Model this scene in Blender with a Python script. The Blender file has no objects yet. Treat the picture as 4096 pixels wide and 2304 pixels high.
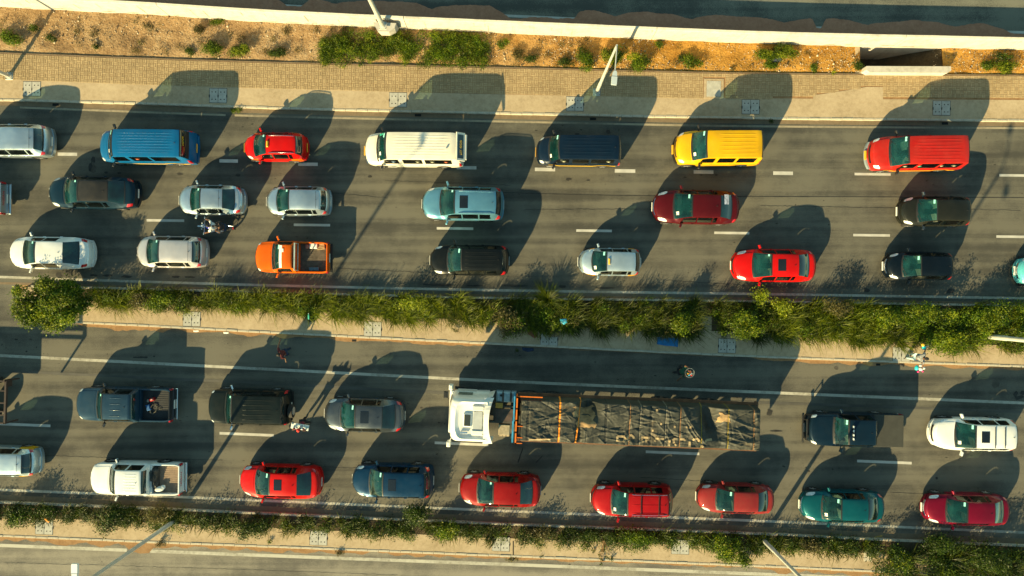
import bpy, bmesh, math, random
import numpy as np
from mathutils import Vector, Matrix, noise as mnoise
R = math.radians
scene = bpy.context.scene
COL = scene.collection

# ------------------------------------------------------------------ camera, sky, sun, exposure
H_CAM = 37.4
cam_d = bpy.data.cameras.new('camera')
cam_d.lens = 24.0; cam_d.sensor_width = 36.0; cam_d.clip_start = 0.5; cam_d.clip_end = 2000
cam = bpy.data.objects.new('camera', cam_d); COL.objects.link(cam)
cam.location = (0, 0, H_CAM); cam.rotation_euler = (0, 0, 0)
scene.camera = cam

SUN_EL = R(22.8)
SUN_DIR = Vector((-0.545, -0.839, 0)).normalized()          # horizontal direction towards the sun
world = bpy.data.worlds.new("World"); scene.world = world; world.use_nodes = True
wn = world.node_tree.nodes; wl = world.node_tree.links
sky = wn.new('ShaderNodeTexSky'); sky.sky_type = 'NISHITA'; sky.sun_disc = False
sky.sun_elevation = SUN_EL
sky.sun_rotation = math.atan2(SUN_DIR.x, SUN_DIR.y)
sky.air_density = 1.0; sky.dust_density = 0.4; sky.ozone_density = 2.0
bg = wn['Background']; bg.inputs['Strength'].default_value = 0.09
tint = wn.new('ShaderNodeMix'); tint.data_type = 'RGBA'; tint.blend_type = 'MULTIPLY'; tint.inputs[0].default_value = 1.0
tint.inputs[7].default_value = (0.93, 1.08, 0.73, 1)      # camera white balance, applied to the whole sky
wl.new(sky.outputs['Color'], tint.inputs[6]); wl.new(tint.outputs[2], bg.inputs['Color'])

sun_d = bpy.data.lights.new('sun', 'SUN'); sun_d.energy = 5.0; sun_d.angle = R(0.55)
sun_d.color = (1.0, 0.80, 0.39)
sun = bpy.data.objects.new('sun', sun_d); COL.objects.link(sun)
to_sun = Vector((SUN_DIR.x*math.cos(SUN_EL), SUN_DIR.y*math.cos(SUN_EL), math.sin(SUN_EL)))
sun.rotation_euler = to_sun.to_track_quat('Z', 'Y').to_euler()
sun.location = to_sun*60

vs = scene.view_settings
vs.view_transform = 'Standard'; vs.look = 'None'; vs.exposure = 1.25; vs.gamma = 1.0; vs.use_curve_mapping = False
scene.cycles.max_bounces = 6

# ------------------------------------------------------------------ plan units: the survey sheet has 73 units per metre
SC = 73.0
def g(px, py): return ((px-2048)/SC, (1152-py)/SC)
def gx(px): return (px-2048)/SC
def gy(py): return (1152-py)/SC

# ------------------------------------------------------------------ materials
MATS = {}
def nodes_of(m):
    m.use_nodes = True
    return m.node_tree.nodes, m.node_tree.links, m.node_tree.nodes['Principled BSDF']
def mat(name, col, rough=0.6, metal=0.0, coat=0.0, var=0.0, scale=3.0, spec=0.5, bump=0.0, bscale=60.0, alpha=None):
    if name in MATS: return MATS[name]
    m = bpy.data.materials.new(name); n, l, p = nodes_of(m)
    p.inputs['Base Color'].default_value = (*col, 1); p.inputs['Roughness'].default_value = rough
    p.inputs['Metallic'].default_value = metal
    p.inputs['Coat Weight'].default_value = coat; p.inputs['Coat Roughness'].default_value = 0.08
    p.inputs['Specular IOR Level'].default_value = spec
    tc = n.new('ShaderNodeTexCoord')
    if var > 0:
        nz = n.new('ShaderNodeTexNoise'); nz.inputs['Scale'].default_value = scale; nz.inputs['Detail'].default_value = 6
        l.new(tc.outputs['Object'], nz.inputs['Vector'])
        r = n.new('ShaderNodeValToRGB')
        r.color_ramp.elements[0].position = 0.3; r.color_ramp.elements[1].position = 0.7
        r.color_ramp.elements[0].color = tuple(c*(1-var) for c in col)+(1,)
        r.color_ramp.elements[1].color = tuple(min(1, c*(1+var)) for c in col)+(1,)
        l.new(nz.outputs['Fac'], r.inputs['Fac']); l.new(r.outputs['Color'], p.inputs['Base Color'])
    if bump > 0:
        nb = n.new('ShaderNodeTexNoise'); nb.inputs['Scale'].default_value = bscale; nb.inputs['Detail'].default_value = 4
        l.new(tc.outputs['Object'], nb.inputs['Vector'])
        b = n.new('ShaderNodeBump'); b.inputs['Strength'].default_value = bump; b.inputs['Distance'].default_value = 0.02
        l.new(nb.outputs['Fac'], b.inputs['Height']); l.new(b.outputs['Normal'], p.inputs['Normal'])
    MATS[name] = m
    return m

def paint(name, col, metal=0.0, dust=0.12, rough=0.38):
    """car paint: coloured base, clear coat, a thin uneven film of road dust on upward faces"""
    if name in MATS: return MATS[name]
    m = bpy.data.materials.new(name); n, l, p = nodes_of(m)
    p.inputs['Metallic'].default_value = metal; p.inputs['Coat Weight'].default_value = 0.5; p.inputs['Coat IOR'].default_value = 1.4
    p.inputs['Coat Roughness'].default_value = 0.06; p.inputs['Specular IOR Level'].default_value = 0.12
    tc = n.new('ShaderNodeTexCoord'); nz = n.new('ShaderNodeTexNoise'); nz.inputs['Scale'].default_value = 2.2
    nz.inputs['Detail'].default_value = 8; nz.inputs['Roughness'].default_value = 0.65
    l.new(tc.outputs['Object'], nz.inputs['Vector'])
    mp = n.new('ShaderNodeMapRange'); mp.inputs[1].default_value = 0.35; mp.inputs[2].default_value = 0.75
    mp.inputs[3].default_value = dust*0.05; mp.inputs[4].default_value = dust*0.8
    l.new(nz.outputs['Fac'], mp.inputs[0])
    mx = n.new('ShaderNodeMix'); mx.data_type = 'RGBA'
    lum = 0.3*col[0]+0.6*col[1]+0.1*col[2]; dk = min(1.0, 0.25+lum*3.5)
    mx.inputs[6].default_value = (*col, 1); mx.inputs[7].default_value = (0.34*dk, 0.27*dk, 0.18*dk, 1)
    oi = n.new('ShaderNodeObjectInfo'); n2 = n.new('ShaderNodeTexNoise'); n2.noise_dimensions = '4D'; n2.inputs['Scale'].default_value = 0.9; n2.inputs['Detail'].default_value = 3
    ml = n.new('ShaderNodeMath'); ml.operation = 'MULTIPLY'; ml.inputs[1].default_value = 40; l.new(oi.outputs['Random'], ml.inputs[0]); l.new(ml.outputs[0], n2.inputs['W']); l.new(tc.outputs['Object'], n2.inputs['Vector'])
    r2 = n.new('ShaderNodeMapRange'); r2.inputs[1].default_value = 0.3; r2.inputs[2].default_value = 0.7; r2.inputs[3].default_value = 0.80; r2.inputs[4].default_value = 1.10; l.new(n2.outputs['Fac'], r2.inputs[0])
    hs = n.new('ShaderNodeHueSaturation'); l.new(r2.outputs[0], hs.inputs['Value']); l.new(mx.outputs[2], hs.inputs['Color'])
    l.new(mp.outputs[0], mx.inputs[0]); l.new(hs.outputs['Color'], p.inputs['Base Color'])
    rr = n.new('ShaderNodeMapRange'); rr.inputs[1].default_value = 0.3; rr.inputs[2].default_value = 0.8
    rr.inputs[3].default_value = rough*0.8; rr.inputs[4].default_value = min(1, rough*1.5)
    l.new(nz.outputs['Fac'], rr.inputs[0]); l.new(rr.outputs[0], p.inputs['Roughness'])
    MATS[name] = m
    return m

def glass_mat(name, c0, c1):
    if name in MATS: return MATS[name]
    m = bpy.data.materials.new(name); n, l, p = nodes_of(m)
    tc = n.new('ShaderNodeTexCoord'); nz = n.new('ShaderNodeTexNoise'); nz.noise_dimensions = '4D'; nz.inputs['Scale'].default_value = 1.3
    nz.inputs['Detail'].default_value = 2
    l.new(tc.outputs['Object'], nz.inputs['Vector'])
    oi = n.new('ShaderNodeObjectInfo'); ml = n.new('ShaderNodeMath'); ml.operation = 'MULTIPLY'; ml.inputs[1].default_value = 57; l.new(oi.outputs['Random'], ml.inputs[0]); l.new(ml.outputs[0], nz.inputs['W'])
    r = n.new('ShaderNodeValToRGB'); r.color_ramp.elements[0].position = 0.34; r.color_ramp.elements[1].position = 0.66
    r.color_ramp.elements[0].color = (*c0, 1); r.color_ramp.elements[1].color = (*c1, 1)
    l.new(nz.outputs['Fac'], r.inputs['Fac']); l.new(r.outputs['Color'], p.inputs['Base Color'])
    p.inputs['Roughness'].default_value = 0.10; p.inputs['Coat Weight'].default_value = 1.0
    p.inputs['Coat Roughness'].default_value = 0.03
    MATS[name] = m
    return m

M_WIND = glass_mat('windshield_glass', (0.003, 0.016, 0.017), (0.007, 0.050, 0.050))
def see_through(name, tint_, c0, c1, fac):
    m = glass_mat(name, c0, c1); n, l = m.node_tree.nodes, m.node_tree.links; p = n['Principled BSDF']
    tr = n.new('ShaderNodeBsdfTransparent'); tr.inputs['Color'].default_value = (*tint_, 1); mx = n.new('ShaderNodeMixShader'); mx.inputs[0].default_value = fac
    out = [q for q in n if q.type == 'OUTPUT_MATERIAL'][0]; l.new(p.outputs[0], mx.inputs[1]); l.new(tr.outputs[0], mx.inputs[2]); l.new(mx.outputs[0], out.inputs['Surface']); return m
M_SIDE = see_through('side_glass', (0.62, 0.66, 0.62), (0.006, 0.008, 0.010), (0.012, 0.020, 0.022), 0.72)
M_WIND2 = see_through('windshield_pane', (0.50, 0.86, 0.80), (0.003, 0.024, 0.025), (0.010, 0.085, 0.082), 0.52)
M_REAR = glass_mat('rear_glass', (0.006, 0.012, 0.014), (0.010, 0.040, 0.045))
M_ROOFG = glass_mat('sunroof_glass', (0.005, 0.006, 0.008), (0.010, 0.012, 0.014))
M_BLACK = mat('black_trim', (0.012, 0.012, 0.013), 0.5)
M_RUB = mat('tyre_rubber', (0.02, 0.019, 0.018), 0.85, var=0.2, scale=9)
M_RIM = mat('alloy_rim', (0.55, 0.56, 0.58), 0.35, metal=0.7)
M_CHROME = mat('chrome', (0.75, 0.76, 0.78), 0.15, metal=1.0)
M_LAMP = mat('headlamp_lens', (0.62, 0.66, 0.68), 0.12, coat=1.0, var=0.35, scale=14)
M_TAIL = mat('tail_lamp_lens', (0.45, 0.012, 0.015), 0.2, coat=1.0)
M_AMBER = mat('amber_lens', (0.75, 0.25, 0.02), 0.25, coat=0.8)
M_PLATE = mat('number_plate_white', (0.75, 0.75, 0.70), 0.5)
M_PLATEY = mat('number_plate_yellow', (0.80, 0.42, 0.03), 0.5)
M_INK = mat('plate_ink', (0.02, 0.02, 0.02), 0.6)
M_STICK = mat('licence_sticker', (0.35, 0.80, 0.75), 0.5)
M_PAPER = mat('paper', (0.78, 0.76, 0.68), 0.7, var=0.12, scale=12)
M_UNDER = mat('underbody', (0.015, 0.014, 0.013), 0.9)
M_CREAM = mat('road_paint', (0.47, 0.455, 0.42), 0.7, var=0.16, scale=2.2, bump=0.1)

def worn_paint(name, col, keep):
    m = bpy.data.materials.new(name); n, l, p = nodes_of(m); tc = n.new('ShaderNodeTexCoord')
    a = n.new('ShaderNodeTexNoise'); a.inputs['Scale'].default_value = 5.0; a.inputs['Detail'].default_value = 8; a.inputs['Roughness'].default_value = 0.75; l.new(tc.outputs['Object'], a.inputs['Vector'])
    b = n.new('ShaderNodeTexNoise'); b.inputs['Scale'].default_value = 0.35; b.inputs['Detail'].default_value = 3; l.new(tc.outputs['Object'], b.inputs['Vector'])
    s_ = n.new('ShaderNodeMath'); s_.operation = 'ADD'; l.new(a.outputs['Fac'], s_.inputs[0]); l.new(b.outputs['Fac'], s_.inputs[1])
    mr = n.new('ShaderNodeMapRange'); mr.inputs[1].default_value = 0.85+keep; mr.inputs[2].default_value = 1.2+keep; mr.inputs[4].default_value = 0.8; l.new(s_.outputs[0], mr.inputs[0])
    mx = n.new('ShaderNodeMix'); mx.data_type = 'RGBA'; mx.inputs[6].default_value = (*col, 1); mx.inputs[7].default_value = (0.13, 0.115, 0.085, 1)
    l.new(mr.outputs[0], mx.inputs[0]); l.new(mx.outputs[2], p.inputs['Base Color']); p.inputs['Roughness'].default_value = 0.8; return m
M_LINE = worn_paint('road_paint_solid', (0.44, 0.42, 0.36), 0.08); M_FAINT = worn_paint('road_paint_faint', (0.32, 0.27, 0.19), 0.0)
def asphalt(name, base, warm=1.0):
    m = bpy.data.materials.new(name); n, l, p = nodes_of(m)
    tc = n.new('ShaderNodeTexCoord')
    # streaks along the driving direction
    mp = n.new('ShaderNodeMapping'); mp.inputs['Scale'].default_value = (0.022, 1.05, 1)
    mp.inputs['Rotation'].default_value = (0, 0, R(1.4))
    l.new(tc.outputs['Object'], mp.inputs['Vector'])
    s = n.new('ShaderNodeTexNoise'); s.inputs['Scale'].default_value = 1.6; s.inputs['Detail'].default_value = 5
    l.new(mp.outputs['Vector'], s.inputs['Vector'])
    a = n.new('ShaderNodeTexNoise'); a.inputs['Scale'].default_value = 0.35; a.inputs['Detail'].default_value = 8
    a.inputs['Roughness'].default_value = 0.7
    l.new(tc.outputs['Object'], a.inputs['Vector'])
    f = n.new('ShaderNodeTexNoise'); f.inputs['Scale'].default_value = 26; f.inputs['Detail'].default_value = 3
    l.new(tc.outputs['Object'], f.inputs['Vector'])
    add = n.new('ShaderNodeMath'); add.operation = 'ADD'; l.new(s.outputs['Fac'], add.inputs[0]); l.new(a.outputs['Fac'], add.inputs[1])
    ad2 = n.new('ShaderNodeMath'); ad2.operation = 'MULTIPLY_ADD'; l.new(f.outputs['Fac'], ad2.inputs[0])
    ad2.inputs[1].default_value = 0.7; l.new(add.outputs[0], ad2.inputs[2])
    r = n.new('ShaderNodeValToRGB'); e = r.color_ramp.elements
    e[0].position = 0.34; e[1].position = 0.60
    mr = n.new('ShaderNodeMapRange'); mr.inputs[1].default_value = 0.8; mr.inputs[2].default_value = 1.9
    l.new(ad2.outputs[0], mr.inputs[0])
    l.new(mr.outputs[0], r.inputs['Fac'])
    e[0].color = (base*0.60*warm, base*0.60, base*0.53, 1); e[1].color = (base*1.38*warm, base*1.34, base*1.08, 1)
    # oil drips
    v = n.new('ShaderNodeTexVoronoi'); v.inputs['Scale'].default_value = 2.3; v.inputs['Randomness'].default_value = 1
    mp2 = n.new('ShaderNodeMapping'); mp2.inputs['Scale'].default_value = (0.75, 1.3, 1); l.new(tc.outputs['Object'], mp2.inputs['Vector'])
    wob = n.new('ShaderNodeTexNoise'); wob.inputs['Scale'].default_value = 9
    l.new(tc.outputs['Object'], wob.inputs['Vector'])
    va = n.new('ShaderNodeVectorMath'); va.operation = 'MULTIPLY_ADD'
    l.new(wob.outputs['Color'], va.inputs[0]); va.inputs[1].default_value = (0.16, 0.16, 0); l.new(mp2.outputs['Vector'], va.inputs[2])
    l.new(va.outputs[0], v.inputs['Vector'])
    band = n.new('ShaderNodeTexNoise'); band.inputs['Scale'].default_value = 1.0; band.inputs['Detail'].default_value = 2
    mp3 = n.new('ShaderNodeMapping'); mp3.inputs['Scale'].default_value = (0.10, 0.9, 1); l.new(tc.outputs['Object'], mp3.inputs['Vector'])
    l.new(mp3.outputs['Vector'], band.inputs['Vector'])
    th = n.new('ShaderNodeMapRange'); th.inputs[1].default_value = 0.40; th.inputs[2].default_value = 0.72
    th.inputs[3].default_value = 0.0; th.inputs[4].default_value = 0.15
    l.new(band.outputs['Fac'], th.inputs[0])
    sub = n.new('ShaderNodeMath'); sub.operation = 'SUBTRACT'; l.new(th.outputs[0], sub.inputs[0]); l.new(v.outputs['Distance'], sub.inputs[1])
    st = n.new('ShaderNodeMapRange'); st.inputs[1].default_value = 0.0; st.inputs[2].default_value = 0.03
    st.inputs[3].default_value = 0.0; st.inputs[4].default_value = 0.85
    l.new(sub.outputs[0], st.inputs[0])
    v3 = n.new('ShaderNodeTexVoronoi'); v3.inputs['Scale'].default_value = 5.5; l.new(va.outputs[0], v3.inputs['Vector'])
    s3 = n.new('ShaderNodeMath'); s3.operation = 'SUBTRACT'; l.new(th.outputs[0], s3.inputs[0]); l.new(v3.outputs['Distance'], s3.inputs[1])
    t3 = n.new('ShaderNodeMapRange'); t3.inputs[1].default_value = -0.01; t3.inputs[2].default_value = 0.03; t3.inputs[4].default_value = 0.7; l.new(s3.outputs[0], t3.inputs[0])
    m3 = n.new('ShaderNodeMath'); m3.operation = 'MAXIMUM'; l.new(st.outputs[0], m3.inputs[0]); l.new(t3.outputs[0], m3.inputs[1])
    mx = n.new('ShaderNodeMix'); mx.data_type = 'RGBA'; mx.inputs[7].default_value = (base*0.18, base*0.17, base*0.16, 1)
    l.new(m3.outputs[0], mx.inputs[0]); l.new(r.outputs['Color'], mx.inputs[6]); l.new(mx.outputs[2], p.inputs['Base Color'])
    p.inputs['Roughness'].default_value = 0.88; p.inputs['Specular IOR Level'].default_value = 0.25
    b = n.new('ShaderNodeBump'); b.inputs['Strength'].default_value = 0.25; b.inputs['Distance'].default_value = 0.015
    f2 = n.new('ShaderNodeTexNoise'); f2.inputs['Scale'].default_value = 90; l.new(tc.outputs['Object'], f2.inputs['Vector'])
    l.new(f2.outputs['Fac'], b.inputs['Height']); l.new(b.outputs['Normal'], p.inputs['Normal'])
    return m
M_ASPH = asphalt('asphalt_main', 0.092, 1.03)
M_ASPH2 = asphalt('asphalt_lower', 0.096, 1.04)
M_ASPH3 = asphalt('asphalt_service', 0.170, 1.07)
M_ASPHU = asphalt('asphalt_elevated', 0.125, 0.98)

def ground_mat(name, cols, scale=1.2, bump=0.5, bs=14, rough=0.95, fine=7.0):
    m = bpy.data.materials.new(name); n, l, p = nodes_of(m)
    tc = n.new('ShaderNodeTexCoord'); a = n.new('ShaderNodeTexNoise'); a.inputs['Scale'].default_value = scale; a.inputs['Detail'].default_value = 9
    a.inputs['Roughness'].default_value = 0.62
    l.new(tc.outputs['Object'], a.inputs['Vector'])
    f = n.new('ShaderNodeTexNoise'); f.inputs['Scale'].default_value = fine; f.inputs['Detail'].default_value = 6; f.inputs['Roughness'].default_value = 0.75
    l.new(tc.outputs['Object'], f.inputs['Vector'])
    mm = n.new('ShaderNodeMath'); mm.operation = 'MULTIPLY_ADD'; l.new(f.outputs['Fac'], mm.inputs[0]); mm.inputs[1].default_value = 0.55
    sc_ = n.new('ShaderNodeMath'); sc_.operation = 'MULTIPLY'; l.new(a.outputs['Fac'], sc_.inputs[0]); sc_.inputs[1].default_value = 0.45
    l.new(sc_.outputs[0], mm.inputs[2])
    r = n.new('ShaderNodeValToRGB'); e = r.color_ramp.elements
    e[0].position = 0.36; e[1].position = 0.64
    e[0].color = (*cols[0], 1); e[1].color = (*cols[-1], 1)
    if len(cols) == 3:
        x = e.new(0.5); x.color = (*cols[1], 1)
    l.new(mm.outputs[0], r.inputs['Fac']); l.new(r.outputs['Color'], p.inputs['Base Color'])
    p.inputs['Roughness'].default_value = rough; p.inputs['Specular IOR Level'].default_value = 0.2
    nb = n.new('ShaderNodeTexNoise'); nb.inputs['Scale'].default_value = bs; nb.inputs['Detail'].default_value = 6
    l.new(tc.outputs['Object'], nb.inputs['Vector'])
    b = n.new('ShaderNodeBump'); b.inputs['Strength'].default_value = bump; b.inputs['Distance'].default_value = 0.05
    l.new(nb.outputs['Fac'], b.inputs['Height']); l.new(b.outputs['Normal'], p.inputs['Normal'])
    return m
M_DIRT = ground_mat('bare_earth', [(0.15, 0.088, 0.042), (0.30, 0.19, 0.095), (0.40, 0.29, 0.17)], 0.5, 0.9, 10)
def two_tone(m, cols2, x0, x1):
    n, l = m.node_tree.nodes, m.node_tree.links; p = n['Principled BSDF']; src = p.inputs['Base Color'].links[0].from_node; fac = src.inputs['Fac'].links[0].from_socket
    r = n.new('ShaderNodeValToRGB'); r.color_ramp.elements[0].position = 0.36; r.color_ramp.elements[1].position = 0.64
    r.color_ramp.elements[0].color = (*cols2[0], 1); r.color_ramp.elements[1].color = (*cols2[1], 1); l.new(fac, r.inputs['Fac'])
    tc = n.new('ShaderNodeTexCoord'); sp = n.new('ShaderNodeSeparateXYZ'); l.new(tc.outputs['Object'], sp.inputs[0]); nz = n.new('ShaderNodeTexNoise'); nz.inputs['Scale'].default_value = 0.35; nz.inputs['Detail'].default_value = 5
    l.new(tc.outputs['Object'], nz.inputs['Vector']); ma = n.new('ShaderNodeMath'); ma.operation = 'MULTIPLY_ADD'; l.new(nz.outputs['Fac'], ma.inputs[0]); ma.inputs[1].default_value = 26; l.new(sp.outputs['X'], ma.inputs[2])
    mr = n.new('ShaderNodeMapRange'); mr.inputs[1].default_value = x0; mr.inputs[2].default_value = x1; l.new(ma.outputs[0], mr.inputs[0])
    mx = n.new('ShaderNodeMix'); mx.data_type = 'RGBA'; l.new(mr.outputs[0], mx.inputs[0]); l.new(src.outputs['Color'], mx.inputs[6]); l.new(r.outputs['Color'], mx.inputs[7]); l.new(mx.outputs[2], p.inputs['Base Color'])
two_tone(M_DIRT, [(0.22, 0.095, 0.012), (0.50, 0.27, 0.06)], 2, 22)
M_CONC = ground_mat('pavement_concrete', [(0.31, 0.235, 0.145), (0.415, 0.320, 0.210), (0.48, 0.38, 0.255)], 0.6, 0.12, 30, fine=5)
M_KERB = ground_mat('kerb_concrete', [(0.36, 0.32, 0.25), (0.56, 0.51, 0.42)], 1.5, 0.15, 30)
M_WALLC = ground_mat('barrier_concrete', [(0.36, 0.33, 0.29), (0.50, 0.465, 0.41), (0.55, 0.52, 0.47)], 0.8, 0.15, 20, fine=3)
M_GUT = ground_mat('gutter_concrete', [(0.14, 0.105, 0.07), (0.22, 0.165, 0.11)], 1.2, 0.2, 25)
M_SAND = ground_mat('gutter_sand', [(0.22, 0.12, 0.055), (0.34, 0.21, 0.11)], 2.0, 0.3, 25)
M_BSAND = ground_mat('brown_sand', [(0.34, 0.155, 0.095), (0.48, 0.24, 0.15)], 2.0, 0.4, 18)
M_SLAB = mat('cover_slab_concrete', (0.40, 0.39, 0.35), 0.85, var=0.15, scale=4, bump=0.2)
M_HOLE = mat('dark_opening', (0.01, 0.01, 0.01), 0.95)
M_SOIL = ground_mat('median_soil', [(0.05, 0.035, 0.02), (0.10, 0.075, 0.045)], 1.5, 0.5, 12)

# ------------------------------------------------------------------ object helpers
def tag(o, label=None, cat=None, group=None, kind=None):
    if label: o['label'] = label
    if cat: o['category'] = cat
    if group: o['group'] = group
    if kind: o['kind'] = kind
    return o
def mesh_obj(name, verts, faces, m, parent=None, smooth=False, mats=None, fm=None):
    me = bpy.data.meshes.new(name)
    me.from_pydata([tuple(v) for v in verts], [], faces)
    for mm in (mats or [m]): me.materials.append(mm)
    if fm is not None: me.polygons.foreach_set('material_index', fm)
    if smooth: me.polygons.foreach_set('use_smooth', [True]*len(me.polygons))
    me.update()
    o = bpy.data.objects.new(name, me); COL.objects.link(o)
    if parent: o.parent = parent
    return o
def empty(name, loc=(0, 0, 0), rz=0.0):
    o = bpy.data.objects.new(name, None); COL.objects.link(o)
    o.empty_display_size = 0.3; o.location = loc; o.rotation_euler = (0, 0, rz)
    return o
class MB:
    """collects simple solids; build() links them as ONE mesh object"""
    def __init__(s): s.v = []; s.f = []
    def add(s, vs_, fs_):
        o = len(s.v); s.v += [tuple(v) for v in vs_]; s.f += [tuple(i+o for i in f) for f in fs_]; return s
    def box(s, x0, x1, y0, y1, z0, z1, bev=0.0, T=None):
        if bev <= 0:
            v = [(x0,y0,z0),(x1,y0,z0),(x1,y1,z0),(x0,y1,z0),(x0,y0,z1),(x1,y0,z1),(x1,y1,z1),(x0,y1,z1)]
            f = [(3,2,1,0),(4,5,6,7),(0,1,5,4),(1,2,6,5),(2,3,7,6),(3,0,4,7)]
        else:
            b = bev
            v = [(x0,y0,z0),(x1,y0,z0),(x1,y1,z0),(x0,y1,z0),(x0,y0,z1-b),(x1,y0,z1-b),(x1,y1,z1-b),(x0,y1,z1-b),
                 (x0+b,y0+b,z1),(x1-b,y0+b,z1),(x1-b,y1-b,z1),(x0+b,y1-b,z1)]
            f = [(3,2,1,0),(8,9,10,11),(0,1,5,4),(1,2,6,5),(2,3,7,6),(3,0,4,7),(4,5,9,8),(5,6,10,9),(6,7,11,10),(7,4,8,11)]
        if T is not None: v = [tuple(T @ Vector(p)) for p in v]
        return s.add(v, f)
    def tube(s, pts, rad, n=8, caps=True):
        pts = [Vector(p) for p in pts]
        if not hasattr(rad, '__len__'): rad = [rad]*len(pts)
        rings = []
        up = Vector((0, 0, 1))
        for i, p in enumerate(pts):
            d = (pts[min(i+1, len(pts)-1)]-pts[max(i-1, 0)]).normalized()
            a = d.cross(up if abs(d.z) < 0.95 else Vector((1, 0, 0))).normalized(); b = d.cross(a).normalized()
            rings.append([p+(a*math.cos(2*math.pi*k/n)+b*math.sin(2*math.pi*k/n))*rad[i] for k in range(n)])
        v = [q for r_ in rings for q in r_]; f = []
        for i in range(len(pts)-1):
            for k in range(n):
                f.append((i*n+k, i*n+(k+1) % n, (i+1)*n+(k+1) % n, (i+1)*n+k))
        if caps: f += [tuple(range(n-1, -1, -1)), tuple((len(pts)-1)*n+k for k in range(n))]
        return s.add(v, f)
    def ball(s, c, r, n=10, m_=7):
        if not hasattr(r, '__len__'): r = (r, r, r)
        v = [(c[0], c[1], c[2]-r[2])]
        for i in range(1, m_):
            a = -math.pi/2+math.pi*i/m_
            for k in range(n):
                b = 2*math.pi*k/n
                v.append((c[0]+r[0]*math.cos(a)*math.cos(b), c[1]+r[1]*math.cos(a)*math.sin(b), c[2]+r[2]*math.sin(a)))
        v.append((c[0], c[1], c[2]+r[2])); f = []
        for k in range(n):
            f.append((0, 1+(k+1) % n, 1+k))
            for i in range(m_-2):
                f.append((1+i*n+k, 1+i*n+(k+1) % n, 1+(i+1)*n+(k+1) % n, 1+(i+1)*n+k))
            f.append((len(v)-1, 1+(m_-2)*n+k, 1+(m_-2)*n+(k+1) % n))
        return s.add(v, f)
    def disc(s, c, ax, r, w, n=20, ri=0.0):
        """short cylinder about axis y ('y') or z ('z')"""
        v = []
        for e in (-w/2, w/2):
            for k in range(n):
                a = 2*math.pi*k/n
                if ax == 'y': v.append((c[0]+r*math.cos(a), c[1]+e, c[2]+r*math.sin(a)))
                elif ax == 'x': v.append((c[0]+e, c[1]+r*math.cos(a), c[2]+r*math.sin(a)))
                else: v.append((c[0]+r*math.cos(a), c[1]+r*math.sin(a), c[2]+e))
        f = [(k, (k+1) % n, n+(k+1) % n, n+k) for k in range(n)]
        f += [tuple(range(n-1, -1, -1)), tuple(range(n, 2*n))]
        return s.add(v, f)
    def build(s, name, m, parent=None, smooth=False):
        o = mesh_obj(name, s.v, s.f, m, parent, smooth)
        if smooth:
            o.data.set_sharp_from_angle(angle=R(40))
        return o
def pchip(xs, ys):
    xs = np.array(xs, float); ys = np.array(ys, float); h = np.diff(xs); d = np.diff(ys)/h; m = np.zeros(len(xs))
    m[0], m[-1] = d[0], d[-1]
    for i in range(1, len(xs)-1):
        if d[i-1]*d[i] > 0:
            w1 = 2*h[i]+h[i-1]; w2 = h[i]+2*h[i-1]; m[i] = (w1+w2)/(w1/d[i-1]+w2/d[i])
    def f(x):
        i = int(np.clip(np.searchsorted(xs, x)-1, 0, len(xs)-2)); t = (x-xs[i])/h[i]
        if t < 0 or t > 1: t = min(1, max(0, t))
        return ((1+2*t)*(1-t)**2*ys[i]+t*(1-t)**2*h[i]*m[i]+t*t*(3-2*t)*ys[i+1]+t*t*(t-1)*h[i]*m[i+1])
    return f
class Line:
    """a line on the plan, given by sheet points, continued straight at both ends"""
    def __init__(s, *pts):
        s.x = [p[0] for p in pts]; s.y = [p[1] for p in pts]
        s.f = pchip(s.x, s.y)
    def __call__(s, x):
        if x < s.x[0]: return s.y[0]+(x-s.x[0])*(s.y[1]-s.y[0])/(s.x[1]-s.x[0])
        if x > s.x[-1]: return s.y[-1]+(x-s.x[-1])*(s.y[-1]-s.y[-2])/(s.x[-1]-s.x[-2])
        return s.f(x)
    def off(s, d):
        q = Line(*zip(s.x, [y+d for y in s.y])); return q
X0, X1 = -4300, 8400
def strip(name, la, lb, z, m, x0=X0, x1=X1, step=90, parent=None, nsub=1, side=0.0):
    xs = [x0+(x1-x0)*i/max(1, int((x1-x0)/step)) for i in range(int((x1-x0)/step)+1)]
    v = []; f = []
    for x in xs:
        for k in range(nsub+1):
            y = la(x)+(lb(x)-la(x))*k/nsub
            v.append((gx(x), gy(y), z))
    n = nsub+1
    for i in range(len(xs)-1):
        for k in range(nsub):
            f.append((i*n+k, i*n+k+1, (i+1)*n+k+1, (i+1)*n+k))
    if side > 0:
        nv = len(v)
        v += [(p[0], p[1], p[2]-side) for p in v[:nv]]
        for i in range(len(xs)-1):
            f.append((i*n, (i+1)*n, nv+(i+1)*n, nv+i*n)); f.append(((i+1)*n+nsub, i*n+nsub, nv+i*n+nsub, nv+(i+1)*n+nsub))
        f.append((0, nv, nv+nsub, nsub)); q = (len(xs)-1)*n; f.append((q+nsub, nv+q+nsub, nv+q, q))
    return mesh_obj(name, v, f, m, parent)
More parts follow.
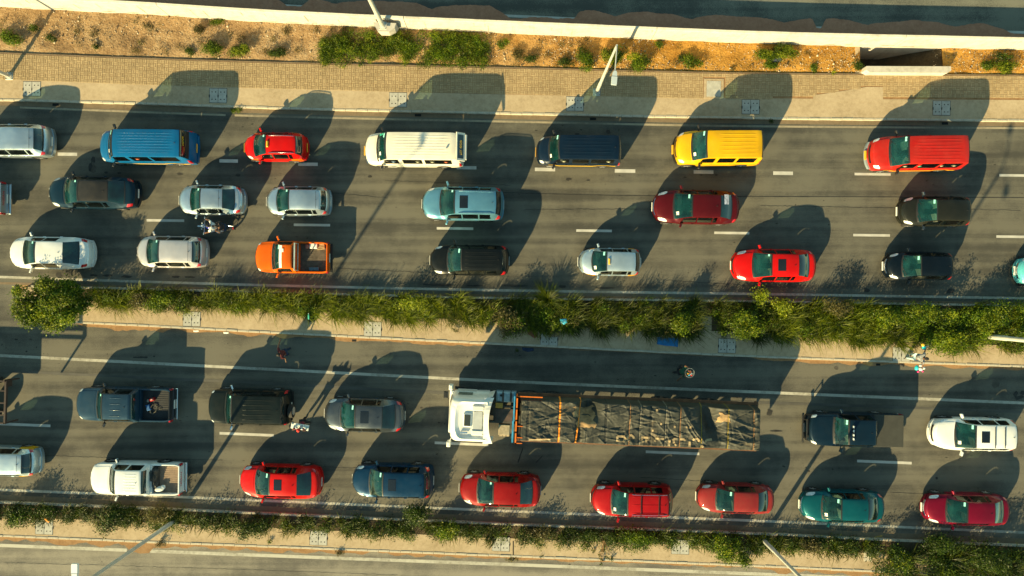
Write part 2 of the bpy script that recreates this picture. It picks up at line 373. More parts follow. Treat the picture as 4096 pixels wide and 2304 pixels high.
# ------------------------------------------------------------------ plan lines (sheet units)
WALLB = Line((0,31),(618,64),(1100,94),(2100,140),(3100,180),(4096,203))
PAVT = Line((0,216),(662,241),(1100,254),(2100,277),(3000,297),(4096,306))
PAVB = Line((0,318),(552,338),(1100,356),(2100,382),(3172,397),(4096,403))
K1 = Line((0,405),(530,419),(1100,438),(2100,461),(3000,478),(4096,489))
EDGE1 = Line((80,430),(897,460),(1100,466),(2100,488),(3000,505),(4096,513))
EDGE2 = Line((0,1108),(366,1120),(1100,1142),(2100,1163),(3100,1177),(4096,1193))
K2 = Line((353,1146),(1100,1165),(2000,1188),(3060,1201),(3614,1211),(4096,1219))
MIDL = Line((384,1235),(707,1251),(1100,1262),(1486,1290),(1927,1312),(2353,1339),(2751,1350),(3195,1370),(3570,1392),(4096,1414))
K3 = Line((309,1293),(662,1310),(1100,1334),(2100,1384),(3000,1428),(4096,1469))
LINE3 = Line((0,1422),(1100,1478),(2100,1529),(3100,1571),(4096,1612))
EDGE4 = Line((0,1959),(751,1989),(1100,2004),(2100,2047),(3100,2086),(4096,2130))
K4 = Line((0,2002),(596,2026),(1247,2055),(2100,2092),(3100,2130),(3460,2148),(4096,2176))
K5 = Line((0,2143),(574,2167),(1100,2187),(2100,2227),(3100,2267),(3570,2289))
EDGE5 = Line((0,2181),(1100,2223),(2100,2260),(3100,2298))
PX0, PX1, PY0, PY1 = 3436, 3762, 40, 283            # the open culvert

# ------------------------------------------------------------------ ground, one sheet to the horizon with the culvert opening
gv = []; xs_ = [gx(PX0)-260, gx(PX0), gx(PX1), gx(PX1)+260]; ys_ = [gy(PY1)-260, gy(PY1), gy(PY0), gy(PY0)+260]
for y in ys_:
    for x in xs_: gv.append((x, y, -0.07))
gf = [(r_*4+c, r_*4+c+1, (r_+1)*4+c+1, (r_+1)*4+c) for r_ in range(3) for c in range(3) if (r_, c) != (1, 1)]
tag(mesh_obj('ground', gv, gf, M_DIRT), kind='structure')

# roads
tag(strip('road', K1, K2, 0.0, M_ASPH), kind='structure')
road = bpy.data.objects['road']
low_road = tag(strip('lower_road', K3, K4, 0.0, M_ASPH2), kind='structure')
far_line = Line((0, 3400), (4096, 3560))
ser_road = tag(strip('service_road', K5, far_line, 0.0, M_ASPH3), kind='structure')
# paved-over gap in the median, left of the tree
gap_top = K2; 
mg = MB(); pts = [g(-4300, K2(-4300)), g(60, K2(60)), g(75, 1180), g(95, 1240), g(150, K3(150)), g(-4300, K3(-4300))]
mesh_obj('median_crossing', [(p[0], p[1], 0.004) for p in pts], [tuple(range(len(pts)))[::-1]], M_ASPH2)
tag(bpy.data.objects['median_crossing'], kind='structure')

def marking(name, cl, half, x0, x1, z, m, parent):
    return strip(name, cl.off(-half), cl.off(half), z, m, x0, x1, 60, parent)
marking('edge_line', EDGE1, 4.0, 80, 903, 0.004, M_FAINT, road)
marking('edge_line', EDGE1, 4.0, 939, X1, 0.004, M_FAINT, road)
marking('edge_line', EDGE2, 4.8, X0, X1, 0.004, M_LINE, road)
marking('edge_line', LINE3, 5.6, X0, X1, 0.004, M_LINE, low_road)
marking('edge_line', EDGE4, 5.0, X0, X1, 0.004, M_LINE, low_road)
marking('edge_line', EDGE5, 6.6, X0, 508, 0.004, M_LINE, ser_road)
marking('edge_line', EDGE5, 6.6, 600, X1, 0.004, M_LINE, ser_road)
def dash(cx, cy, ln, th, slope, parent):
    x0, x1 = cx-ln/2, cx+ln/2
    v = [(*g(x0, cy-slope*ln/2+s), 0.004) for s in (-th/2, th/2)]+[(*g(x1, cy+slope*ln/2+s), 0.004) for s in (th/2, -th/2)]
    mesh_obj('lane_dash', v, [(0, 1, 2, 3)], M_CREAM, parent)
for cx, cy, ln, th in [(-50,607,78,13),(270,617,78,13),(592,632,78,13),(915,644,74,13),(1232,657,78,13),(1550,664,78,13),(1866,671,79,13),(2180,678,81,14),(2500,684,82,14),
                       (2814,688,79,14),(3132,693,79,14),(3490,697,144,10),(4068,702,142,10),(4640,708,142,10)]:
    dash(cx, cy, ln, th, 0.012, road)
for cx, cy, ln in [(-480,868,145),(662,882,150),(1248,900,145),(1820,914,146),(2376,923,142),(2927,932,140),(3486,941,147),(4060,947,150),(4640,955,146)]:
    dash(cx, cy, ln, 10, 0.012, road)
for cx, cy, ln in [(-700,1662,216),(94,1699,216),(987,1737,217),(1846,1775,214),(2690,1811,214),(3537,1848,218),(4400,1884,216)]:
    dash(cx, cy, ln, 10.5, 0.04, low_road)

# gutters: thin dirty concrete channel by each kerb, and blown sand
strip('gutter', K1, K1.off(17), 0.004, M_GUT, parent=road)
strip('gutter', K2.off(-9), K2, 0.004, M_GUT, parent=road)
strip('gutter', K4.off(-22), K4, 0.004, M_GUT, parent=low_road)
def sand_patch(pts_, z, parent, m=None, name='sand_drift'):
    mesh_obj(name, [(*g(*p), z) for p in pts_], [tuple(range(len(pts_)))[::-1]], m or M_SAND, parent)
random.seed(5)
def drift(line, x0, x1, w0, side, parent, z, seed, step=16, m=None):
    a = []; b = []
    n = int((x1-x0)/step)
    for i in range(n+1):
        x = x0+(x1-x0)*i/n
        w = w0*(0.45+0.9*abs(mnoise.noise(Vector((x*0.011, seed, 0)))*1.6)+0.25*mnoise.noise(Vector((x*0.06, seed, 3))))
        w = max(1.2, w)*min(1, i/3+0.05, (n-i)/3+0.05)
        a.append((*g(x, line(x)), z)); b.append((*g(x, line(x)+side*w), z))
    v = []
    for p, q in zip(a, b): v += [p, q]
    f = [(2*i, 2*i+1, 2*i+3, 2*i+2) if side > 0 else (2*i, 2*i+2, 2*i+3, 2*i+1) for i in range(n)]
    mesh_obj('sand_drift', v, f, m or M_SAND, parent)
drift(K3, 300, 700, 20, 1, low_road, 0.006, 1.3)
drift(K3, 700, 1960, 14, 1, low_road, 0.006, 2.3)
drift(K3, 2050, 2950, 7, 1, low_road, 0.006, 2.9, m=M_GUT)
drift(K3, 3000, 4200, 13, 1, low_road, 0.006, 3.3)
drift(K5, -200, 1500, 22, 1, ser_road, 0.006, 4.7)
drift(K5, 1500, 3000, 15, 1, ser_road, 0.006, 5.2)
drift(K5, 3000, 4300, 24, 1, ser_road, 0.006, 5.9)
sand_patch([(490,2172),(520,2202),(560,2214),(596,2212),(615,2190),(600,2176)], 0.008, ser_road)
drift(EDGE1.off(-6), 80, 900, 5, -1, road, 0.006, 7.1, m=M_GUT)

# ------------------------------------------------------------------ pavements
ZP = 0.13
pav_up = tag(strip('pavement', PAVB, K1.off(-9), ZP, M_CONC, side=0.13), kind='structure')
bed = strip('paver_bed', PAVT, PAVB, ZP-0.004, M_SAND, parent=pav_up)
pav_mid = tag(strip('median_pavement', MIDL.off(-30), K3.off(-8), ZP, M_CONC, x0=255, side=0.13), kind='structure')
pav_low = tag(strip('lower_pavement', K4.off(60), K5.off(-8), ZP, M_CONC, side=0.13), kind='structure')
soil_mid = tag(strip('median_soil', K2.off(8), MIDL.off(-20), 0.10, M_SOIL, x0=120), kind='structure')
soil_low = tag(strip('lower_median_soil', K4.off(8), K4.off(70), 0.12, M_SOIL), kind='structure')
# rounded nose of the median
nose = [(120, K2(120)+8), (90, 1170), (78, 1205), (90, 1245), (140, 1275), (255, K3(255)-8), (255, K2(255)+8)]
mesh_obj('median_nose', [(*g(*p), 0.125) for p in nose], [tuple(range(len(nose)))], M_CONC, soil_mid)

# pavers: basket weave, each its own stone
pv = bpy.data.materials.new('paver_stone'); n_, l_, p_ = nodes_of(pv)
ge = n_.new('ShaderNodeNewGeometry'); oi = n_.new('ShaderNodeObjectInfo'); ad = n_.new('ShaderNodeMath'); ad.operation = 'ADD'
l_.new(ge.outputs['Random Per Island'], ad.inputs[0]); l_.new(oi.outputs['Random'], ad.inputs[1])
fr = n_.new('ShaderNodeMath'); fr.operation = 'FRACT'; l_.new(ad.outputs[0], fr.inputs[0])
rp = n_.new('ShaderNodeValToRGB'); rp.color_ramp.elements[0].color = (0.335, 0.240, 0.130, 1); rp.color_ramp.elements[1].color = (0.445, 0.325, 0.180, 1)
l_.new(fr.outputs[0], rp.inputs['Fac'])
tcp = n_.new('ShaderNodeNewGeometry'); nzp = n_.new('ShaderNodeTexNoise'); nzp.inputs['Scale'].default_value = 0.7; nzp.inputs['Detail'].default_value = 7
l_.new(tcp.outputs['Position'], nzp.inputs['Vector'])
mxp = n_.new('ShaderNodeMix'); mxp.data_type = 'RGBA'; mxp.blend_type = 'MULTIPLY'; mxp.inputs[0].default_value = 0.7
rp2 = n_.new('ShaderNodeValToRGB'); rp2.color_ramp.elements[0].position = 0.3; rp2.color_ramp.elements[0].color = (0.74, 0.74, 0.72, 1); rp2.color_ramp.elements[1].position = 0.65
l_.new(nzp.outputs['Fac'], rp2.inputs['Fac']); l_.new(rp.outputs['Color'], mxp.inputs[6]); l_.new(rp2.outputs['Color'], mxp.inputs[7])
l_.new(mxp.outputs[2], p_.inputs['Base Color']); p_.inputs['Roughness'].default_value = 0.9
U = 14.6                                             # one weave square, 0.2 m
def paver_geo(vert):
    w, h = (U/2-0.6, U-0.6) if vert else (U-0.6, U/2-0.6)
    w /= SC*2; h /= SC*2; b = 0.006
    v = [(-w,-h,0),(w,-h,0),(w,h,0),(-w,h,0),(-w+b,-h+b,0.028),(w-b,-h+b,0.028),(w-b,h-b,0.028),(-w+b,h-b,0.028)]
    return v, [(4,5,6,7),(0,1,5,4),(1,2,6,5),(2,3,7,6),(3,0,4,7)]
geo = {k: paver_geo(k) for k in (True, False)}
pm = {}
for k in geo:
    me = bpy.data.meshes.new('paver'); me.from_pydata(geo[k][0], [], geo[k][1]); me.materials.append(pv); pm[k] = me
rest = MB(); nsing = 0
rr = random.Random(3)
for i in range(-30, 312):
    x = i*U
    yt, yb = PAVT(x)+2, PAVB(x)-1
    nrow = int((yb-yt)/U)
    ang = math.atan2(-(PAVT(x+50)-PAVT(x-50)), 100)
    for j in range(nrow+1):
        yc = yt+U*(j+0.5)
        if yc+U/2 > yb+7: continue
        if 3245 < x < 3530 and yc > 385-(min(x, 3460)-3245)*0.16: continue
        if 2806 < x < 2898 and 312 < yc < 400: continue
        if abs(x-2385) < 18 and abs(yc-368) < 16: continue
        vert = (i+j) % 2 == 0
        for s in (-1, 1):
            px = x+(s*U/4 if vert else 0); py = yc+(0 if vert else s*U/4)
            z = ZP-0.020+rr.uniform(-0.002, 0.003)
            loc = (gx(px), gy(py), z)
            if nsing < 300 and 2075 < x < 2395:
                o = bpy.data.objects.new('paver', pm[vert]); COL.objects.link(o); o.parent = bed
                o.location = loc; o.rotation_euler = (0, 0, ang+rr.uniform(-0.012, 0.012)); nsing += 1
            else:
                c_, s_ = math.cos(ang+rr.uniform(-0.012, 0.012)), math.sin(ang)
                rest.add([(loc[0]+q[0]*c_-q[1]*s_, loc[1]+q[0]*s_+q[1]*c_, loc[2]+q[2]) for q in geo[vert][0]], geo[vert][1])
ro = rest.build('pavers', pv, bed); ro['kind'] = 'stuff'
# poured concrete repair in the paver band, and its slab edge
rep = [(3248,388),(3252,384),(3360,368),(3460,351),(3526,351),(3527,412),(3248,412)]
mesh_obj('concrete_repair', [(*g(*p), ZP+0.008) for p in rep], [tuple(range(len(rep)))[::-1]], M_CONC, pav_up)
strip('edging', PAVT.off(-4), PAVT, ZP+0.004, M_GUT, parent=pav_up, side=0.14, x1=3430)
strip('edging', PAVT.off(-4), PAVT, ZP+0.004, M_GUT, parent=pav_up, side=0.14, x0=3780)

# ------------------------------------------------------------------ kerbs, stone by stone
ks = MB().box(-0.295, 0.295, -0.06, 0.06, -0.10, 0.15, bev=0.015)
ksm = bpy.data.meshes.new('kerb_stone'); ksm.from_pydata(ks.v, [], ks.f); ksm.materials.append(M_KERB)
def kerb(name, line, d, x0=-420, x1=4520, ext0=True):
    """stones 0.6 m long; d shifts their centre off the road edge"""
    a, b = (line.off(d-4.4), line.off(d+4.4))
    root = strip(name, a, b, 0.145, M_KERB, x1, X1, 90, None, side=0.15)
    tag(root, kind='structure')
    if ext0: strip('kerb_run', a, b, 0.145, M_KERB, X0, x0, 90, root, side=0.15)
    x = x0+22; r_ = random.Random(hash(name) % 1000 if False else len(name))
    while x < x1:
        o = bpy.data.objects.new('kerb_stone', ksm); COL.objects.link(o); o.parent = root
        o.location = (gx(x), gy(line(x)+d+r_.uniform(-0.5, 0.5)), r_.uniform(-0.008, 0.006))
        o.rotation_euler = (r_.uniform(-0.02, 0.02), 0, math.atan2(-(line(x+22)-line(x-22)), 44)+r_.uniform(-0.008, 0.008))
        x += 44.0
kerb('kerb', K1, -4.5)
kerb('median_kerb', K2, 4.5, x0=130, ext0=False)
kerb('median_pavement_kerb', K3, -4.5, x0=250, ext0=False)
kerb('lower_median_kerb', K4, 4.5)
kerb('lower_pavement_kerb', K5, -4.5)

# ------------------------------------------------------------------ verge of bare earth between pavers and barrier
v = []; f = []; NX = 420; NY = 16
def dz(px, py):
    p = Vector((px/73, py/73, 0)); return 0.05+0.10*mnoise.noise(p*0.7)+0.06*mnoise.noise(p*2.3)+0.03*mnoise.noise(p*6)
for i in range(NX+1):
    px = -500+5100*i/NX
    a, b = WALLB(px)-14, PAVT(px)-4
    for k in range(NY+1):
        py = a+(b-a)*k/NY; e = min(1, (NY-k)/2.5)
        v.append((gx(px), gy(py), 0.06+dz(px, py)*e))
for i in range(NX):
    pxm = -500+5100*(i+0.5)/NX
    for k in range(NY):
        pym = -gy(0)
        if PX0 < pxm < PX1 and k < NY*0.83: continue
        f.append((i*(NY+1)+k, i*(NY+1)+k+1, (i+1)*(NY+1)+k+1, (i+1)*(NY+1)+k))
verge = tag(mesh_obj('verge_earth', v, f, M_DIRT, smooth=True), kind='structure')
# culvert: floor, side wall, earth ramp
cv = []; cf = []; nx_, ny_ = 26, 14
for i in range(nx_+1):
    px = PX0+(PX1+6-PX0)*i/nx_
    for k in range(ny_+1):
        py = PY0+(PY1-PY0)*k/ny_
        t = (px-3590)/(PX1-3590); z = -1.9 if t <= 0 else -1.9+1.98*min(1, t)**0.85
        cv.append((gx(px), gy(py), z+0.12*mnoise.noise(Vector((px/30, py/30, 1)))))
for i in range(nx_):
    for k in range(ny_):
        cf.append((i*(ny_+1)+k, i*(ny_+1)+k+1, (i+1)*(ny_+1)+k+1, (i+1)*(ny_+1)+k))
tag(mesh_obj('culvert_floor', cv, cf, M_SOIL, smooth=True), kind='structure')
cw = MB().box(gx(PX0)-0.25, gx(PX0)-0.004, gy(PY1)-0.1, gy(PY0), -2.1, 0.10)
cw.box(gx(PX0)-0.25, gx(PX1)+0.1, gy(PY1)-0.3, gy(PY1)-0.004, -2.1, 0.09)
tag(cw.build('culvert_wall', M_CONC), kind='structure')
hw = MB(); hv = [(3441,294,0.12),(3455,304,0.12),(3762,306,0.12),(3776,296,0.12),(3774,280,0.12),(3443,279,0.12)]
hb = [(*g(a, b), c) for a, b, c in hv]; ht = [(*g(a, b), 0.62) for a, b, c in hv]
nb_ = len(hb)
hw.add([(x, y, -0.3) for x, y, z in hb]+ht, [tuple(range(nb_, 2*nb_))]+[tuple(range(nb_-1, -1, -1))]+[(k, (k+1) % nb_, nb_+(k+1) % nb_, nb_+k) for k in range(nb_)])
tag(hw.build('parapet', M_WALLC), 'low pale concrete parapet on the pavement edge beside the dark culvert', 'parapet')

# elevated carriageway and its concrete barrier
WB = WALLB.off(-10)
up_road = tag(strip('elevated_road', WALLB.off(-1100), WB, 0.6, M_ASPHU), kind='structure')
marking('edge_line', WALLB.off(-56), 5, X0, X1, 0.604, M_CREAM, up_road)
sv = []; sf = []; n = 700
for i in range(n+1):
    x = -600+5300*i/n
    # lobes of washed-up sand with gaps that leave the line showing
    gapw = max(0.0, 1-abs(x-1190)/70)+max(0.0, 1-abs(x-2150)/190)+max(0.0, 1-abs(x-2270)/40)+max(0.0, 1-abs(x-3255)/26)+max(0.0, 1-abs(x-4080)/190)
    lob = 62+22*abs(math.sin(x*0.0091+1.2*mnoise.noise(Vector((x*0.004, 0, 2)))))+6*mnoise.noise(Vector((x*0.02, 1, 0)))+2.5*mnoise.noise(Vector((x*0.09, 1, 0)))
    w = lob-38*min(1, gapw*1.6)
    sv += [(gx(x), gy(WB(x)), 0.610), (gx(x), gy(WB(x)-w), 0.610)]
for i in range(n): sf.append((2*i, 2*i+2, 2*i+3, 2*i+1))
mesh_obj('sand_drift', sv, sf, M_BSAND, up_road)
sand_patch([(640,-4),(700,-2),(790,6),(800,-12),(760,-24),(660,-24)], 0.613, up_road, mat('spilt_blue', (0.05, 0.16, 0.30), 0.7, var=0.5, scale=3), 'blue_stain')

barrier = empty('barrier', (0, 0, 0))
tag(barrier, 'long pale concrete retaining barrier along the elevated road', 'barrier')
joints = [-4300, -1000, 684, 1632, 2604, 3560, 4520, 8400]
for a, b in zip(joints[:-1], joints[1:]):
    xs = [a+1.2+(b-a-2.4)*i/24 for i in range(25)]; v = []; f = []
    prof = [(0, 0), (0, 1.45), (1.5, 1.55), (9.0, 1.58), (10.5, 1.55), (10.5, 0.3)]
    for x in xs:
        for d, z in prof:
            z0 = z if z else (-1.9 if (3380 < x < 3800) else -0.15)
            v.append((gx(x), gy(WALLB(x)+0.8*mnoise.noise(Vector((x*0.01, 0, 0)))-d), z0 if z0 < 1 else z0-0.0))
    m_ = len(prof)
    for i in range(24):
        for k in range(m_-1): f.append((i*m_+k, (i+1)*m_+k, (i+1)*m_+k+1, i*m_+k+1))
    f += [tuple(range(m_-1, -1, -1))[::-1][::-1], tuple(24*m_+k for k in range(m_))]
    mesh_obj('wall_panel', v, f, M_WALLC, barrier)
# bracket block that carries the lamp post
pl = MB(); top = [g(1512,128), g(1602,132), g(1596,150), g(1573,166), g(1531,164)]
bot = [g(1512,128), g(1602,132), g(1592,146), g(1570,158), g(1534,157)]
pl.add([(x, y, 0.55) for x, y in bot]+[(x, y, 1.40) for x, y in top], [(5,6,7,8,9)[::-1], (4,3,2,1,0)[::-1]]+[(k, 5+k, 5+(k+1) % 5, (k+1) % 5) for k in range(5)])
pl.build('lamp_bracket', M_WALLC, barrier)

# ------------------------------------------------------------------ cover slabs, manhole, kerb inlets
def cover_pair(px, py, rz, label, dirty=0.0, holes=True):
    root = empty('drain_cover', (*g(px, py), ZP+0.001), rz)
    tag(root, label, 'drain cover', 'paired concrete drain covers in the pavements')
    for s in (-1, 1):
        o = MB().box(s*0.238-0.228, s*0.238+0.228, -0.385, 0.385, -0.02, 0.013, bev=0.006).build('slab', M_SLAB, root)
        if holes:
            for a in (-0.09, 0.10):
                for b in (-0.21, 0.19):
                    MB().disc((s*0.238+a, b, 0.0152), 'z', 0.032, 0.002, 10).build('lifting_hole', M_HOLE, o)
    MB().box(-0.485, 0.485, -0.405, 0.405, -0.03, 0.003).build('frame', M_HOLE, root)
    for x in (-0.475, 0.0, 0.475):
        MB().disc((x, -0.01, 0.0158), 'z', 0.03, 0.002, 10).build('hand_slot', M_HOLE, root).scale = (1, 3.2, 1)
UPC = [(135,358,'leftmost paired grey cover in the upper pavement, half in the hatchback shadow'),
       (877,385,'paired grey cover inside the shadow of the blue van'),
       (1594,402,'paired grey cover cut by the shadow edge of the white van'),
       (2299,418,'paired grey cover just left of the lamp post foot'),
       (2999,430,'paired grey cover above the yellow van, right of the square manhole'),
       (3760,435,'paired grey cover in the shadow of the red van')]
for px, py, lb in UPC: cover_pair(px, py, R(-0.9), lb)
MC = [(772,1275,'paired pale cover left in the median pavement, at the edge of the long grass'),
      (1493,1315,'paired pale cover in the median pavement behind the white truck cab'),
      (2196,1352,'paired cover in truck shadow with a cardboard sheet lying on it'),
      (2905,1382,'paired cover in truck shadow right of the blue cloth'),
      (3600,1417,'cover slab by the feet of the people at the kerb')]
for px, py, lb in MC: cover_pair(px, py, R(-1.8), lb)
LC = [(184,2105,'paired sandy cover at the far left of the lowest pavement'),
      (1277,2148,'paired sandy cover half hidden by weeds below the red car with a sunroof'),
      (2004,2172,'paired sandy cover beside the dark drain slot in the lowest pavement'),
      (2719,2184,'paired sandy cover in the lowest pavement, right of the fallen sprigs')]
for px, py, lb in LC: cover_pair(px, py, R(-2.2), lb)
mh = empty('manhole', (*g(2852, 358), ZP), R(-1)); tag(mh, 'square grey manhole cover in a pale frame among the pavers', 'manhole')
mhf = MB()
mhf.box(-0.54, 0.54, 0.44, 0.54, -0.02, 0.012).box(-0.54, 0.54, -0.54, -0.44, -0.02, 0.012).box(-0.54, -0.40, -0.44, 0.44, -0.02, 0.012).box(0.40, 0.54, -0.44, 0.44, -0.02, 0.012)
mhf.build('frame', M_CONC, mh); MB().box(-0.388, 0.388, -0.43, 0.43, -0.02, 0.016, bev=0.008).build('cover', M_SLAB, mh)
MB().box(-0.41, 0.41, -0.45, 0.45, -0.02, 0.002).build('rebate', M_HOLE, mh)
mh2 = empty('access_cover', (*g(3466, 2222), ZP), R(-2)); tag(mh2, 'small square sandy access cover by the dense bushes at lower right', 'access cover')
MB().box(-0.22, 0.22, -0.26, 0.26, -0.02, 0.015, bev=0.008).build('cover', M_KERB, mh2); MB().box(-0.06, -0.045, -0.1, 0.1, 0.012, 0.018).build('slot', M_HOLE, mh2)
ps = empty('path_slab', (*g(2817, 1310), ZP), R(-1.5)); tag(ps, 'narrow concrete path slab crossing the median between the bushes', 'slab')
MB().box(-0.36, 0.36, -0.25, 0.62, -0.03, 0.02, bev=0.01).build('upper_slab', M_CONC, ps); MB().box(-0.36, 0.36, -0.55, -0.26, -0.03, 0.018, bev=0.01).build('lower_slab', M_CONC, ps)
for px, py, lb in [(223,419,'dark kerb inlet at far left of the top kerb'),(1672,461,'dark kerb inlet above the white van'),(2372,476,'dark kerb inlet above the navy van'),
               (3779,494,'dark kerb inlet above the red van')]:
    o = MB().box(-0.17, 0.17, -0.07, 0.07, -0.01, 0.012).build('kerb_inlet', M_HOLE); o.location = (*g(px, py), 0); tag(o, lb, 'kerb inlet', 'storm water inlets at the kerbs')
for px, py, lb in [(1417,1362,'dark kerb inlet below the long grass of the median'),(3512,1458,'dark kerb inlet left of the street sellers')]:
    o = MB().box(-0.12, 0.12, -0.06, 0.06, -0.01, 0.012).build('kerb_inlet', M_HOLE); o.location = (*g(px, py), 0); tag(o, lb, 'kerb inlet', 'storm water inlets at the kerbs')
for px, y0, y1, lb in [(1244,2128,2165,'short dark drain slot below the red car with a sunroof'),(2053,2160,2240,'long dark drain slot across the lowest pavement')]:
    o = MB().box(gx(px)-0.03, gx(px)+0.03, gy(y1), gy(y0), ZP-0.03, ZP+0.004).build('drain_slot', M_HOLE); tag(o, lb, 'drain slot')

# spills and stains lying on the asphalt
M_OIL = mat('oil_stain', (0.022, 0.021, 0.019), 0.75, var=0.5, scale=5)
M_DAMP = mat('old_stain', (0.07, 0.062, 0.05), 0.85, var=0.3, scale=5)
def stain(px, py, rx, ry, ang, m, parent, seed, z=0.007):
    r_ = random.Random(seed); n = 22; v = []
    for k in range(n):
        a = 2*math.pi*k/n; q = 1+0.35*mnoise.noise(Vector((math.cos(a)*1.4, math.sin(a)*1.4, seed)))+r_.uniform(-0.12, 0.12)
        x, y = rx*q*math.cos(a), ry*q*math.sin(a)
        c, s = math.cos(ang), math.sin(ang)
        v.append((*g(px+x*c-y*s, py+x*s+y*c), z))
    mesh_obj('oil_stain', v, [tuple(range(n))[::-1]], m, parent)
k_ = 0
for px, py, rx, ry, an, m, pr in [(372,640,9,14,0.1,M_OIL,road),(368,672,17,22,0,M_DAMP,road),(362,668,8,16,0.1,M_OIL,road),(1480,706,9,5,0,M_OIL,road),(2274,717,11,5,0,M_OIL,road),(2353,721,8,3,0,M_OIL,road),
        (2432,528,9,8,0.5,M_OIL,road),(2309,537,10,5,0,M_OIL,road),(719,696,12,5,0,M_OIL,road),(952,701,10,5,0,M_OIL,road),(425,690,8,4,0,M_OIL,road),(478,692,9,4,0,M_OIL,road),
        (235,1100,14,10,0.4,M_OIL,road),(375,1101,15,4,0,M_OIL,road),(430,1102,18,5,0,M_OIL,road),(508,1106,22,5,0,M_OIL,road),(705,1107,15,5,0,M_OIL,road),(760,1108,22,3,0,M_OIL,road),(860,1108,26,3,0,M_OIL,road),
        (2250,1146,14,6,0,M_OIL,road),(1760,1140,60,5,0.02,M_OIL,road),(2060,1143,50,4,0.02,M_OIL,road),(3466,1160,12,8,0.3,M_OIL,road),(3800,1164,16,9,-0.3,M_OIL,road),
        (1900,1143,30,3,0,M_OIL,road),(2420,1152,40,3,0,M_OIL,road),
        (560,1429,26,3,0,M_OIL,low_road),(583,1429,8,4,0,M_OIL,low_road),(617,1425,4,3,0,M_OIL,low_road),(3078,1650,11,14,0,M_OIL,low_road),(3984,1535,13,20,0.35,M_DAMP,low_road),
        (3344,1472,8,7,0.5,M_DAMP,low_road),(4075,1590,18,8,-0.3,M_OIL,low_road),(4062,1575,8,12,0.3,M_OIL,low_road),(4090,1570,10,9,0.2,M_OIL,low_road),
        (3746,1912,6,5,0,M_OIL,low_road),(2085,1810,2.5,26,0.35,M_OIL,low_road),(2076,1838,2.5,16,0.4,M_OIL,low_road),(2158,1835,2.5,20,0.75,M_OIL,low_road),(3104,1724,22,3,0,M_OIL,low_road)]:
    k_ += 1; stain(px, py, rx, ry, an, m, pr, k_*1.7, 0.007+0.00012*k_)
# long tar seam in the upper road
seam = Line((1600,752),(2016,770),(2500,782),(3000,786),(3600,788),(4300,792))
sv = []; sf = []; n = 260
for i in range(n+1):
    x = 1750+2500*i/n; w = 1.2+2.2*max(0, mnoise.noise(Vector((x*0.012, 4, 0))))
    sv += [(*g(x, seam(x)-w), 0.006), (*g(x, seam(x)+w), 0.006)]
for i in range(n): sf.append((2*i, 2*i+1, 2*i+3, 2*i+2))
mesh_obj('tar_seam', sv, sf, M_OIL, road)
wet = Line((0,1483),(1100,1535),(2100,1585),(3100,1612),(4096,1648))
for (ln, w, x0, x1) in [(wet, 5, 0, 4300)]:
    sv = []; sf = []
    for i in range(n+1):
        x = x0+(x1-x0)*i/n; ww = w+2.5*mnoise.noise(Vector((x*0.01, 9, 0)))
        sv += [(*g(x, ln(x)-ww), 0.005), (*g(x, ln(x)+ww), 0.005)]
    for i in range(n): sf.append((2*i, 2*i+1, 2*i+3, 2*i+2))
    mesh_obj('tar_seam', sv, sf, mat('tar_band', (0.085, 0.08, 0.07), 0.7, var=0.25, scale=1.0), low_road)

# grime streaks and mortar chips on the barrier, cracks and a few dull asphalt repairs
M_GRIME = mat('wall_grime', (0.42, 0.385, 0.33), 0.9, var=0.3, scale=3)
r_ = random.Random(12)
for k in range(46):
    x = r_.uniform(-100, 4200); w = r_.uniform(1.0, 5); z1 = r_.uniform(1.0, 1.44); z0 = z1-r_.uniform(0.25, 1.1); 
    if 1480 < x < 1620: continue
    v = []
    for (dx_, z) in ((0, z1), (w, z1-0.02), (w*0.7+r_.uniform(-1, 1), z0), (w*0.3, max(-0.05, z0-0.1))): v.append((gx(x+dx_), gy(WALLB(x+dx_))-0.016, max(0.1, z)))
    mesh_obj('grime_streak', v, [(0, 3, 2, 1)], M_GRIME, barrier)
for k in range(26):
    x = r_.uniform(0, 4100); L_ = r_.uniform(15, 80); z = r_.uniform(0.12, 0.3)
    mesh_obj('grime_streak', [(gx(x), gy(WALLB(x))-0.015, z), (gx(x+L_), gy(WALLB(x+L_))-0.015, z+0.03), (gx(x+L_*0.8), gy(WALLB(x+L_*.8))-0.015, z+0.10), (gx(x+L_*.2), gy(WALLB(x+L_*.2))-0.015, z+0.07)], [(0, 1, 2, 3)], M_GRIME, barrier)
def crack(pts_, parent, w=0.9, z=0.0065):
    v = []; f = []; rr_ = random.Random(int(pts_[0][0])); P_ = []
    for (xa, ya), (xb, yb) in zip(pts_[:-1], pts_[1:]):
        n = max(2, int(math.hypot(xb-xa, yb-ya)/9))
        for i in range(n): P_.append((xa+(xb-xa)*i/n+rr_.uniform(-1.5, 1.5), ya+(yb-ya)*i/n+rr_.uniform(-1.5, 1.5)))
    for i, (x, y) in enumerate(P_):
        q = w*rr_.uniform(0.5, 1.2); v += [(*g(x, y-q), z), (*g(x+q*0.5, y+q), z)]
        if i: f.append((2*i-2, 2*i-1, 2*i+1, 2*i))
    mesh_obj('crack', v, f, M_OIL, parent)
for pl_ in ([(1540,722),(1900,735),(2050,742)],[(1300,770),(1560,792)],[(230,753),(430,762)],[(3040,822),(3500,830),(4090,842)],[(2100,838),(2560,836)],[(1340,1072),(1700,1090)],[(2650,1120),(3100,1148)]): crack(pl_, road)
for pl_ in ([(180,1822),(500,1832),(900,1840)],[(1290,1866),(1700,1885)],[(2560,1908),(2890,1930)],[(3560,1968),(4090,1996)],[(3900,1600),(3910,1640),(3896,1660)],[(2500,2010),(2530,2022),(2540,2040),(2520,2050)]): crack(pl_, low_road)
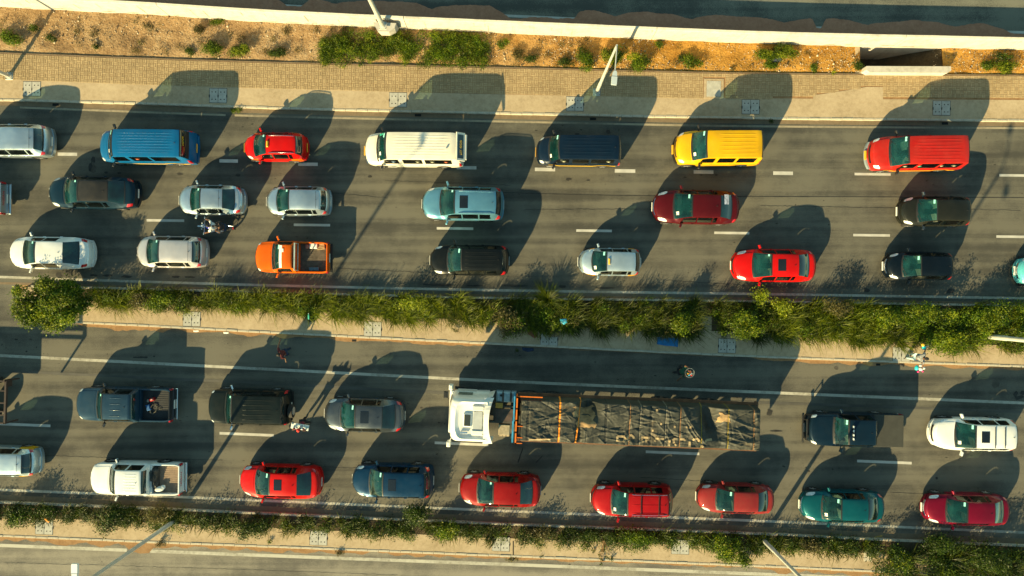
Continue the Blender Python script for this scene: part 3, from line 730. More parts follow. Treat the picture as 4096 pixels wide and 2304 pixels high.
for pl_ in ([(20,2250),(900,2275),(1600,2300)],): crack(pl_, ser_road, 0.6)
# ------------------------------------------------------------------ vehicles
# profile tables: t, height of centre line, belt height, belt half width, upper half width (fractions of height / half width)
KIND = {
 'sedan': dict(H=1.45, W=1.76, L=4.6, t=[0,.015,.05,.12,.205,.31,.42,.58,.745,.83,.905,.96,1.0],
    top=[.44,.50,.56,.62,.66,.84,.965,1.0,.965,.86,.735,.725,.64], belt=[.40,.44,.48,.54,.585,.60,.61,.625,.635,.645,.65,.645,.56],
    wb=[.78,.84,.90,.95,.985,1,1,1,1,.985,.95,.90,.80], wr=[.60,.64,.68,.72,.76,.70,.645,.64,.63,.67,.72,.70,.64], crown=.05, cowl=.205, rf=.42, rr=.745, rb=.905),
 'hatch': dict(H=1.49, W=1.68, L=3.8, t=[0,.015,.05,.11,.18,.30,.43,.60,.82,.885,.955,.985,1.0],
    top=[.44,.50,.57,.62,.665,.84,.97,1.0,.975,.945,.74,.66,.56], belt=[.40,.44,.49,.55,.59,.61,.62,.635,.65,.65,.64,.60,.50],
    wb=[.76,.83,.90,.95,.985,1,1,1,1,.985,.94,.90,.84], wr=[.58,.62,.68,.73,.77,.71,.66,.655,.65,.64,.68,.70,.68], crown=.05, cowl=.18, rf=.42, rr=.885, rb=.965),
 'suv': dict(H=1.68, W=1.84, L=4.5, t=[0,.015,.05,.13,.215,.32,.42,.60,.84,.915,.97,.99,1.0],
    top=[.46,.53,.58,.625,.655,.84,.97,1.0,.985,.955,.75,.66,.56], belt=[.42,.46,.52,.57,.60,.61,.62,.63,.64,.645,.63,.58,.50],
    wb=[.80,.86,.92,.96,.99,1,1,1,1,.99,.955,.92,.88], wr=[.64,.68,.72,.76,.79,.735,.69,.685,.68,.67,.70,.72,.70], crown=.045, cowl=.215, rf=.415, rr=.915, rb=.975),
 'boxsuv': dict(H=1.86, W=1.86, L=4.7, t=[0,.012,.04,.13,.225,.29,.37,.60,.90,.965,.98,.99,1.0],
    top=[.48,.54,.58,.61,.625,.83,.985,1.0,.995,.98,.80,.66,.56], belt=[.44,.50,.55,.58,.60,.61,.615,.62,.625,.625,.62,.6,.52],
    wb=[.86,.90,.94,.97,.99,1,1,1,1,.99,.975,.96,.94], wr=[.74,.77,.80,.82,.84,.80,.765,.76,.755,.75,.76,.77,.76], crown=.03, cowl=.225, rf=.37, rr=.955, rb=.985),
 'van': dict(H=2.0, W=1.74, L=4.9, t=[0,.012,.04,.08,.13,.185,.25,.50,.88,.945,.975,.99,1.0],
    top=[.42,.48,.53,.565,.61,.80,.965,1.0,1.0,.975,.82,.64,.52], belt=[.40,.44,.49,.52,.545,.56,.565,.57,.575,.575,.57,.55,.46],
    wb=[.82,.88,.93,.965,.99,1,1,1,1,.99,.98,.965,.94], wr=[.66,.70,.75,.79,.83,.82,.81,.81,.81,.80,.82,.83,.82], crown=.028, cowl=.125, rf=.245, rr=.94, rb=.985),
 'mpv': dict(H=1.93, W=1.80, L=4.9, t=[0,.012,.04,.09,.155,.23,.31,.50,.88,.945,.975,.99,1.0],
    top=[.42,.49,.545,.585,.62,.80,.965,1.0,1.0,.975,.83,.64,.52], belt=[.40,.45,.50,.54,.56,.57,.575,.58,.585,.585,.58,.55,.46],
    wb=[.80,.87,.93,.965,.99,1,1,1,1,.99,.98,.96,.93], wr=[.66,.70,.75,.78,.81,.80,.785,.785,.785,.78,.79,.80,.79], crown=.03, cowl=.155, rf=.305, rr=.94, rb=.985),
 'pickup2': dict(H=1.76, W=1.82, L=5.25, t=[0,.015,.05,.13,.235,.30,.365,.48,.62,.655,.672,.675,.676],
    top=[.50,.56,.60,.62,.64,.83,.975,1.0,.985,.93,.72,.64,.62], belt=[.46,.52,.56,.59,.61,.62,.625,.63,.63,.63,.63,.62,.60],
    wb=[.82,.88,.93,.97,.99,1,1,1,1,1,1,1,1], wr=[.68,.72,.76,.79,.81,.76,.72,.715,.71,.72,.74,.76,.78], crown=.035, cowl=.235, rf=.36, rr=.635, rb=.670),
 'pickup1': dict(H=1.66, W=1.72, L=4.5, t=[0,.015,.05,.13,.24,.33,.42,.48,.54,.565,.580,.583,.585],
    top=[.50,.56,.60,.62,.645,.83,.975,1.0,.985,.93,.74,.66,.62], belt=[.46,.52,.56,.59,.61,.62,.625,.63,.63,.63,.63,.62,.60],
    wb=[.84,.89,.93,.97,.99,1,1,1,1,1,1,1,1], wr=[.70,.74,.77,.79,.81,.76,.71,.705,.70,.72,.74,.76,.78], crown=.035, cowl=.24, rf=.40, rr=.55, rb=.578),
}
M_SEAT = mat('seat_behind_glass', (0.012, 0.030, 0.030), 0.15, coat=1.0, var=0.5, scale=6)
class Shell:
    """the lofted surface of a body: S(t, v), v runs 0 (sill) .. 10 (centre line)"""
    def __init__(s, kind, L, W, H, front_round=0.40, rear_round=0.26):
        k = KIND[kind]; s.k = k; s.L, s.W2, s.H = L, W/2, H
        s.top = pchip(k['t'], k['top']); s.belt = pchip(k['t'], k['belt']); s.wb = pchip(k['t'], k['wb']); s.wr = pchip(k['t'], k['wr'])
        s.tmax = k['t'][-1]; s.fr, s.rr_ = front_round, rear_round
        s.wheels = (0.165+0.0*L, 0.80) if kind not in ('van', 'mpv') else (0.155, 0.80)
        if kind == 'pickup2': s.wheels = (0.165, 0.77)
        if kind == 'pickup1': s.wheels = (0.175, 0.78)
        s.rw = 0.31 if H < 1.6 else (0.35 if H < 1.9 else 0.33)
        s.cut = kind.startswith('pickup')
    def shift(s, t, y):
        q = min(1.15, abs(y)/s.W2)
        d = s.fr*math.exp(-t*4.6)*q**2.3
        if not s.cut: d -= s.rr_*math.exp(-(1-t)*7)*q**2.6
        return d
    def rows(s, t):
        H, W = s.H, s.W2
        zt = s.top(t)*H; zb = s.belt(t)*H; wb = s.wb(t)*W; wr = s.wr(t)*W; cr = s.k['crown']
        zr = zt-cr*H*0.55
        zr = max(zr, zb+0.012)
        x = t*s.L; sill = 0.22
        for wt in s.wheels:
            dx = abs(x-wt*s.L); ra = s.rw+0.055
            if dx < ra: sill = max(sill, 0.02+s.rw+math.sqrt(max(0, ra*ra-dx*dx))-0.03)
        sill = min(sill, zb-0.16)
        zm = sill+(zb-sill)*0.55
        pts = [(wb*0.955, sill), (wb*0.985, sill+(zb-sill)*0.22), (wb, zm), (wb*0.985, zb-0.035), (wb*0.955, zb)]
        a = pts[-1]
        y5, z5 = a[0]+(wr-a[0])*0.10, a[1]+(zr-a[1])*0.07
        y6, z6 = a[0]+(wr-a[0])*0.84, a[1]+(zr-a[1])*0.86
        pts += [(y5, z5), (y6, z6), (wr, zr), (wr*0.90, zr+(zt-zr)*0.42), (wr*0.5, zr+(zt-zr)*0.86), (0, zt)]
        return pts
    def P(s, t, v, sy=1):
        p = s.rows(t); i = min(9, int(v)); f = v-i
        y = p[i][0]*(1-f)+p[i+1][0]*f; z = p[i][1]*(1-f)+p[i+1][1]*f
        return Vector((t*s.L+s.shift(t, y)-s.L/2, sy*y, z))
    def N(s, t, v, sy=1):
        e = 0.004; t0, t1 = max(0, t-e), min(s.tmax, t+e)
        a = s.P(t1, v, sy)-s.P(t0, v, sy)
        v0, v1 = max(0, v-0.12), min(10, v+0.12)
        b = s.P((t0+t1)/2, v1, sy)-s.P((t0+t1)/2, v0, sy)
        if v > 9.9: return Vector((a.z, 0, -a.x)).normalized()*(-1)
        n = a.cross(b)*sy
        if n.length < 1e-9: return Vector((0, sy, 0))
        n.normalize()
        if n.y*sy < -0.02 or (abs(n.y) < 0.3 and n.z < 0): n = -n
        return n
    def stations(s):
        k = s.k; ts = set(k['t']); n = 46
        for a, b in getattr(s, 'holes', [])+getattr(s, 'wind', []): ts |= {a, b}
        for i in range(n+1): ts.add(s.tmax*i/n)
        for wt in s.wheels:
            ra = (s.rw+0.055)/s.L
            for j in range(-6, 7): ts.add(wt+ra*math.sin(j*math.pi/12)*0.999)
        ts = sorted(t for t in ts if 0 <= t <= s.tmax); out = [ts[0]]
        for t in ts[1:]:
            if t-out[-1] > 0.003: out.append(t)
            elif any(abs(t-q) < 1e-9 for h_ in getattr(s, 'holes', [])+getattr(s, 'wind', []) for q in h_): out[-1] = t
        out[-1] = s.tmax
        return out
    def body(s, m, parent):
        ts = s.stations(); v = []; f = []
        for t in ts:
            p = s.rows(t)
            ring = [(y, z) for y, z in p]+[(-y, z) for y, z in reversed(p[:-1])]
            for y, z in ring: v.append((t*s.L+s.shift(t, y)-s.L/2, y, z))
        n = 21
        for i in range(len(ts)-1):
            tm = (ts[i]+ts[i+1])/2; so = any(a < tm < b for a, b in getattr(s, 'holes', [])); wo = any(a < tm < b for a, b in getattr(s, 'wind', []))
            for k in range(n-1):
                if (so and k in (5, 14)) or (wo and 7 <= k <= 12): continue
                f.append((i*n+k, (i+1)*n+k, (i+1)*n+k+1, i*n+k+1))
        # front and rear aprons
        for base, flip, z0, rake in ((0, False, 0.24, 0.03), ((len(ts)-1)*n, True, 0.28 if not s.cut else 0.45, -0.03 if not s.cut else 0)):
            o = len(v)
            for lv in (1, 2):
                for k in range(n):
                    q = v[base+k]; zz = q[2]+(min(q[2], z0)-q[2])*lv/2
                    v.append((q[0]+(rake if lv == 2 else -rake*0.8), q[1], zz))
            idx = [base, o, o+n]
            for a, b in zip(idx[:-1], idx[1:]):
                for k in range(n-1):
                    q = (a+k, a+k+1, b+k+1, b+k)
                    f.append(q if not flip else q[::-1])
        o = mesh_obj('body', v, f, m, parent, True)
        bm = bmesh.new(); bm.from_mesh(o.data); bmesh.ops.remove_doubles(bm, verts=bm.verts, dist=0.0004)
        bmesh.ops.recalc_face_normals(bm, faces=bm.faces); bm.to_mesh(o.data); bm.free()
        o.data.set_sharp_from_angle(angle=R(34))
        return o
    def patch(s, name, m, parent, t0, t1, v0, v1, sides=(1, -1), off=0.008, nt=10, nv=4, ease=None, ends=None, skirt=0.014):
        """a panel lying on the shell; one object across the centre line when v1 == 10, else one per side.
        ends(v) -> (ta, tb) allows slanted ends"""
        objs = []
        def grid(sy, vv):
            rows_ = []
            for k in vv:
                a, b = ends(k) if ends else (t0, t1)
                rows_.append([s.P(a+(b-a)*i/nt, k, sy)+s.N(a+(b-a)*i/nt, k, sy)*off for i in range(nt+1)])
            return rows_
        vv = [v0+(v1-v0)*j/nv for j in range(nv+1)]
        if v1 >= 9.999:
            rws = grid(1, vv)+grid(-1, vv[::-1][1:]); jobs = [(rws, 1)]
        else:
            jobs = [(grid(sy, vv), sy) for sy in sides]
        for rws, sy in jobs:
            nr = len(rws); nc = nt+1; v = [p for r_ in rws for p in r_]; f = []
            for j in range(nr-1):
                for i in range(nt):
                    q = (j*nc+i, j*nc+i+1, (j+1)*nc+i+1, (j+1)*nc+i); f.append(q if sy > 0 else q[::-1])
            # skirt down to the shell
            ring = [i for i in range(nc)]+[j*nc+nt for j in range(1, nr)]+[(nr-1)*nc+i for i in range(nt-1, -1, -1)]+[j*nc for j in range(nr-2, 0, -1)]
            cen = sum((Vector(v[i]) for i in ring), Vector())/len(ring); o = len(v)
            for i in ring:
                p = Vector(v[i]); d = (p-cen).normalized()
                dn = Vector((0, 0, -1)) if v1 >= 7 else Vector((0, -sy, -0.3)).normalized()
                v.append(p+dn*skirt)
            for q in range(len(ring)):
                r2 = (q+1) % len(ring); fc = (ring[q], ring[r2], o+r2, o+q); f.append(fc if sy < 0 else fc[::-1])
            objs.append(mesh_obj(name, v, f, m, parent, True))
            objs[-1].data.set_sharp_from_angle(angle=R(50))
        return objs

M_DASH = mat('dashboard', (0.060, 0.060, 0.058), 0.7, var=0.3, scale=4); SEATC = [(0.10, 0.095, 0.085), (0.28, 0.25, 0.20), (0.05, 0.05, 0.055), (0.20, 0.20, 0.20), (0.36, 0.34, 0.30)]
def interior(root, sh, c, rf, rr, rnd):
    X_ = lambda t: t*sh.L-sh.L/2
    zc = sh.top(c)*sh.H; w = sh.wr(c)*sh.W2*0.84; zb = sh.belt(rf)*sh.H; cs = rnd.choice(SEATC); ms = mat('seat_cloth_%d' % int(cs[0]*100), cs, 0.85, var=0.2, scale=6)
    o = MB().box(X_(c)+0.10, X_(c)+0.52, -w, w, zc-0.20, zc-0.09, bev=0.02).box(X_(c)+0.40, X_(c)+0.60, -0.52, -0.22, zc-0.16, zc-0.03, bev=0.03).build('dashboard', M_DASH, root)
    st = MB(); cx_, cz_ = X_(rf)-0.22 if rf-c > 0.16 else X_(rf)-0.02, zc-0.02
    st.tube([(cx_+0.06*math.sin(a*math.pi/6)*-1, -0.37+0.18*math.cos(a*math.pi/6), cz_+0.17*math.sin(a*math.pi/6)) for a in range(13)], 0.016, 5).build('steering_wheel', M_BLACK, root)
    xs_ = X_(rf)+0.12
    for y in (-0.37, 0.37):
        MB().box(xs_-0.42, xs_+0.05, y-0.23, y+0.23, 0.42, 0.60, bev=0.04).box(xs_+0.0, xs_+0.14, y-0.22, y+0.22, 0.50, min(zb+0.16, sh.H-0.30), bev=0.04).box(xs_+0.02, xs_+0.12, y-0.12, y+0.12, min(zb+0.16, sh.H-0.30), min(zb+0.34, sh.H-0.14), bev=0.03).build('front_seat', ms, root)
    if not sh.cut or sh.k['rr'] > 0.6:
        q = X_(rr)-0.55
        while q > xs_+0.75:
            MB().box(q-0.45, q+0.02, -w*0.85, w*0.85, 0.42, 0.58, bev=0.04).box(q, q+0.13, -w*0.85, w*0.85, 0.5, zb+0.10, bev=0.04).build('rear_seat', ms, root); q -= 0.95
def wheel(parent, x, y, r, w, rimm=None):
    s = 1 if y > 0 else -1
    t = MB(); n = 24
    prof = [(r*0.62, -w/2), (r*0.93, -w/2), (r, -w/2+0.03), (r, w/2-0.03), (r*0.93, w/2), (r*0.62, w/2)]
    v = [(q*math.cos(2*math.pi*k/n), e, q*math.sin(2*math.pi*k/n)) for q, e in prof for k in range(n)]
    f = [(i*n+k, (i+1)*n+k, (i+1)*n+(k+1) % n, i*n+(k+1) % n) for i in range(5) for k in range(n)]
    t.add(v, f); o = t.build('wheel', M_RUB, parent, True); o.location = (x, y, r)
    rm = MB().disc((0, s*(w/2-0.05), 0), 'y', r*0.63, 0.03, 20)
    for k in range(5):
        a = 2*math.pi*k/5+0.3
        c, sn = math.cos(a), math.sin(a)
        T = Matrix(((c, 0, -sn, 0), (0, 1, 0, s*(w/2-0.02)), (sn, 0, c, 0), (0, 0, 0, 1)))
        rm.box(0.02, r*0.60, -0.015, 0.015, -0.030, 0.030, T=T)
    rm.disc((0, s*(w/2-0.015), 0), 'y', r*0.16, 0.03, 12)
    rm.build('rim', rimm or M_RIM, o)
    MB().disc((0, s*(w/2-0.03), 0), 'y', r*0.58, 0.012, 20).build('brake', M_BLACK, o)
    return o
def mirror(parent, sh, t, m, sy, big=1.0):
    p = sh.P(t, 4.1, sy)
    b = MB(); x, y, z = p
    b.tube([(x+0.02, y-sy*0.03, z+0.00), (x-0.01, y+sy*0.13*big, z+0.04)], [0.03, 0.025], 6)
    T = Matrix.Translation((x+0.01, y+sy*0.17*big, z+0.07)) @ Matrix.Rotation(sy*0.35, 4, 'Z')
    b.box(-0.055, 0.045, -0.10*big, 0.10*big, -0.065*big, 0.065*big, bev=0.025, T=T)
    o = b.build('mirror', m, parent, True)
    g_ = MB().box(0.046, 0.050, -0.085*big, 0.085*big, -0.05*big, 0.05*big, T=T).build('mirror_glass', M_CHROME, o)
    return o
def ribs(parent, sh, t0, t1, n, ymax, m, h=0.010, w=0.045, name='roof_rib'):
    for k in range(n):
        y = -ymax+2*ymax*k/(n-1) if n > 1 else 0
        v = []; f = []; N_ = 8
        for i in range(N_+1):
            t = t0+(t1-t0)*i/N_; wr = sh.wr(t)*sh.W2; q = abs(y)/wr
            zt = sh.top(t)*sh.H; zr = max(zt-sh.k['crown']*sh.H*0.55, sh.belt(t)*sh.H+0.012)
            # height of the roof at this y, from the same rows
            if q > 0.9: z = zr+(zt-zr)*0.42*(1-q)/0.1
            elif q > 0.5: z = zr+(zt-zr)*(0.86-(q-0.5)/0.4*0.44)
            else: z = zr+(zt-zr)*(1-0.14*q/0.5)
            x = t*sh.L+sh.shift(t, y)-sh.L/2; e = h if 0 < i < N_ else 0.001
            v += [(x, y-w/2, z-0.004), (x, y-w*0.28, z+e), (x, y+w*0.28, z+e), (x, y+w/2, z-0.004)]
        for i in range(N_):
            for j in range(3): f.append((i*4+j, (i+1)*4+j, (i+1)*4+j+1, i*4+j+1))
        mesh_obj(name, v, f, m, parent)
def ztop(sh, t, y):
    wr = sh.wr(t)*sh.W2; q = abs(y)/wr
    zt = sh.top(t)*sh.H; zr = max(zt-sh.k['crown']*sh.H*0.55, sh.belt(t)*sh.H+0.012)
    if q > 0.9: return zr+(zt-zr)*0.42*(1-q)/0.1
    if q > 0.5: return zr+(zt-zr)*(0.86-(q-0.5)/0.4*0.44)
    return zr+(zt-zr)*(1-0.14*q/0.5)

def text_on(name, body, size, m, parent, mtx, sx=1.0):
    o = text_mesh(name, body, size, m, parent, (0, 0, 0), (0, 0, 0), sx=1.0)
    o.matrix_local = mtx @ Matrix.Diagonal((sx, 1, 1, 1)); return o
def text_mesh(name, body, size, m, parent, loc, rot, ext=0.004, sx=1.0):
    c = bpy.data.curves.new('lettering', 'FONT'); c.body = body; c.size = size; c.extrude = ext; c.align_x = 'CENTER'; c.align_y = 'CENTER'
    tmp = bpy.data.objects.new('lettering', c); COL.objects.link(tmp)
    dg = bpy.context.evaluated_depsgraph_get(); me = bpy.data.meshes.new_from_object(tmp.evaluated_get(dg))
    bpy.data.objects.remove(tmp); bpy.data.curves.remove(c)
    me.materials.clear(); me.materials.append(m)
    o = bpy.data.objects.new(name, me); COL.objects.link(o); o.parent = parent; o.location = loc; o.rotation_euler = rot; o.scale = (sx, 1, 1)
    return o

def vehicle(nm, kind, cx, cy, rz, m, label, cat, group=None, L=None, W=None, H=None, sunroof=None, rails=False, cross=False, roofribs=0, ribspan=None,
            plate=M_PLATE, amber_corners=None, mirrors=None, stickers='tr', taxi=False, tint=None, antenna=True, spare=False, backglass=None, spoiler=False,
            lampm=None, bed=None, fr=None, side=None, grille=M_BLACK, bumper=None, roofline=False, glassroof=False):
    k = KIND[kind]; L = L or k['L']; W = W or k['W']; H = H or k['H']
    rnd = random.Random(nm+str(cx))
    root = empty(nm, (cx, cy, 0), rz); tag(root, label, cat, group)
    fround = fr if fr is not None else {'van': 0.26, 'mpv': 0.30, 'boxsuv': 0.26, 'pickup2': 0.30, 'pickup1': 0.26}.get(kind, 0.44)
    rround = {'van': 0.06, 'mpv': 0.09, 'boxsuv': 0.08, 'suv': 0.20, 'hatch': 0.22}.get(kind, 0.30)
    sh = Shell(kind, L, W, H, fround, rround)
    c, rf, rr, rb = k['cowl'], k['rf'], k['rr'], k['rb']
    if side is None:
        side = {'sedan': [(.285, .475), (.487, .665), (.675, .735)], 'hatch': [(.285, .505), (.52, .76), (.775, .845)], 'suv': [(.285, .49), (.503, .70), (.715, .865)],
                'boxsuv': [(.275, .46), (.475, .68), (.70, .92)], 'van': [(.175, .36), (.40, .60), (.625, .90)], 'mpv': [(.225, .41), (.45, .65), (.68, .90)],
                'pickup2': [(.285, .455), (.475, .625)], 'pickup1': [(.30, .53)]}[kind]
    sh.holes = [(a+(0.030 if i == 0 else 0.004), b-(0.012 if (i == len(side)-1 and kind in ('sedan', 'suv', 'hatch')) else 0.004)) for i, (a, b) in enumerate(side)]
    sh.holes = [h_ for h_ in sh.holes if h_[1]-h_[0] > 0.03]
    sh.wind = [(c+0.016, rf-0.012)]
    body = sh.body(m, root)
    interior(root, sh, c, rf, rr, rnd)
    # bonnet and boot lid
    sh.patch('bonnet', m, root, 0.028, c-0.016, 7.05, 10, off=0.009, nt=10, nv=4)
    if kind == 'sedan': sh.patch('boot_lid', m, root, rb+0.014, 0.985, 7.1, 10, off=0.009, nt=5, nv=4)
    # glass
    dt = 0.012
    sh.patch('windshield', tint or M_WIND2, root, c+dt, rf-dt*0.7, 7.0, 10, off=0.011, nt=8, nv=6)
    sh.patch('windshield_seal', M_BLACK, root, rf-0.012, rf+0.002, 7.1, 10, off=0.013, nt=2, nv=4, skirt=0.004)
    sh.patch('cowl_panel', M_BLACK, root, c+0.002, c+0.022, 7.10, 10, off=0.014, nt=2, nv=4)
    if kind.startswith('pickup'):
        sh.patch('rear_window', M_REAR, root, rr+0.008, rb-0.003, 7.15, 10, off=0.012, nt=4, nv=4)
    else:
        sh.patch('rear_window_seal', M_BLACK, root, rr+0.003, rb+0.002, 7.02, 10, off=0.005, nt=6, nv=4)
        sh.patch('rear_window', backglass or M_REAR, root, rr+0.010, rb-0.008, 7.15, 10, off=0.011, nt=6, nv=4)
    for sy in (-1, 1):      # wipers
        p = sh.P(c+0.012, 8.2 if sy > 0 else 9.9, sy); q = sh.P(c+0.055, 9.7 if sy > 0 else 7.9, 1 if sy > 0 else -1)
        q = sh.P(c+0.05, 9.0, sy) if sy > 0 else sh.P(c+0.05, 8.0, -1)
        MB().tube([p+Vector((0, 0, .02)), q+Vector((0, 0, .03))], 0.010, 5).build('wiper', M_BLACK, root)
    # doors and side glass
    for i, (a, b) in enumerate(side):
        first, last = i == 0, i == len(side)-1
        lean_a = 0.075 if first else 0.0
        lean_b = {'sedan': -0.05, 'suv': -0.02, 'hatch': -0.02}.get(kind, 0.0) if last else 0.0
        rev = (kind == 'sedan' and last)
        def ends(v, a=a, b=b, la=lean_a, lb=lean_b):
            q = (v-5.05)/0.95
            return (a+la*q*0.55 if la else a, b+lb*q)
        sh.patch('side_window', M_SIDE, root, a, b, 5.05, 6.0, off=0.009, nt=6, nv=3, ends=ends)
    nd = {'sedan': [(.265, .478), (.484, .70)], 'hatch': [(.262, .51), (.516, .745)], 'suv': [(.265, .495), (.50, .71)], 'boxsuv': [(.25, .465), (.47, .70)],
          'van': [(.165, .375), (.385, .615)], 'mpv': [(.20, .425), (.435, .665)], 'pickup2': [(.25, .463), (.468, .66)], 'pickup1': [(.27, .555)]}[kind]
    for a, b in nd:
        ds = sh.patch('door', m, root, a, b, 1.15, 4.55, off=0.007, nt=6, nv=4)
        for d_, sy in zip(ds, (1, -1)):
            p = sh.P(b-0.035, 3.0, sy)
            MB().box(p.x-0.09, p.x+0.05, p.y-0.012, p.y+0.03 if sy > 0 else p.y+0.012, p.z-0.012, p.z+0.012).build('handle', m, d_) if sy > 0 else \
                MB().box(p.x-0.09, p.x+0.05, p.y-0.03, p.y+0.012, p.z-0.012, p.z+0.012).build('handle', m, d_)
    # lamps
    lm = lampm or M_LAMP
    if kind in ('sedan', 'hatch', 'suv'):
        sh.patch('headlight', lm, root, 0.012, 0.105, 3.9, 7.0, off=0.012, nt=6, nv=4, ends=lambda v: (0.010+0.012*max(0, v-6), 0.115-0.022*abs(v-5.2)))
    else:
        sh.patch('headlight', lm, root, 0.004, 0.045, 3.4, 7.2, off=0.012, nt=5, nv=4, ends=lambda v: (0.004, 0.050-0.006*abs(v-5)))
    if not kind.startswith('pickup'):
        if kind == 'sedan':
            sh.patch('taillight', M_TAIL, root, 0.945, 0.995, 3.6, 7.0, off=0.012, nt=5, nv=4, ends=lambda v: (0.935+0.007*abs(v-5), 0.994))
        elif kind in ('hatch', 'suv'):
            sh.patch('taillight', M_TAIL, root, 0.93, 0.99, 4.0, 6.2, off=0.012, nt=5, nv=4, ends=lambda v: (0.925+0.014*(v-4), 0.985))
        else:
            sh.patch('taillight', M_TAIL, root, 0.972, 0.996, 2.2, 5.4, off=0.010, nt=4, nv=4)
    # nose furniture: grille, bumper strip, plate
    zt = sh.top(0)*H; xf = -L/2
    def nose_strip(name, mt, z0, z1, ymax, out, th=0.03, rear=False):
        v = []; f = []; N_ = 14
        for i in range(N_+1):
            y = -ymax+2*ymax*i/N_
            if rear: x = sh.tmax*L+(sh.shift(sh.tmax, y) if not sh.cut else 0)-L/2+out; x2 = x-th
            else: x = sh.shift(0, y)-L/2-out; x2 = x+th
            v += [(x, y, z0), (x, y, z1), (x2, y, z1), (x2, y, z0)]
        for i in range(N_):
            for j in range(4):
                q = (i*4+j, (i+1)*4+j, (i+1)*4+(j+1) % 4, i*4+(j+1) % 4); f.append(q)
        f += [(3, 2, 1, 0), tuple(N_*4+j for j in range(4))]
        bm_ = mesh_obj(name, v, f, mt, root)
        return bm_
    nose_strip('grille', grille, zt-0.17, zt-0.045, W*0.26, 0.035, 0.06)
    nose_strip('front_bumper', bumper or m, 0.26, 0.44, W*0.40, 0.055 if not bumper else 0.10, 0.14)
    MB().box(xf-0.085-(0.05 if bumper else 0), xf-0.065, -0.24, 0.24, 0.40, 0.515).build('number_plate', plate, root)
    if not sh.cut:
        nose_strip('rear_bumper', m if not bumper else bumper, 0.30, 0.50, W*0.42, 0.05, 0.14, True)
        MB().box(L/2+0.028, L/2+0.045, -0.24, 0.24, 0.60, 0.71).build('number_plate', plate, root)
    # wheels, floor
    for wt in sh.wheels:
        for sy in (-1, 1): wheel(root, wt*L-L/2, sy*(W/2-0.115), sh.rw, 0.21)
    MB().box(-L/2+0.25, L/2-0.30, -W/2+0.26, W/2-0.26, 0.20, 0.40).box(-L/2+0.5, sh.tmax*L-L/2-0.1, -W/2+0.24, W/2-0.24, 0.4, 0.55).build('underbody', M_UNDER, root)
    mm_ = mirrors or m
    for sy in (-1, 1): mirror(root, sh, c+0.075 if kind != 'van' else c+0.04, mm_, sy, 1.0 if H < 1.6 else 1.15)
    # roof things
    if sunroof:
        a, b, yw = sunroof
        sh.patch('sunroof', M_ROOFG, root, a, b, 10-yw*2, 10, off=0.012, nt=5, nv=3)
    if rails:
        for sy in (-1, 1):
            pts_ = []
            for i in range(9):
                t = rf+0.05+(rr-rf-0.07)*i/8; y = sy*sh.wr(t)*sh.W2*0.93; pts_.append((t*L-L/2, y, ztop(sh, t, y)+(0.045 if 0 < i < 8 else 0.0)))
            MB().tube(pts_, 0.019, 6).build('roof_rail', M_CHROME if rails is True else rails, root, True)
    if cross:
        for t in cross:
            pts_ = []
            for i in range(7):
                y = (-1+2*i/6)*sh.wr(t)*sh.W2*0.95; pts_.append((t*L-L/2, y, ztop(sh, t, 0)+0.05))
            MB().tube(pts_, 0.022, 6).build('cross_bar', M_BLACK, root, True)
    if roofribs:
        t0, t1 = ribspan or (rf+0.04, rr-0.05)
        ribs(root, sh, t0, t1, roofribs, sh.wr((t0+t1)/2)*sh.W2*0.72, m)
    if antenna:
        t = rr-0.045; x = t*L-L/2; z = ztop(sh, t, 0)
        MB().add([(x-0.06, 0, z), (x+0.03, -0.018, z), (x+0.03, 0.018, z), (x+0.04, 0, z+0.05)], [(0, 1, 3), (1, 2, 3), (2, 0, 3)]).build('antenna', M_BLACK, root)
    if roofline:
        t = rr-0.05
        sh.patch('roof_seam', M_BLACK, root, t, t+0.004, 8, 10, off=0.003, nt=1, nv=3, skirt=0.002)
    if spoiler:
        sh.patch('spoiler', m, root, rr-0.01, rr+0.02, 7.2, 10, off=0.035, nt=3, nv=4, skirt=0.04)
    # papers on the windshield
    st = {'tr': [(0.82, 8.0, 1)], 'tr2': [(0.82, 8.0, 1), (0.82, 8.45, 1)], 'mix': [(0.80, 8.0, 1), (0.80, 8.4, 1), (0.25, 8.8, -1)], 'van': [(0.25, 7.9, -1), (0.8, 8.1, 1), (0.8, 8.5, 1), (0.45, 9.0, -1)], '': []}[stickers]
    for a, v_, sy in st:
        t = c+(rf-c)*a; big = 0.075 if a < 0.5 else 0.045
        P0 = sh.P(t, v_, sy)+sh.N(t, v_, sy)*0.018; dx = (sh.P(t+0.01, v_, sy)-sh.P(t, v_, sy)).normalized(); dy = (sh.P(t, min(10, v_+0.2), sy)-sh.P(t, v_, sy)).normalized()
        q = [P0+dx*big*i+dy*big*j*(1.2) for i, j in ((-1, -1), (1, -1), (1, 1), (-1, 1))]
        if (q[1]-q[0]).cross(q[2]-q[1]).z < 0: q = q[::-1]
        mesh_obj('sticker', q, [(0, 1, 2, 3)], M_STICK if a > 0.5 else M_PAPER, root)
    if taxi:
        t = rf+0.035; z = ztop(sh, t, 0); x = t*L-L/2
        MB().box(x-0.05, x+0.05, -0.16, 0.16, z-0.005, z+0.09, bev=0.03).build('roof_sign', M_PLATEY, root)
    if amber_corners:
        for a, b in ((0.03, 0.20), (0.80, 0.985)):
            sh.patch('coloured_wing', amber_corners, root, a, b, 1.0, 4.6, off=0.0095, nt=6, nv=4)
    if spare:
        o = MB().disc((L/2+0.14, -0.16, 1.0), 'x', 0.36, 0.22, 24).build('spare_wheel', M_RUB, root, True)
        MB().disc((L/2+0.256, -0.16, 1.0), 'x', 0.22, 0.02, 20).build('rim', M_RIM, o)
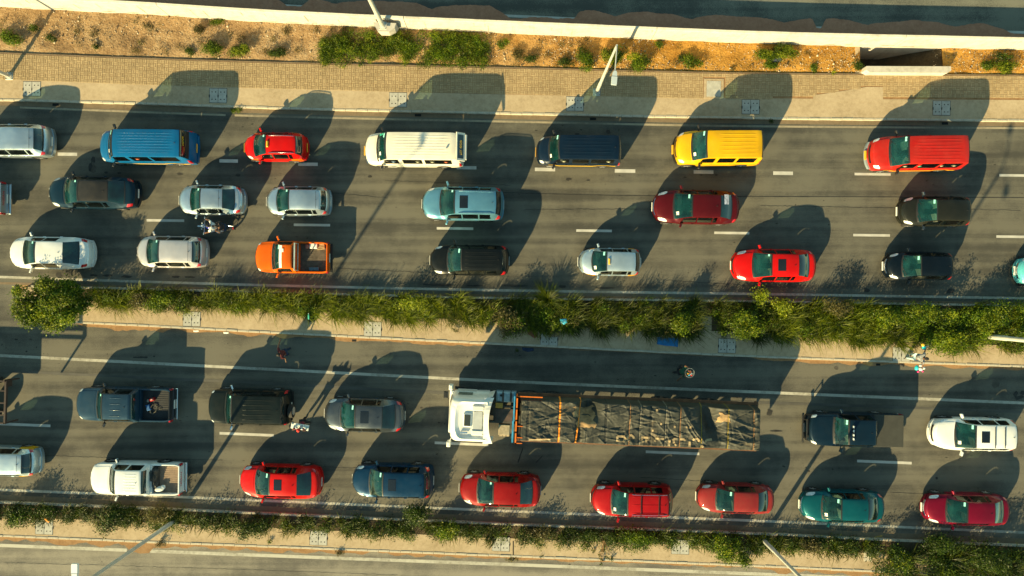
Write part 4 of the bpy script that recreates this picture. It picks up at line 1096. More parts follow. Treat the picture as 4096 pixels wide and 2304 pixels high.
    # pickup box
    if sh.cut:
        x0 = sh.tmax*L-L/2+0.02; x1 = L/2-0.02; zr = 0.62*H; wv = W/2-0.005; fl = 0.82 if kind == 'pickup2' else 0.72
        zs = 0.42
        bedm = bed.get('floor') or M_UNDER
        for sy in (-1, 1):
            b_ = MB(); N_ = 26; v = []; f = []
            for i in range(N_+1):
                x = x0+(x1-x0)*i/N_; dx = abs(x-(sh.wheels[1]*L-L/2)); ra = sh.rw+0.055
                zz = zs if dx > ra else max(zs, 0.02+sh.rw+math.sqrt(ra*ra-dx*dx)-0.03)
                tp = 1-0.10*max(0, (x-x1+0.35)/0.35)**2
                for y, z in ((wv*0.965*tp, zz), (wv*tp, zz+(zr-zz)*0.5), (wv*0.985*tp, zr-0.03), (wv*0.96*tp, zr), (wv*0.90*tp, zr), (wv*0.885*tp, zr-0.03), (wv*0.885*tp, fl-0.02)):
                    v.append((x, sy*y, z))
            for i in range(N_):
                for j in range(6):
                    q = (i*7+j, (i+1)*7+j, (i+1)*7+j+1, i*7+j+1); f.append(q if sy > 0 else q[::-1])
            e0 = tuple(range(7)); e1 = tuple(N_*7+j for j in range(7)); f += [e0[::-1] if sy > 0 else e0, e1 if sy > 0 else e1[::-1]]
            b_.add(v, f); b_.build('bed_side', m, root, True)
        MB().box(x0+0.002, x0+0.06, -wv*0.88, wv*0.88, fl-0.02, zr-0.015).build('bed_front', m, root)
        tg = MB().box(x1-0.065, x1, -wv*0.865, wv*0.865, 0.50, zr-0.01, bev=0.012).build('tailgate', bed.get('gate') or m, root)
        nf = 14
        fl_o = MB().box(x0, x1-0.06, -wv*0.885, wv*0.885, fl-0.05, fl).build('bed_floor', bedm, root)
        for i in range(nf):
            y = -wv*0.84+2*wv*0.84*i/(nf-1)
            MB().box(x0+0.08, x1-0.09, y-0.025, y+0.025, fl-0.01, fl+0.012).build('floor_rib', bedm, fl_o)
        MB().box(x0-0.05, x1-0.1, -0.5, 0.5, 0.35, fl-0.06).build('chassis_frame', M_UNDER, root)
        for sy in (-1, 1):
            MB().box(x1-0.07, x1+0.012, sy*wv*0.935-0.055, sy*wv*0.935+0.045 if sy < 0 else sy*wv*0.935+0.045, 0.70, zr-0.06).build('taillight', M_TAIL, root)
        MB().box(x1+0.02, x1+0.14, -wv*0.93, wv*0.93, 0.42, 0.52, bev=0.02).build('rear_bumper', bed.get('bumper') or M_CHROME, root)
        MB().box(x1+0.015, x1+0.03, -0.24, 0.24, 0.56, 0.67).build('number_plate', plate, root)
        if bed.get('word'):
            text_mesh('tailgate_lettering', bed['word'], 0.20, mat('red_lettering', (0.55, 0.03, 0.03), 0.5), root, (x1+0.006, 0, 0.86), (R(90), 0, R(90)), sx=1.15)
        if bed.get('cover'):
            cv_ = MB().box(x0-0.02, x1-0.01, -wv*0.975, wv*0.975, zr+0.002, zr+0.05, bev=0.02).build('tonneau_cover', bed['cover'], root)
        if bed.get('hoop'):
            h = MB(); xh = x0+0.10
            h.tube([(xh, -wv*0.9, zr), (xh+0.02, -wv*0.72, zr+0.40), (xh+0.02, wv*0.72, zr+0.40), (xh, wv*0.9, zr)], 0.035, 8); h.build('sports_bar', M_BLACK, root, True)
        if bed.get('frame'):
            h = MB(); M_ = bed['frame']
            h.box(x0+0.0, x0+0.05, -wv*0.86, wv*0.86, zr, zr+0.05).box(x0, x0+0.06, -wv*0.86, -wv*0.82, zr, H-0.03).box(x0, x0+0.06, wv*0.82, wv*0.86, zr, H-0.03).box(x0, x0+0.06, -wv*0.86, wv*0.86, H-0.06, H+0.02)
            h.build('headboard_frame', M_, root)
    return root, sh

P_SILV_SKY = paint('paint_silver_sky_tint', (0.50, 0.61, 0.69), 0.85, 0.06, 0.34); P_WHITE = paint('paint_white', (0.80, 0.81, 0.80), 0.1, 0.05); P_CREAMW = paint('paint_cream_white', (0.74, 0.70, 0.60), 0, 0.14, 0.45)  # silver base colour has the blue sky reflection painted in
P_BLUE = paint('paint_bright_blue', (0.002, 0.10, 0.26), 0, 0.05); P_RED = paint('paint_red', (0.5, 0.003, 0.002), 0, 0.02); P_NAVY = paint('paint_navy', (0.003, 0.013, 0.032), 0.1, 0.03)
P_YEL = paint('paint_yellow', (0.66, 0.355, 0.004), 0, 0.05, 0.45); P_VANRED = paint('paint_van_red', (0.4, 0.012, 0.008), 0, 0.08, 0.45); P_DBLUE = paint('paint_dark_blue', (0.004, 0.022, 0.042), 0.3, 0.03)
P_LBLUE = paint('paint_light_blue', (0.16, 0.4, 0.54), 0.7, 0.04, 0.34); P_MAROON = paint('paint_maroon', (0.08, 0.004, 0.007), 0.2, 0.02); P_BLACK = paint('paint_black', (0.005, 0.007, 0.008), 0, 0.03)
P_ORANGE = paint('paint_orange', (0.66, 0.105, 0.001), 0, 0.02, 0.42); P_CHAR = paint('paint_charcoal', (0.020, 0.024, 0.030), 0.2, 0.03); P_SLATE = paint('paint_slate_blue', (0.02, 0.055, 0.095), 0.4, 0.06)
P_DGREEN = paint('paint_black_green', (0.005, 0.01, 0.01), 0.1, 0.03); P_GREY = paint('paint_grey', (0.085, 0.105, 0.125), 0.8, 0.04, 0.34); P_NAVY2 = paint('paint_midnight', (0.004, 0.018, 0.036), 0.3, 0.03)
P_BLUE2 = paint('paint_deep_blue', (0.002, 0.030, 0.075), 0.3, 0.03); P_CRIM = paint('paint_crimson', (0.33, 0.004, 0.006), 0.1, 0.02); P_FADE = paint('paint_faded_red', (0.24, 0.016, 0.018), 0, 0.16, 0.55)
P_TEAL = paint('paint_teal', (0.002, 0.080, 0.100), 0.3, 0.02); P_OLIVE = paint('paint_olive_black', (0.014, 0.016, 0.013), 0.2, 0.10); P_NAVYB = paint('paint_blue_black', (0.002, 0.006, 0.012), 0.1, 0.03)
P_BURG = paint('paint_burgundy', (0.15, 0.002, 0.018), 0.25, 0.02); P_PALE_SKY = paint('paint_pale_silver_sky_tint', (0.54, 0.66, 0.73), 0.75, 0.05, 0.34); P_AQUA = paint('paint_aqua', (0.10, 0.46, 0.52), 0.2, 0.05)  # pale silver base tinted blue to stand in for reflected sky
P_ROSE = paint('paint_warm_silver', (0.62, 0.59, 0.60), 0.6, 0.06, 0.36)
P_DKR = paint('paint_dark_red', (0.23, 0.004, 0.004), 0.1, 0.02)
M_BEDW = mat('bed_planks', (0.10, 0.080, 0.060), 0.85, var=0.35, scale=6); M_BEDM = mat('bed_liner', (0.020, 0.022, 0.025), 0.7, var=0.3, scale=4); M_BEDT = mat('bed_tan_metal', (0.24, 0.17, 0.12), 0.7, var=0.25, scale=5)
M_TONN = mat('tonneau_vinyl', (0.036, 0.036, 0.030), 0.8, var=0.15, scale=3, bump=0.2, bscale=20); M_STEELP = mat('painted_steel', (0.34, 0.40, 0.38), 0.5, var=0.2, scale=5)
VEH = {}
VFIT = {
    'A1': (-26.805, 7.900, -0.0080, 4.038, 1.735),
    'A2': (-19.523, 7.546, -0.0100, 5.055, 1.735),
    'A3': (-12.725, 7.573, -0.0100, 3.343, 1.478),
    'A4': (-5.234, 7.394, -0.0120, 5.248, 1.721),
    'A5': (3.588, 7.328, -0.0120, 4.461, 1.531),
    'A6': (11.034, 7.492, 0.0030, 4.504, 1.798),
    'A7': (21.639, 7.209, 0.0120, 4.851, 1.810),
    'B0': (-29.588, 4.839, -0.0140, 4.782, 1.769),
    'B1': (-22.531, 5.123, -0.0180, 4.799, 1.721),
    'B2': (-16.169, 4.725, -0.0120, 3.522, 1.593),
    'B3': (-11.490, 4.660, -0.0080, 3.418, 1.554),
    'B4': (-2.637, 4.513, -0.0180, 4.329, 1.775),
    'B5': (9.898, 4.341, -0.0220, 4.510, 1.808),
    'B6': (22.729, 4.115, -0.0120, 3.697, 1.595),
    'C1': (-24.819, 1.885, -0.0120, 4.449, 1.727),
    'C2': (-18.324, 1.936, -0.0150, 3.717, 1.695),
    'C3': (-11.780, 1.648, -0.0150, 3.918, 1.697),
    'C4': (-2.281, 1.484, -0.0120, 4.184, 1.619),
    'C5': (5.265, 1.398, -0.0120, 3.262, 1.478),
    'C6': (14.069, 1.206, -0.0080, 4.341, 1.752),
    'C7': (21.868, 1.164, -0.0100, 3.493, 1.503),
    'C8': (29.097, 0.909, -0.0100, 3.671, 1.636),
    'D1': (-20.745, -6.221, -0.0180, 5.101, 1.812),
    'D2': (-14.054, -6.347, -0.0200, 4.324, 1.849),
    'D3': (-7.930, -6.810, -0.0250, 4.280, 1.811),
    'D5': (18.345, -7.577, -0.0140, 4.982, 1.767),
    'D6': (24.762, -7.831, -0.0120, 4.322, 1.716),
    'E0': (-27.497, -9.279, -0.0200, 4.133, 1.550),
    'E1': (-20.118, -10.191, -0.0140, 4.856, 1.699),
    'E2': (-12.450, -10.387, -0.0200, 4.364, 1.751),
    'E3': (-6.402, -10.325, -0.0160, 4.309, 1.749),
    'E4': (-0.636, -10.845, -0.0200, 4.305, 1.744),
    'E5': (6.448, -11.367, -0.0140, 4.273, 1.666),
    'E6': (12.012, -11.303, -0.0250, 3.995, 1.549),
    'E7': (17.748, -11.720, -0.0140, 4.302, 1.664),
    'E8': (24.406, -11.882, -0.0140, 4.368, 1.661),
}

def V(key, nm, kind, m, label, cat='car', **kw):
    cx, cy, rz, L, W = VFIT[key]
    r_, s_ = vehicle(nm, kind, cx, cy, rz, m, label, cat, L=L, W=W, **kw); VEH[key] = (r_, s_); return r_, s_
GA, GB, GC, GD, GE = ('vehicles in the top lane of the upper road', 'vehicles in the middle lane of the upper road', 'vehicles in the lane beside the long grass',
                      'vehicles in the upper lane of the lower road', 'vehicles in the lane beside the lower hedge')
M_TEALS = M_STICK
V('A1', 'hatchback', 'hatch', P_SILV_SKY, 'silver hatchback cut off by the left edge in the top lane', 'car', group=GA, roofline=True, stickers='tr')
V('A2', 'minibus', 'van', P_BLUE, 'bright blue minibus with a ribbed roof and yellow front plate', 'minibus', group=GA, roofribs=8, plate=M_PLATEY, mirrors=M_BLACK, stickers='van')
V('A3', 'small_taxi', 'hatch', P_RED, 'small bright red and orange taxi with silver roof rails', 'taxi', group=GA, rails=True, taxi=True, plate=M_PLATEY, amber_corners=P_ORANGE, antenna=False)
V('A4', 'minibus', 'van', P_CREAMW, 'cream white minibus with a ribbed roof and raised tailgate', 'minibus', group=GA, roofribs=8, plate=M_PLATEY, mirrors=M_BLACK, stickers='van', bumper=M_CHROME, antenna=False)
V('A5', 'minibus', 'van', P_NAVY, 'dark navy minibus with a ribbed roof and yellow front plate', 'minibus', group=GA, roofribs=6, plate=M_PLATEY, mirrors=M_BLACK, stickers='mix')
V('A6', 'people_carrier', 'mpv', P_YEL, 'bright yellow van with grooved roof and black bumper', 'van', group=GA, roofribs=6, ribspan=(0.44, 0.90), mirrors=M_BLACK, stickers='mix', bumper=M_BLACK, plate=M_PLATEY, antenna=False)
V('A7', 'people_carrier', 'mpv', P_VANRED, 'red and orange van with a grey bull bar and grooved roof', 'van', group=GA, roofribs=7, mirrors=M_BLACK, stickers='tr2', bumper=mat('grey_bumper', (0.22, 0.27, 0.30), 0.5), plate=M_PLATEY, antenna=False)
V('B0', 'pickup_truck', 'pickup2', P_SILV_SKY, 'silver pickup with red tailgate lettering, cut off by the left edge', 'pickup', group=GB, bed=dict(floor=M_BEDM, word='NISSAN', hoop=True))
V('B1', 'saloon_car', 'sedan', P_DBLUE, 'long dark blue saloon with a dusty black roof', 'car', group=GB, stickers='tr', mirrors=M_BLACK)
V('B2', 'saloon_car', 'sedan', P_SILV_SKY, 'silver saloon just above the motorcyclist with the blue tank', 'car', group=GB, roofline=True)
V('B3', 'hatchback', 'hatch', P_SILV_SKY, 'silver hatchback directly above the orange pickup', 'car', group=GB, roofline=True, spoiler=True)
V('B4', 'family_suv', 'suv', P_LBLUE, 'light blue estate with silver roof rails and a black sunroof', 'car', group=GB, sunroof=(0.475, 0.575, 0.55), rails=True)
V('B5', 'saloon_car', 'sedan', P_MAROON, 'dark maroon saloon taxi with amber rear corners and a poster in its rear window', 'taxi', group=GB, stickers='mix', grille=M_CHROME)
V('B6', 'hatchback', 'hatch', P_OLIVE, 'dusty black hatchback below the red van, large pale headlights', 'car', group=GB, stickers='tr2', mirrors=P_GREY)
V('C1', 'saloon_car', 'sedan', P_WHITE, 'white saloon beside the median tree at far left', 'car', group=GC, side=[(.285, .475), (.487, .665)])
V('C2', 'hatchback', 'hatch', P_ROSE, 'warm silver hatchback just below the motorcyclist', 'car', group=GC, roofline=True)
V('C3', 'pickup_truck', 'pickup1', P_ORANGE, 'orange single cab pickup with an open plank bed', 'pickup', group=GC, bed=dict(floor=M_BEDW, hoop=False, bumper=M_BLACK, frame=M_STEELP), stickers='tr2', antenna=False, mirrors=P_ORANGE)
V('C4', 'large_suv', 'suv', P_BLACK, 'black estate car below the light blue one', 'car', group=GC, roofribs=5, stickers='tr2', H=1.75)
V('C5', 'small_taxi', 'hatch', P_PALE_SKY, 'small pale silver taxi with amber corners', 'taxi', group=GC, amber_corners=paint('paint_amber', (0.62, 0.27, 0.02), 0, 0.06), taxi=True, stickers='mix', antenna=False)
V('C6', 'saloon_car', 'sedan', P_RED, 'bright red saloon with a black sunroof in the upper road', 'car', group=GC, sunroof=(0.49, 0.585, 0.55))
V('C7', 'hatchback', 'hatch', P_NAVYB, 'glossy black hatchback with a chrome grille next to the grass', 'car', group=GC, grille=M_CHROME, stickers='tr2')
V('C8', 'hatchback', 'hatch', P_AQUA, 'aqua car whose nose enters at the right edge', 'car', group=GC, grille=M_CHROME)
V('D1', 'pickup_truck', 'pickup2', P_SLATE, 'slate blue double cab pickup with a red can in its open bed', 'pickup', group=GD, roofribs=4, ribspan=(0.44, 0.56), bed=dict(floor=M_BEDM, hoop=False, gate=P_CHAR), mirrors=M_BLACK)
V('D2', 'off_road_car', 'boxsuv', P_DGREEN, 'black off-road car with a spare wheel on its back', 'car', group=GD, roofribs=5, ribspan=(0.5, 0.88), spare=True, mirrors=M_CHROME, bumper=M_BLACK)
V('D3', 'saloon_car', 'sedan', P_GREY, 'grey saloon with a dark sunroof in front of the lorry', 'car', group=GD, sunroof=(0.485, 0.585, 0.55), stickers='tr2')
V('D5', 'pickup_truck', 'pickup2', P_NAVY2, 'navy pickup with roof lamps and a flat black bed cover', 'pickup', group=GD, bed=dict(cover=M_TONN, hoop=False), bumper=M_BLACK, stickers='tr2')
V('D6', 'crossover_car', 'suv', P_WHITE, 'white crossover with a black sunroof and roof bars at far right', 'car', group=GD, sunroof=(0.475, 0.57, 0.5), cross=(0.63, 0.75), stickers='mix', H=1.60)
V('E0', 'small_taxi', 'hatch', P_PALE_SKY, 'white taxi with amber rear corners, cut off by the left edge', 'taxi', group=GE, amber_corners=P_YEL, roofline=True)
V('E1', 'pickup_truck', 'pickup2', P_WHITE, 'white double cab pickup with lettering on its tailgate', 'pickup', group=GE, roofribs=7, ribspan=(0.46, 0.60), bed=dict(floor=M_BEDT, hoop=False, word='NISSAN'), stickers='')
V('E2', 'saloon_car', 'sedan', P_RED, 'bright red saloon with a black sunroof beside the lower hedge', 'car', group=GE, sunroof=(0.475, 0.57, 0.5), stickers='tr2')
V('E3', 'family_suv', 'suv', P_BLUE2, 'deep blue estate with a black sunroof beside the lower hedge', 'car', group=GE, sunroof=(0.48, 0.575, 0.5), stickers='tr2')
V('E4', 'saloon_car', 'sedan', P_DKR, 'plain dark red saloon under the lorry cab', 'car', group=GE, stickers='tr')
V('E5', 'family_suv', 'suv', P_CRIM, 'crimson estate with silver roof rails and two cross bars', 'car', group=GE, rails=True, cross=(0.57, 0.79), roofribs=3, stickers='mix')
V('E6', 'saloon_car', 'sedan', P_FADE, 'sun-faded dull red saloon behind the one with cross bars', 'car', group=GE, stickers='tr2', antenna=False)
V('E7', 'saloon_car', 'sedan', P_TEAL, 'teal green saloon beside the lower hedge', 'car', group=GE, stickers='mix', grille=M_CHROME)
V('E8', 'saloon_car', 'sedan', P_BURG, 'glossy burgundy saloon with a chrome grille at lower right', 'car', group=GE, stickers='tr2', grille=M_CHROME, backglass=glass_mat('pale_rear_glass', (0.05, 0.12, 0.11), (0.10, 0.20, 0.18)))

# individual marks
r_, s_ = VEH['A3']
r_, s_ = VEH['B5']; P0 = s_.P(0.82, 8.7, 1)+s_.N(0.82, 8.7, 1)*0.03; n = s_.N(0.82, 8.7, 1)
dx = (s_.P(0.84, 8.7, 1)-s_.P(0.80, 8.7, 1)).normalized(); dy = Vector((0, 1, 0)); dy = (dy-dx*dy.dot(dx)).normalized()
mesh_obj('window_poster', [P0+dx*a*.15+dy*b*.26 for a, b in ((-1,-1),(1,-1),(1,1),(-1,1))], [(0,1,2,3)], mat('poster_print', (0.62, 0.60, 0.68), 0.5, var=0.45, scale=7), r_)
r_, s_ = VEH['B1']     # dusty fabric-dark roof
s_.patch('roof_panel', paint('paint_roof_black', (0.020, 0.021, 0.023), 0, 0.22, 0.5), r_, 0.425, 0.745, 7.3, 10, off=0.006, nt=8, nv=4)
r_, s_ = VEH['C3']     # white visor band and roof mark
s_.patch('visor_band', M_PAPER, r_, 0.385, 0.425, 7.3, 10, off=0.018, nt=3, nv=4)
mesh_obj('roof_mark', [(0.44*s_.L-s_.L/2+a*.045, 0.32+b*.09, s_.H-0.02+0.035) for a, b in ((-1,-1),(1,-1),(1,1),(-1,1))], [(0,1,2,3)], M_PAPER, r_)
r_, s_ = VEH['D5']     # roof lamps
b = MB().box(0.40*s_.L-s_.L/2-0.035, 0.40*s_.L-s_.L/2+0.035, -0.42, 0.42, s_.H, s_.H+0.05, bev=0.01).build('light_bar', M_BLACK, r_)
for k in range(4):
    MB().box(0.40*s_.L-s_.L/2-0.06, 0.40*s_.L-s_.L/2+0.0, -0.36+k*0.21, -0.25+k*0.21, s_.H+0.015, s_.H+0.10, bev=0.02).build('roof_lamp', M_LAMP, b)
bb = MB().tube([(-s_.L/2-0.14, -0.78, 0.55), (-s_.L/2-0.19, -0.7, 0.62), (-s_.L/2-0.19, 0.7, 0.62), (-s_.L/2-0.14, 0.78, 0.55)], 0.05, 8).tube([(-s_.L/2-0.12, -0.55, 0.98), (-s_.L/2-0.12, 0.55, 0.98)], 0.035, 8)
for y in (-0.5, 0.5): bb.tube([(-s_.L/2-0.17, y, 0.6), (-s_.L/2-0.12, y, 0.98)], 0.03, 6)
bb.build('bull_bar', M_BLACK, r_, True)
# numbers and route marks on the windscreens and tailgates of the minibuses
r_, s_ = VEH['A4']; t = 0.20; p = s_.P(t, 8.1, 1)+s_.N(t, 8.1, 1)*0.03; nn = s_.N(t, 8.6, 1)
pit = math.atan2(nn.x, nn.z)
text_mesh('screen_lettering', '80-01', 0.16, mat('green_sticker', (0.05, 0.55, 0.38), 0.4), r_, (p.x-0.03, p.y, p.z+0.03), (0, pit, 0), sx=1.1)
# raised tailgate of the cream minibus: a panel hinged at the roof edge, window and yellow lettering
xh = 0.945*s_.L-s_.L/2; zh = s_.H-0.03
tg = MB(); T = Matrix.Translation((xh, 0, zh)) @ Matrix.Rotation(R(34), 4, 'Y')
tg.box(0.0, 0.52, -0.74, 0.74, -0.03, 0.03, bev=0.015, T=T).box(0.52, 0.62, -0.66, 0.66, -0.03, 0.05, bev=0.015, T=T)
tgo = tg.build('tailgate', P_CREAMW, r_)
MB().box(0.07, 0.42, -0.62, 0.62, 0.028, 0.038, T=T).build('window', M_REAR, tgo)
M_YEL = mat('yellow_lettering', (0.75, 0.45, 0.02), 0.5)
lt = text_on('lettering', 'GOD 1ST', 0.17, M_YEL, tgo, T @ Matrix.Translation((0.25, -0.05, 0.043)) @ Matrix.Rotation(R(-90), 4, 'Z'), 1.1)
MB().ball((0.35*s_.L, -0.12, s_.H+0.05), (0.05, 0.05, 0.07), 8, 6).build('roof_vent', M_CHROME, r_)
r_, s_ = VEH['A2']; P0 = s_.P(0.962, 9.6, 1)+s_.N(0.962, 9.6, 1)*0.03; ex = (s_.P(0.970, 9.6, 1)-s_.P(0.955, 9.6, 1)).normalized(); ey = Vector((0, 1, 0)); nz_ = ex.cross(ey).normalized()
mtx = Matrix(((-ey.x, ex.x, nz_.x, P0.x), (-ey.y, ex.y, nz_.y, P0.y), (-ey.z, ex.z, nz_.z, P0.z), (0, 0, 0, 1)))
mtx = Matrix.Translation(P0) @ Matrix(((ex.x, ey.x, nz_.x, 0), (ex.y, ey.y, nz_.y, 0), (ex.z, ey.z, nz_.z, 0), (0, 0, 0, 1))) @ Matrix.Rotation(R(-90), 4, 'Z')
text_on('rear_lettering', 'ADOM', 0.15, M_YEL, r_, mtx, 1.1)
for key, m_ in (('A2', M_YEL), ('A7', M_YEL), ('A5', M_YEL)):     # painted stripe along the sides
    r_, s_ = VEH[key]; s_.patch('side_stripe', m_, r_, 0.10, 0.95, 1.6, 2.1, off=0.010, nt=12, nv=1, skirt=0.004)
# people and seats glimpsed behind open side windows
rs = random.Random(8)
for key in ('A2', 'A4', 'A5', 'A7'):
    r_, s_ = VEH[key]
    for t in (0.30, 0.46, 0.55, 0.70, 0.84):
        if rs.random() < 0.25: continue
        c_ = rs.choice([(0.6, 0.6, 0.62), (0.55, 0.12, 0.05), (0.05, 0.35, 0.20), (0.45, 0.42, 0.30), (0.20, 0.30, 0.45)])
        p = s_.P(t, 5.4, -1)
        MB().ball((p.x, p.y+0.03, p.z), (0.13, 0.05, 0.09), 8, 5).build('passenger_sleeve', mat('sleeve_%02d' % int(c_[0]*100), c_, 0.8, var=0.3, scale=20), r_, True)

# loads in the pickup beds: things of their own
def thing_mesh(mb, name, m, label, cat, loc=(0,0,0), rz=0, group=None, smooth=False):
    o = mb.build(name, m, None, smooth); o.location = loc; o.rotation_euler = (0, 0, rz); return tag(o, label, cat, group)
def bedpt(key, lx, ly):
    cx, cy, rz = VFIT[key][:3]; return (cx+lx*math.cos(rz)-ly*math.sin(rz), cy+lx*math.sin(rz)+ly*math.cos(rz))
zD = 0.82
M_JERRY = mat('red_plastic', (0.35, 0.012, 0.012), 0.4); M_ROPE = mat('rope', (0.12, 0.115, 0.09), 0.9, var=0.3, scale=20)
x, y = bedpt('D1', 1.55, 0.30)
jc = empty('fuel_can', (x, y, zD+0.012), 0.4); tag(jc, 'small red fuel can in the bed of the slate blue pickup', 'fuel can')
jc.scale = (0.78, 0.78, 0.78); MB().box(-0.13, 0.13, -0.10, 0.10, 0, 0.30, bev=0.03).build('can', M_JERRY, jc); MB().box(-0.06, 0.06, -0.02, 0.02, 0.30, 0.34, bev=0.008).build('handle', M_PAPER, jc); MB().disc((0.09, 0.05, 0.31), 'z', 0.03, 0.03, 10).build('cap', M_BLACK, jc)
x, y = bedpt('D1', 1.30, -0.15)
thing_mesh(MB().box(-0.10, 0.10, -0.16, 0.16, 0, 0.12, bev=0.03), 'folded_sheet', mat('blue_sheet', (0.015, 0.10, 0.28), 0.7, var=0.3, scale=8), 'crumpled blue sheet in the bed of the slate blue pickup', 'sheet', (x, y, zD+0.012), 0.3)
rp_ = MB(); rr = random.Random(4); pts_ = [(0.17*math.cos(a*0.9)*(1+0.2*rr.random())+0.0, 0.24*math.sin(a*0.9+0.3)*(1+0.2*rr.random()), 0.02+0.02*rr.random()+a*0.001) for a in range(42)]
pts_ += [(0.26, 0.1, 0.03), (0.38, 0.05, 0.02), (0.42, -0.02, 0.02), (0.36, -0.06, 0.02), (0.28, 0.0, 0.02)]
x, y = bedpt('D1', 1.57, -0.22); thing_mesh(rp_.tube(pts_, 0.012, 5), 'coiled_rope', M_ROPE, 'loosely coiled rope in the bed of the slate blue pickup', 'rope', (x, y, zD+0.015), 0)
x, y = bedpt('D1', 1.28, 0.22); thing_mesh(MB().ball((0, 0, 0.07), (0.07, 0.09, 0.07)), 'small_bundle', mat('grey_cloth', (0.16, 0.20, 0.18), 0.9), 'small grey-green bundle beside the red fuel can', 'bundle', (x, y, zD+0.012), smooth=True)
zE = 0.82
x, y = bedpt('E1', 0.98, 0.05)
ts_ = MB(); N_ = 18; v = []; f = []
for i in range(N_+1):
    for j in range(N_+1):
        a, b = i/N_-0.5, j/N_-0.5; q = Vector((a*3, b*3, 3)); e = max(0, 1-(2*max(abs(a), abs(b)))**3)
        v.append((a*0.52+0.05*mnoise.noise(q), b*1.25+0.05*mnoise.noise(q*2), e*(0.30+0.22*mnoise.noise(q*1.6)+0.08*mnoise.noise(q*5))+0.01))
for i in range(N_):
    for j in range(N_): f.append((i*(N_+1)+j, (i+1)*(N_+1)+j, (i+1)*(N_+1)+j+1, i*(N_+1)+j+1))
ts_.add(v, f); M_DTARP = mat('black_sheet', (0.020, 0.022, 0.022), 0.5, var=0.4, scale=5)
thing_mesh(ts_, 'folded_tarpaulin', M_DTARP, 'heaped black sheet behind the cab of the white pickup', 'tarpaulin', (x+0.02, y, zE+0.012), smooth=True)
x, y = bedpt('E1', 1.32, -0.52)
thing_mesh(MB().ball((0, 0, 0.12), (0.28, 0.16, 0.12), 12, 8).ball((0.18, 0.04, 0.10), (0.14, 0.13, 0.11), 10, 7), 'white_sack', mat('woven_sack', (0.62, 0.64, 0.62), 0.85, var=0.15, scale=12), 'stuffed white sack in the bed of the white pickup', 'sack', (x, y, zE+0.012), 0.3, smooth=True)
zC = 0.72
x, y = bedpt('C3', 1.15, 0.62); thing_mesh(MB().box(-0.20, 0.20, -0.14, 0.14, 0, 0.20, bev=0.02), 'white_box', M_PAPER, 'white box against the far side of the orange pickup bed', 'box', (x, y, zC+0.012), -0.02)
x, y = bedpt('C3', 0.82, 0.60); thing_mesh(MB().ball((0, 0, 0.13), (0.13, 0.15, 0.13), 10, 7), 'reddish_sack', mat('reddish_sack', (0.25, 0.09, 0.07), 0.9, var=0.3, scale=10), 'small reddish sack in the orange pickup bed', 'sack', (x, y, zC+0.012), smooth=True)
x, y = bedpt('C3', 1.18, -0.62); thing_mesh(MB().box(-0.26, 0.26, -0.10, 0.10, 0, 0.16, bev=0.03), 'blue_box', mat('grey_blue_box', (0.08, 0.13, 0.17), 0.6, var=0.2, scale=8), 'grey-blue box along the near side of the orange pickup bed', 'box', (x, y, zC+0.012))
x, y = bedpt('C3', 1.52, 0.58)
cr = MB()
for k in range(4): cr.box(-0.20, 0.20, -0.14+k*0.08, -0.09+k*0.08, 0.0+0.01*k, 0.10)
thing_mesh(cr, 'timber_offcuts', mat('raw_timber', (0.42, 0.30, 0.15), 0.8, var=0.25, scale=6), 'sunlit timber offcuts in the corner of the orange pickup bed', 'timber', (x, y, zC+0.012), 0.1)

# ------------------------------------------------------------------ the lorry: white tractor, loaded trailer
RZ = -0.042
def loc_line(px, py): return g(px, py)
# local frame: origin on the ground below the cab front, x to the rear, y to the far (north) side
ox, oy = 1812, 1636
truck = empty('articulated_lorry', (*g(ox, oy), 0), RZ)
tag(truck, 'white articulated lorry with a long trailer loaded under black sheeting', 'lorry')
P_TRW = paint('paint_lorry_white', (0.80, 0.79, 0.74), 0, 0.05, 0.4)
M_GREYP = mat('grey_panel', (0.42, 0.44, 0.44), 0.5, var=0.1, scale=4); M_STL = mat('chassis_steel', (0.055, 0.045, 0.038), 0.7, var=0.4, scale=3); M_GREASE = mat('greasy_steel', (0.06, 0.035, 0.028), 0.6, var=0.6, scale=3)
M_CHKP = mat('tank_metal', (0.26, 0.35, 0.40), 0.45, metal=0.3, var=0.15, scale=5); M_ORF = mat('orange_steel', (0.62, 0.14, 0.008), 0.5, var=0.12, scale=4); M_RUST = mat('rusty_steel', (0.17, 0.075, 0.035), 0.8, var=0.35, scale=3)
M_BLUP = mat('blue_steel', (0.03, 0.25, 0.50), 0.5, var=0.3, scale=3)
# cab: rounded in plan, roof dished with a raised rim
CW = 1.22; CL = 2.0; CH = 3.05
def cabring(z, fx, w, r, rx):
    """plan outline of the cab at height z: front at x=fx with round corners"""
    pts = []
    for i in range(9):
        a = math.pi/2*i/8; pts.append((fx+r-r*math.sin(math.pi/2-a)*1.0, (w-r)+r*math.sin(a)))
    front = [(fx-0.06*(1-(y/w)**2), y, z) for y in (0.0, w*0.35, w*0.62)]
    left = [(p[0], p[1], z) for p in pts]+[(rx, w, z)]
    half = front+left
    other = [(x, -y, zz) for x, y, zz in half[1:]]
    return other[::-1]+half
rings = [cabring(0.45, 0.02, 1.19, 0.32, CL), cabring(1.0, 0.0, 1.22, 0.30, CL), cabring(1.45, 0.0, 1.22, 0.30, CL), cabring(1.5, 0.02, 1.20, 0.30, CL), cabring(2.25, 0.10, 1.14, 0.32, CL),
         cabring(2.5, 0.10, 1.16, 0.36, CL), cabring(2.85, 0.20, 1.08, 0.36, CL), cabring(3.00, 0.34, 0.99, 0.36, CL), cabring(3.02, 0.42, 0.94, 0.34, CL-0.04), cabring(2.92, 0.56, 0.84, 0.22, CL-0.16), cabring(2.90, 0.62, 0.80, 0.2, CL-0.2)]
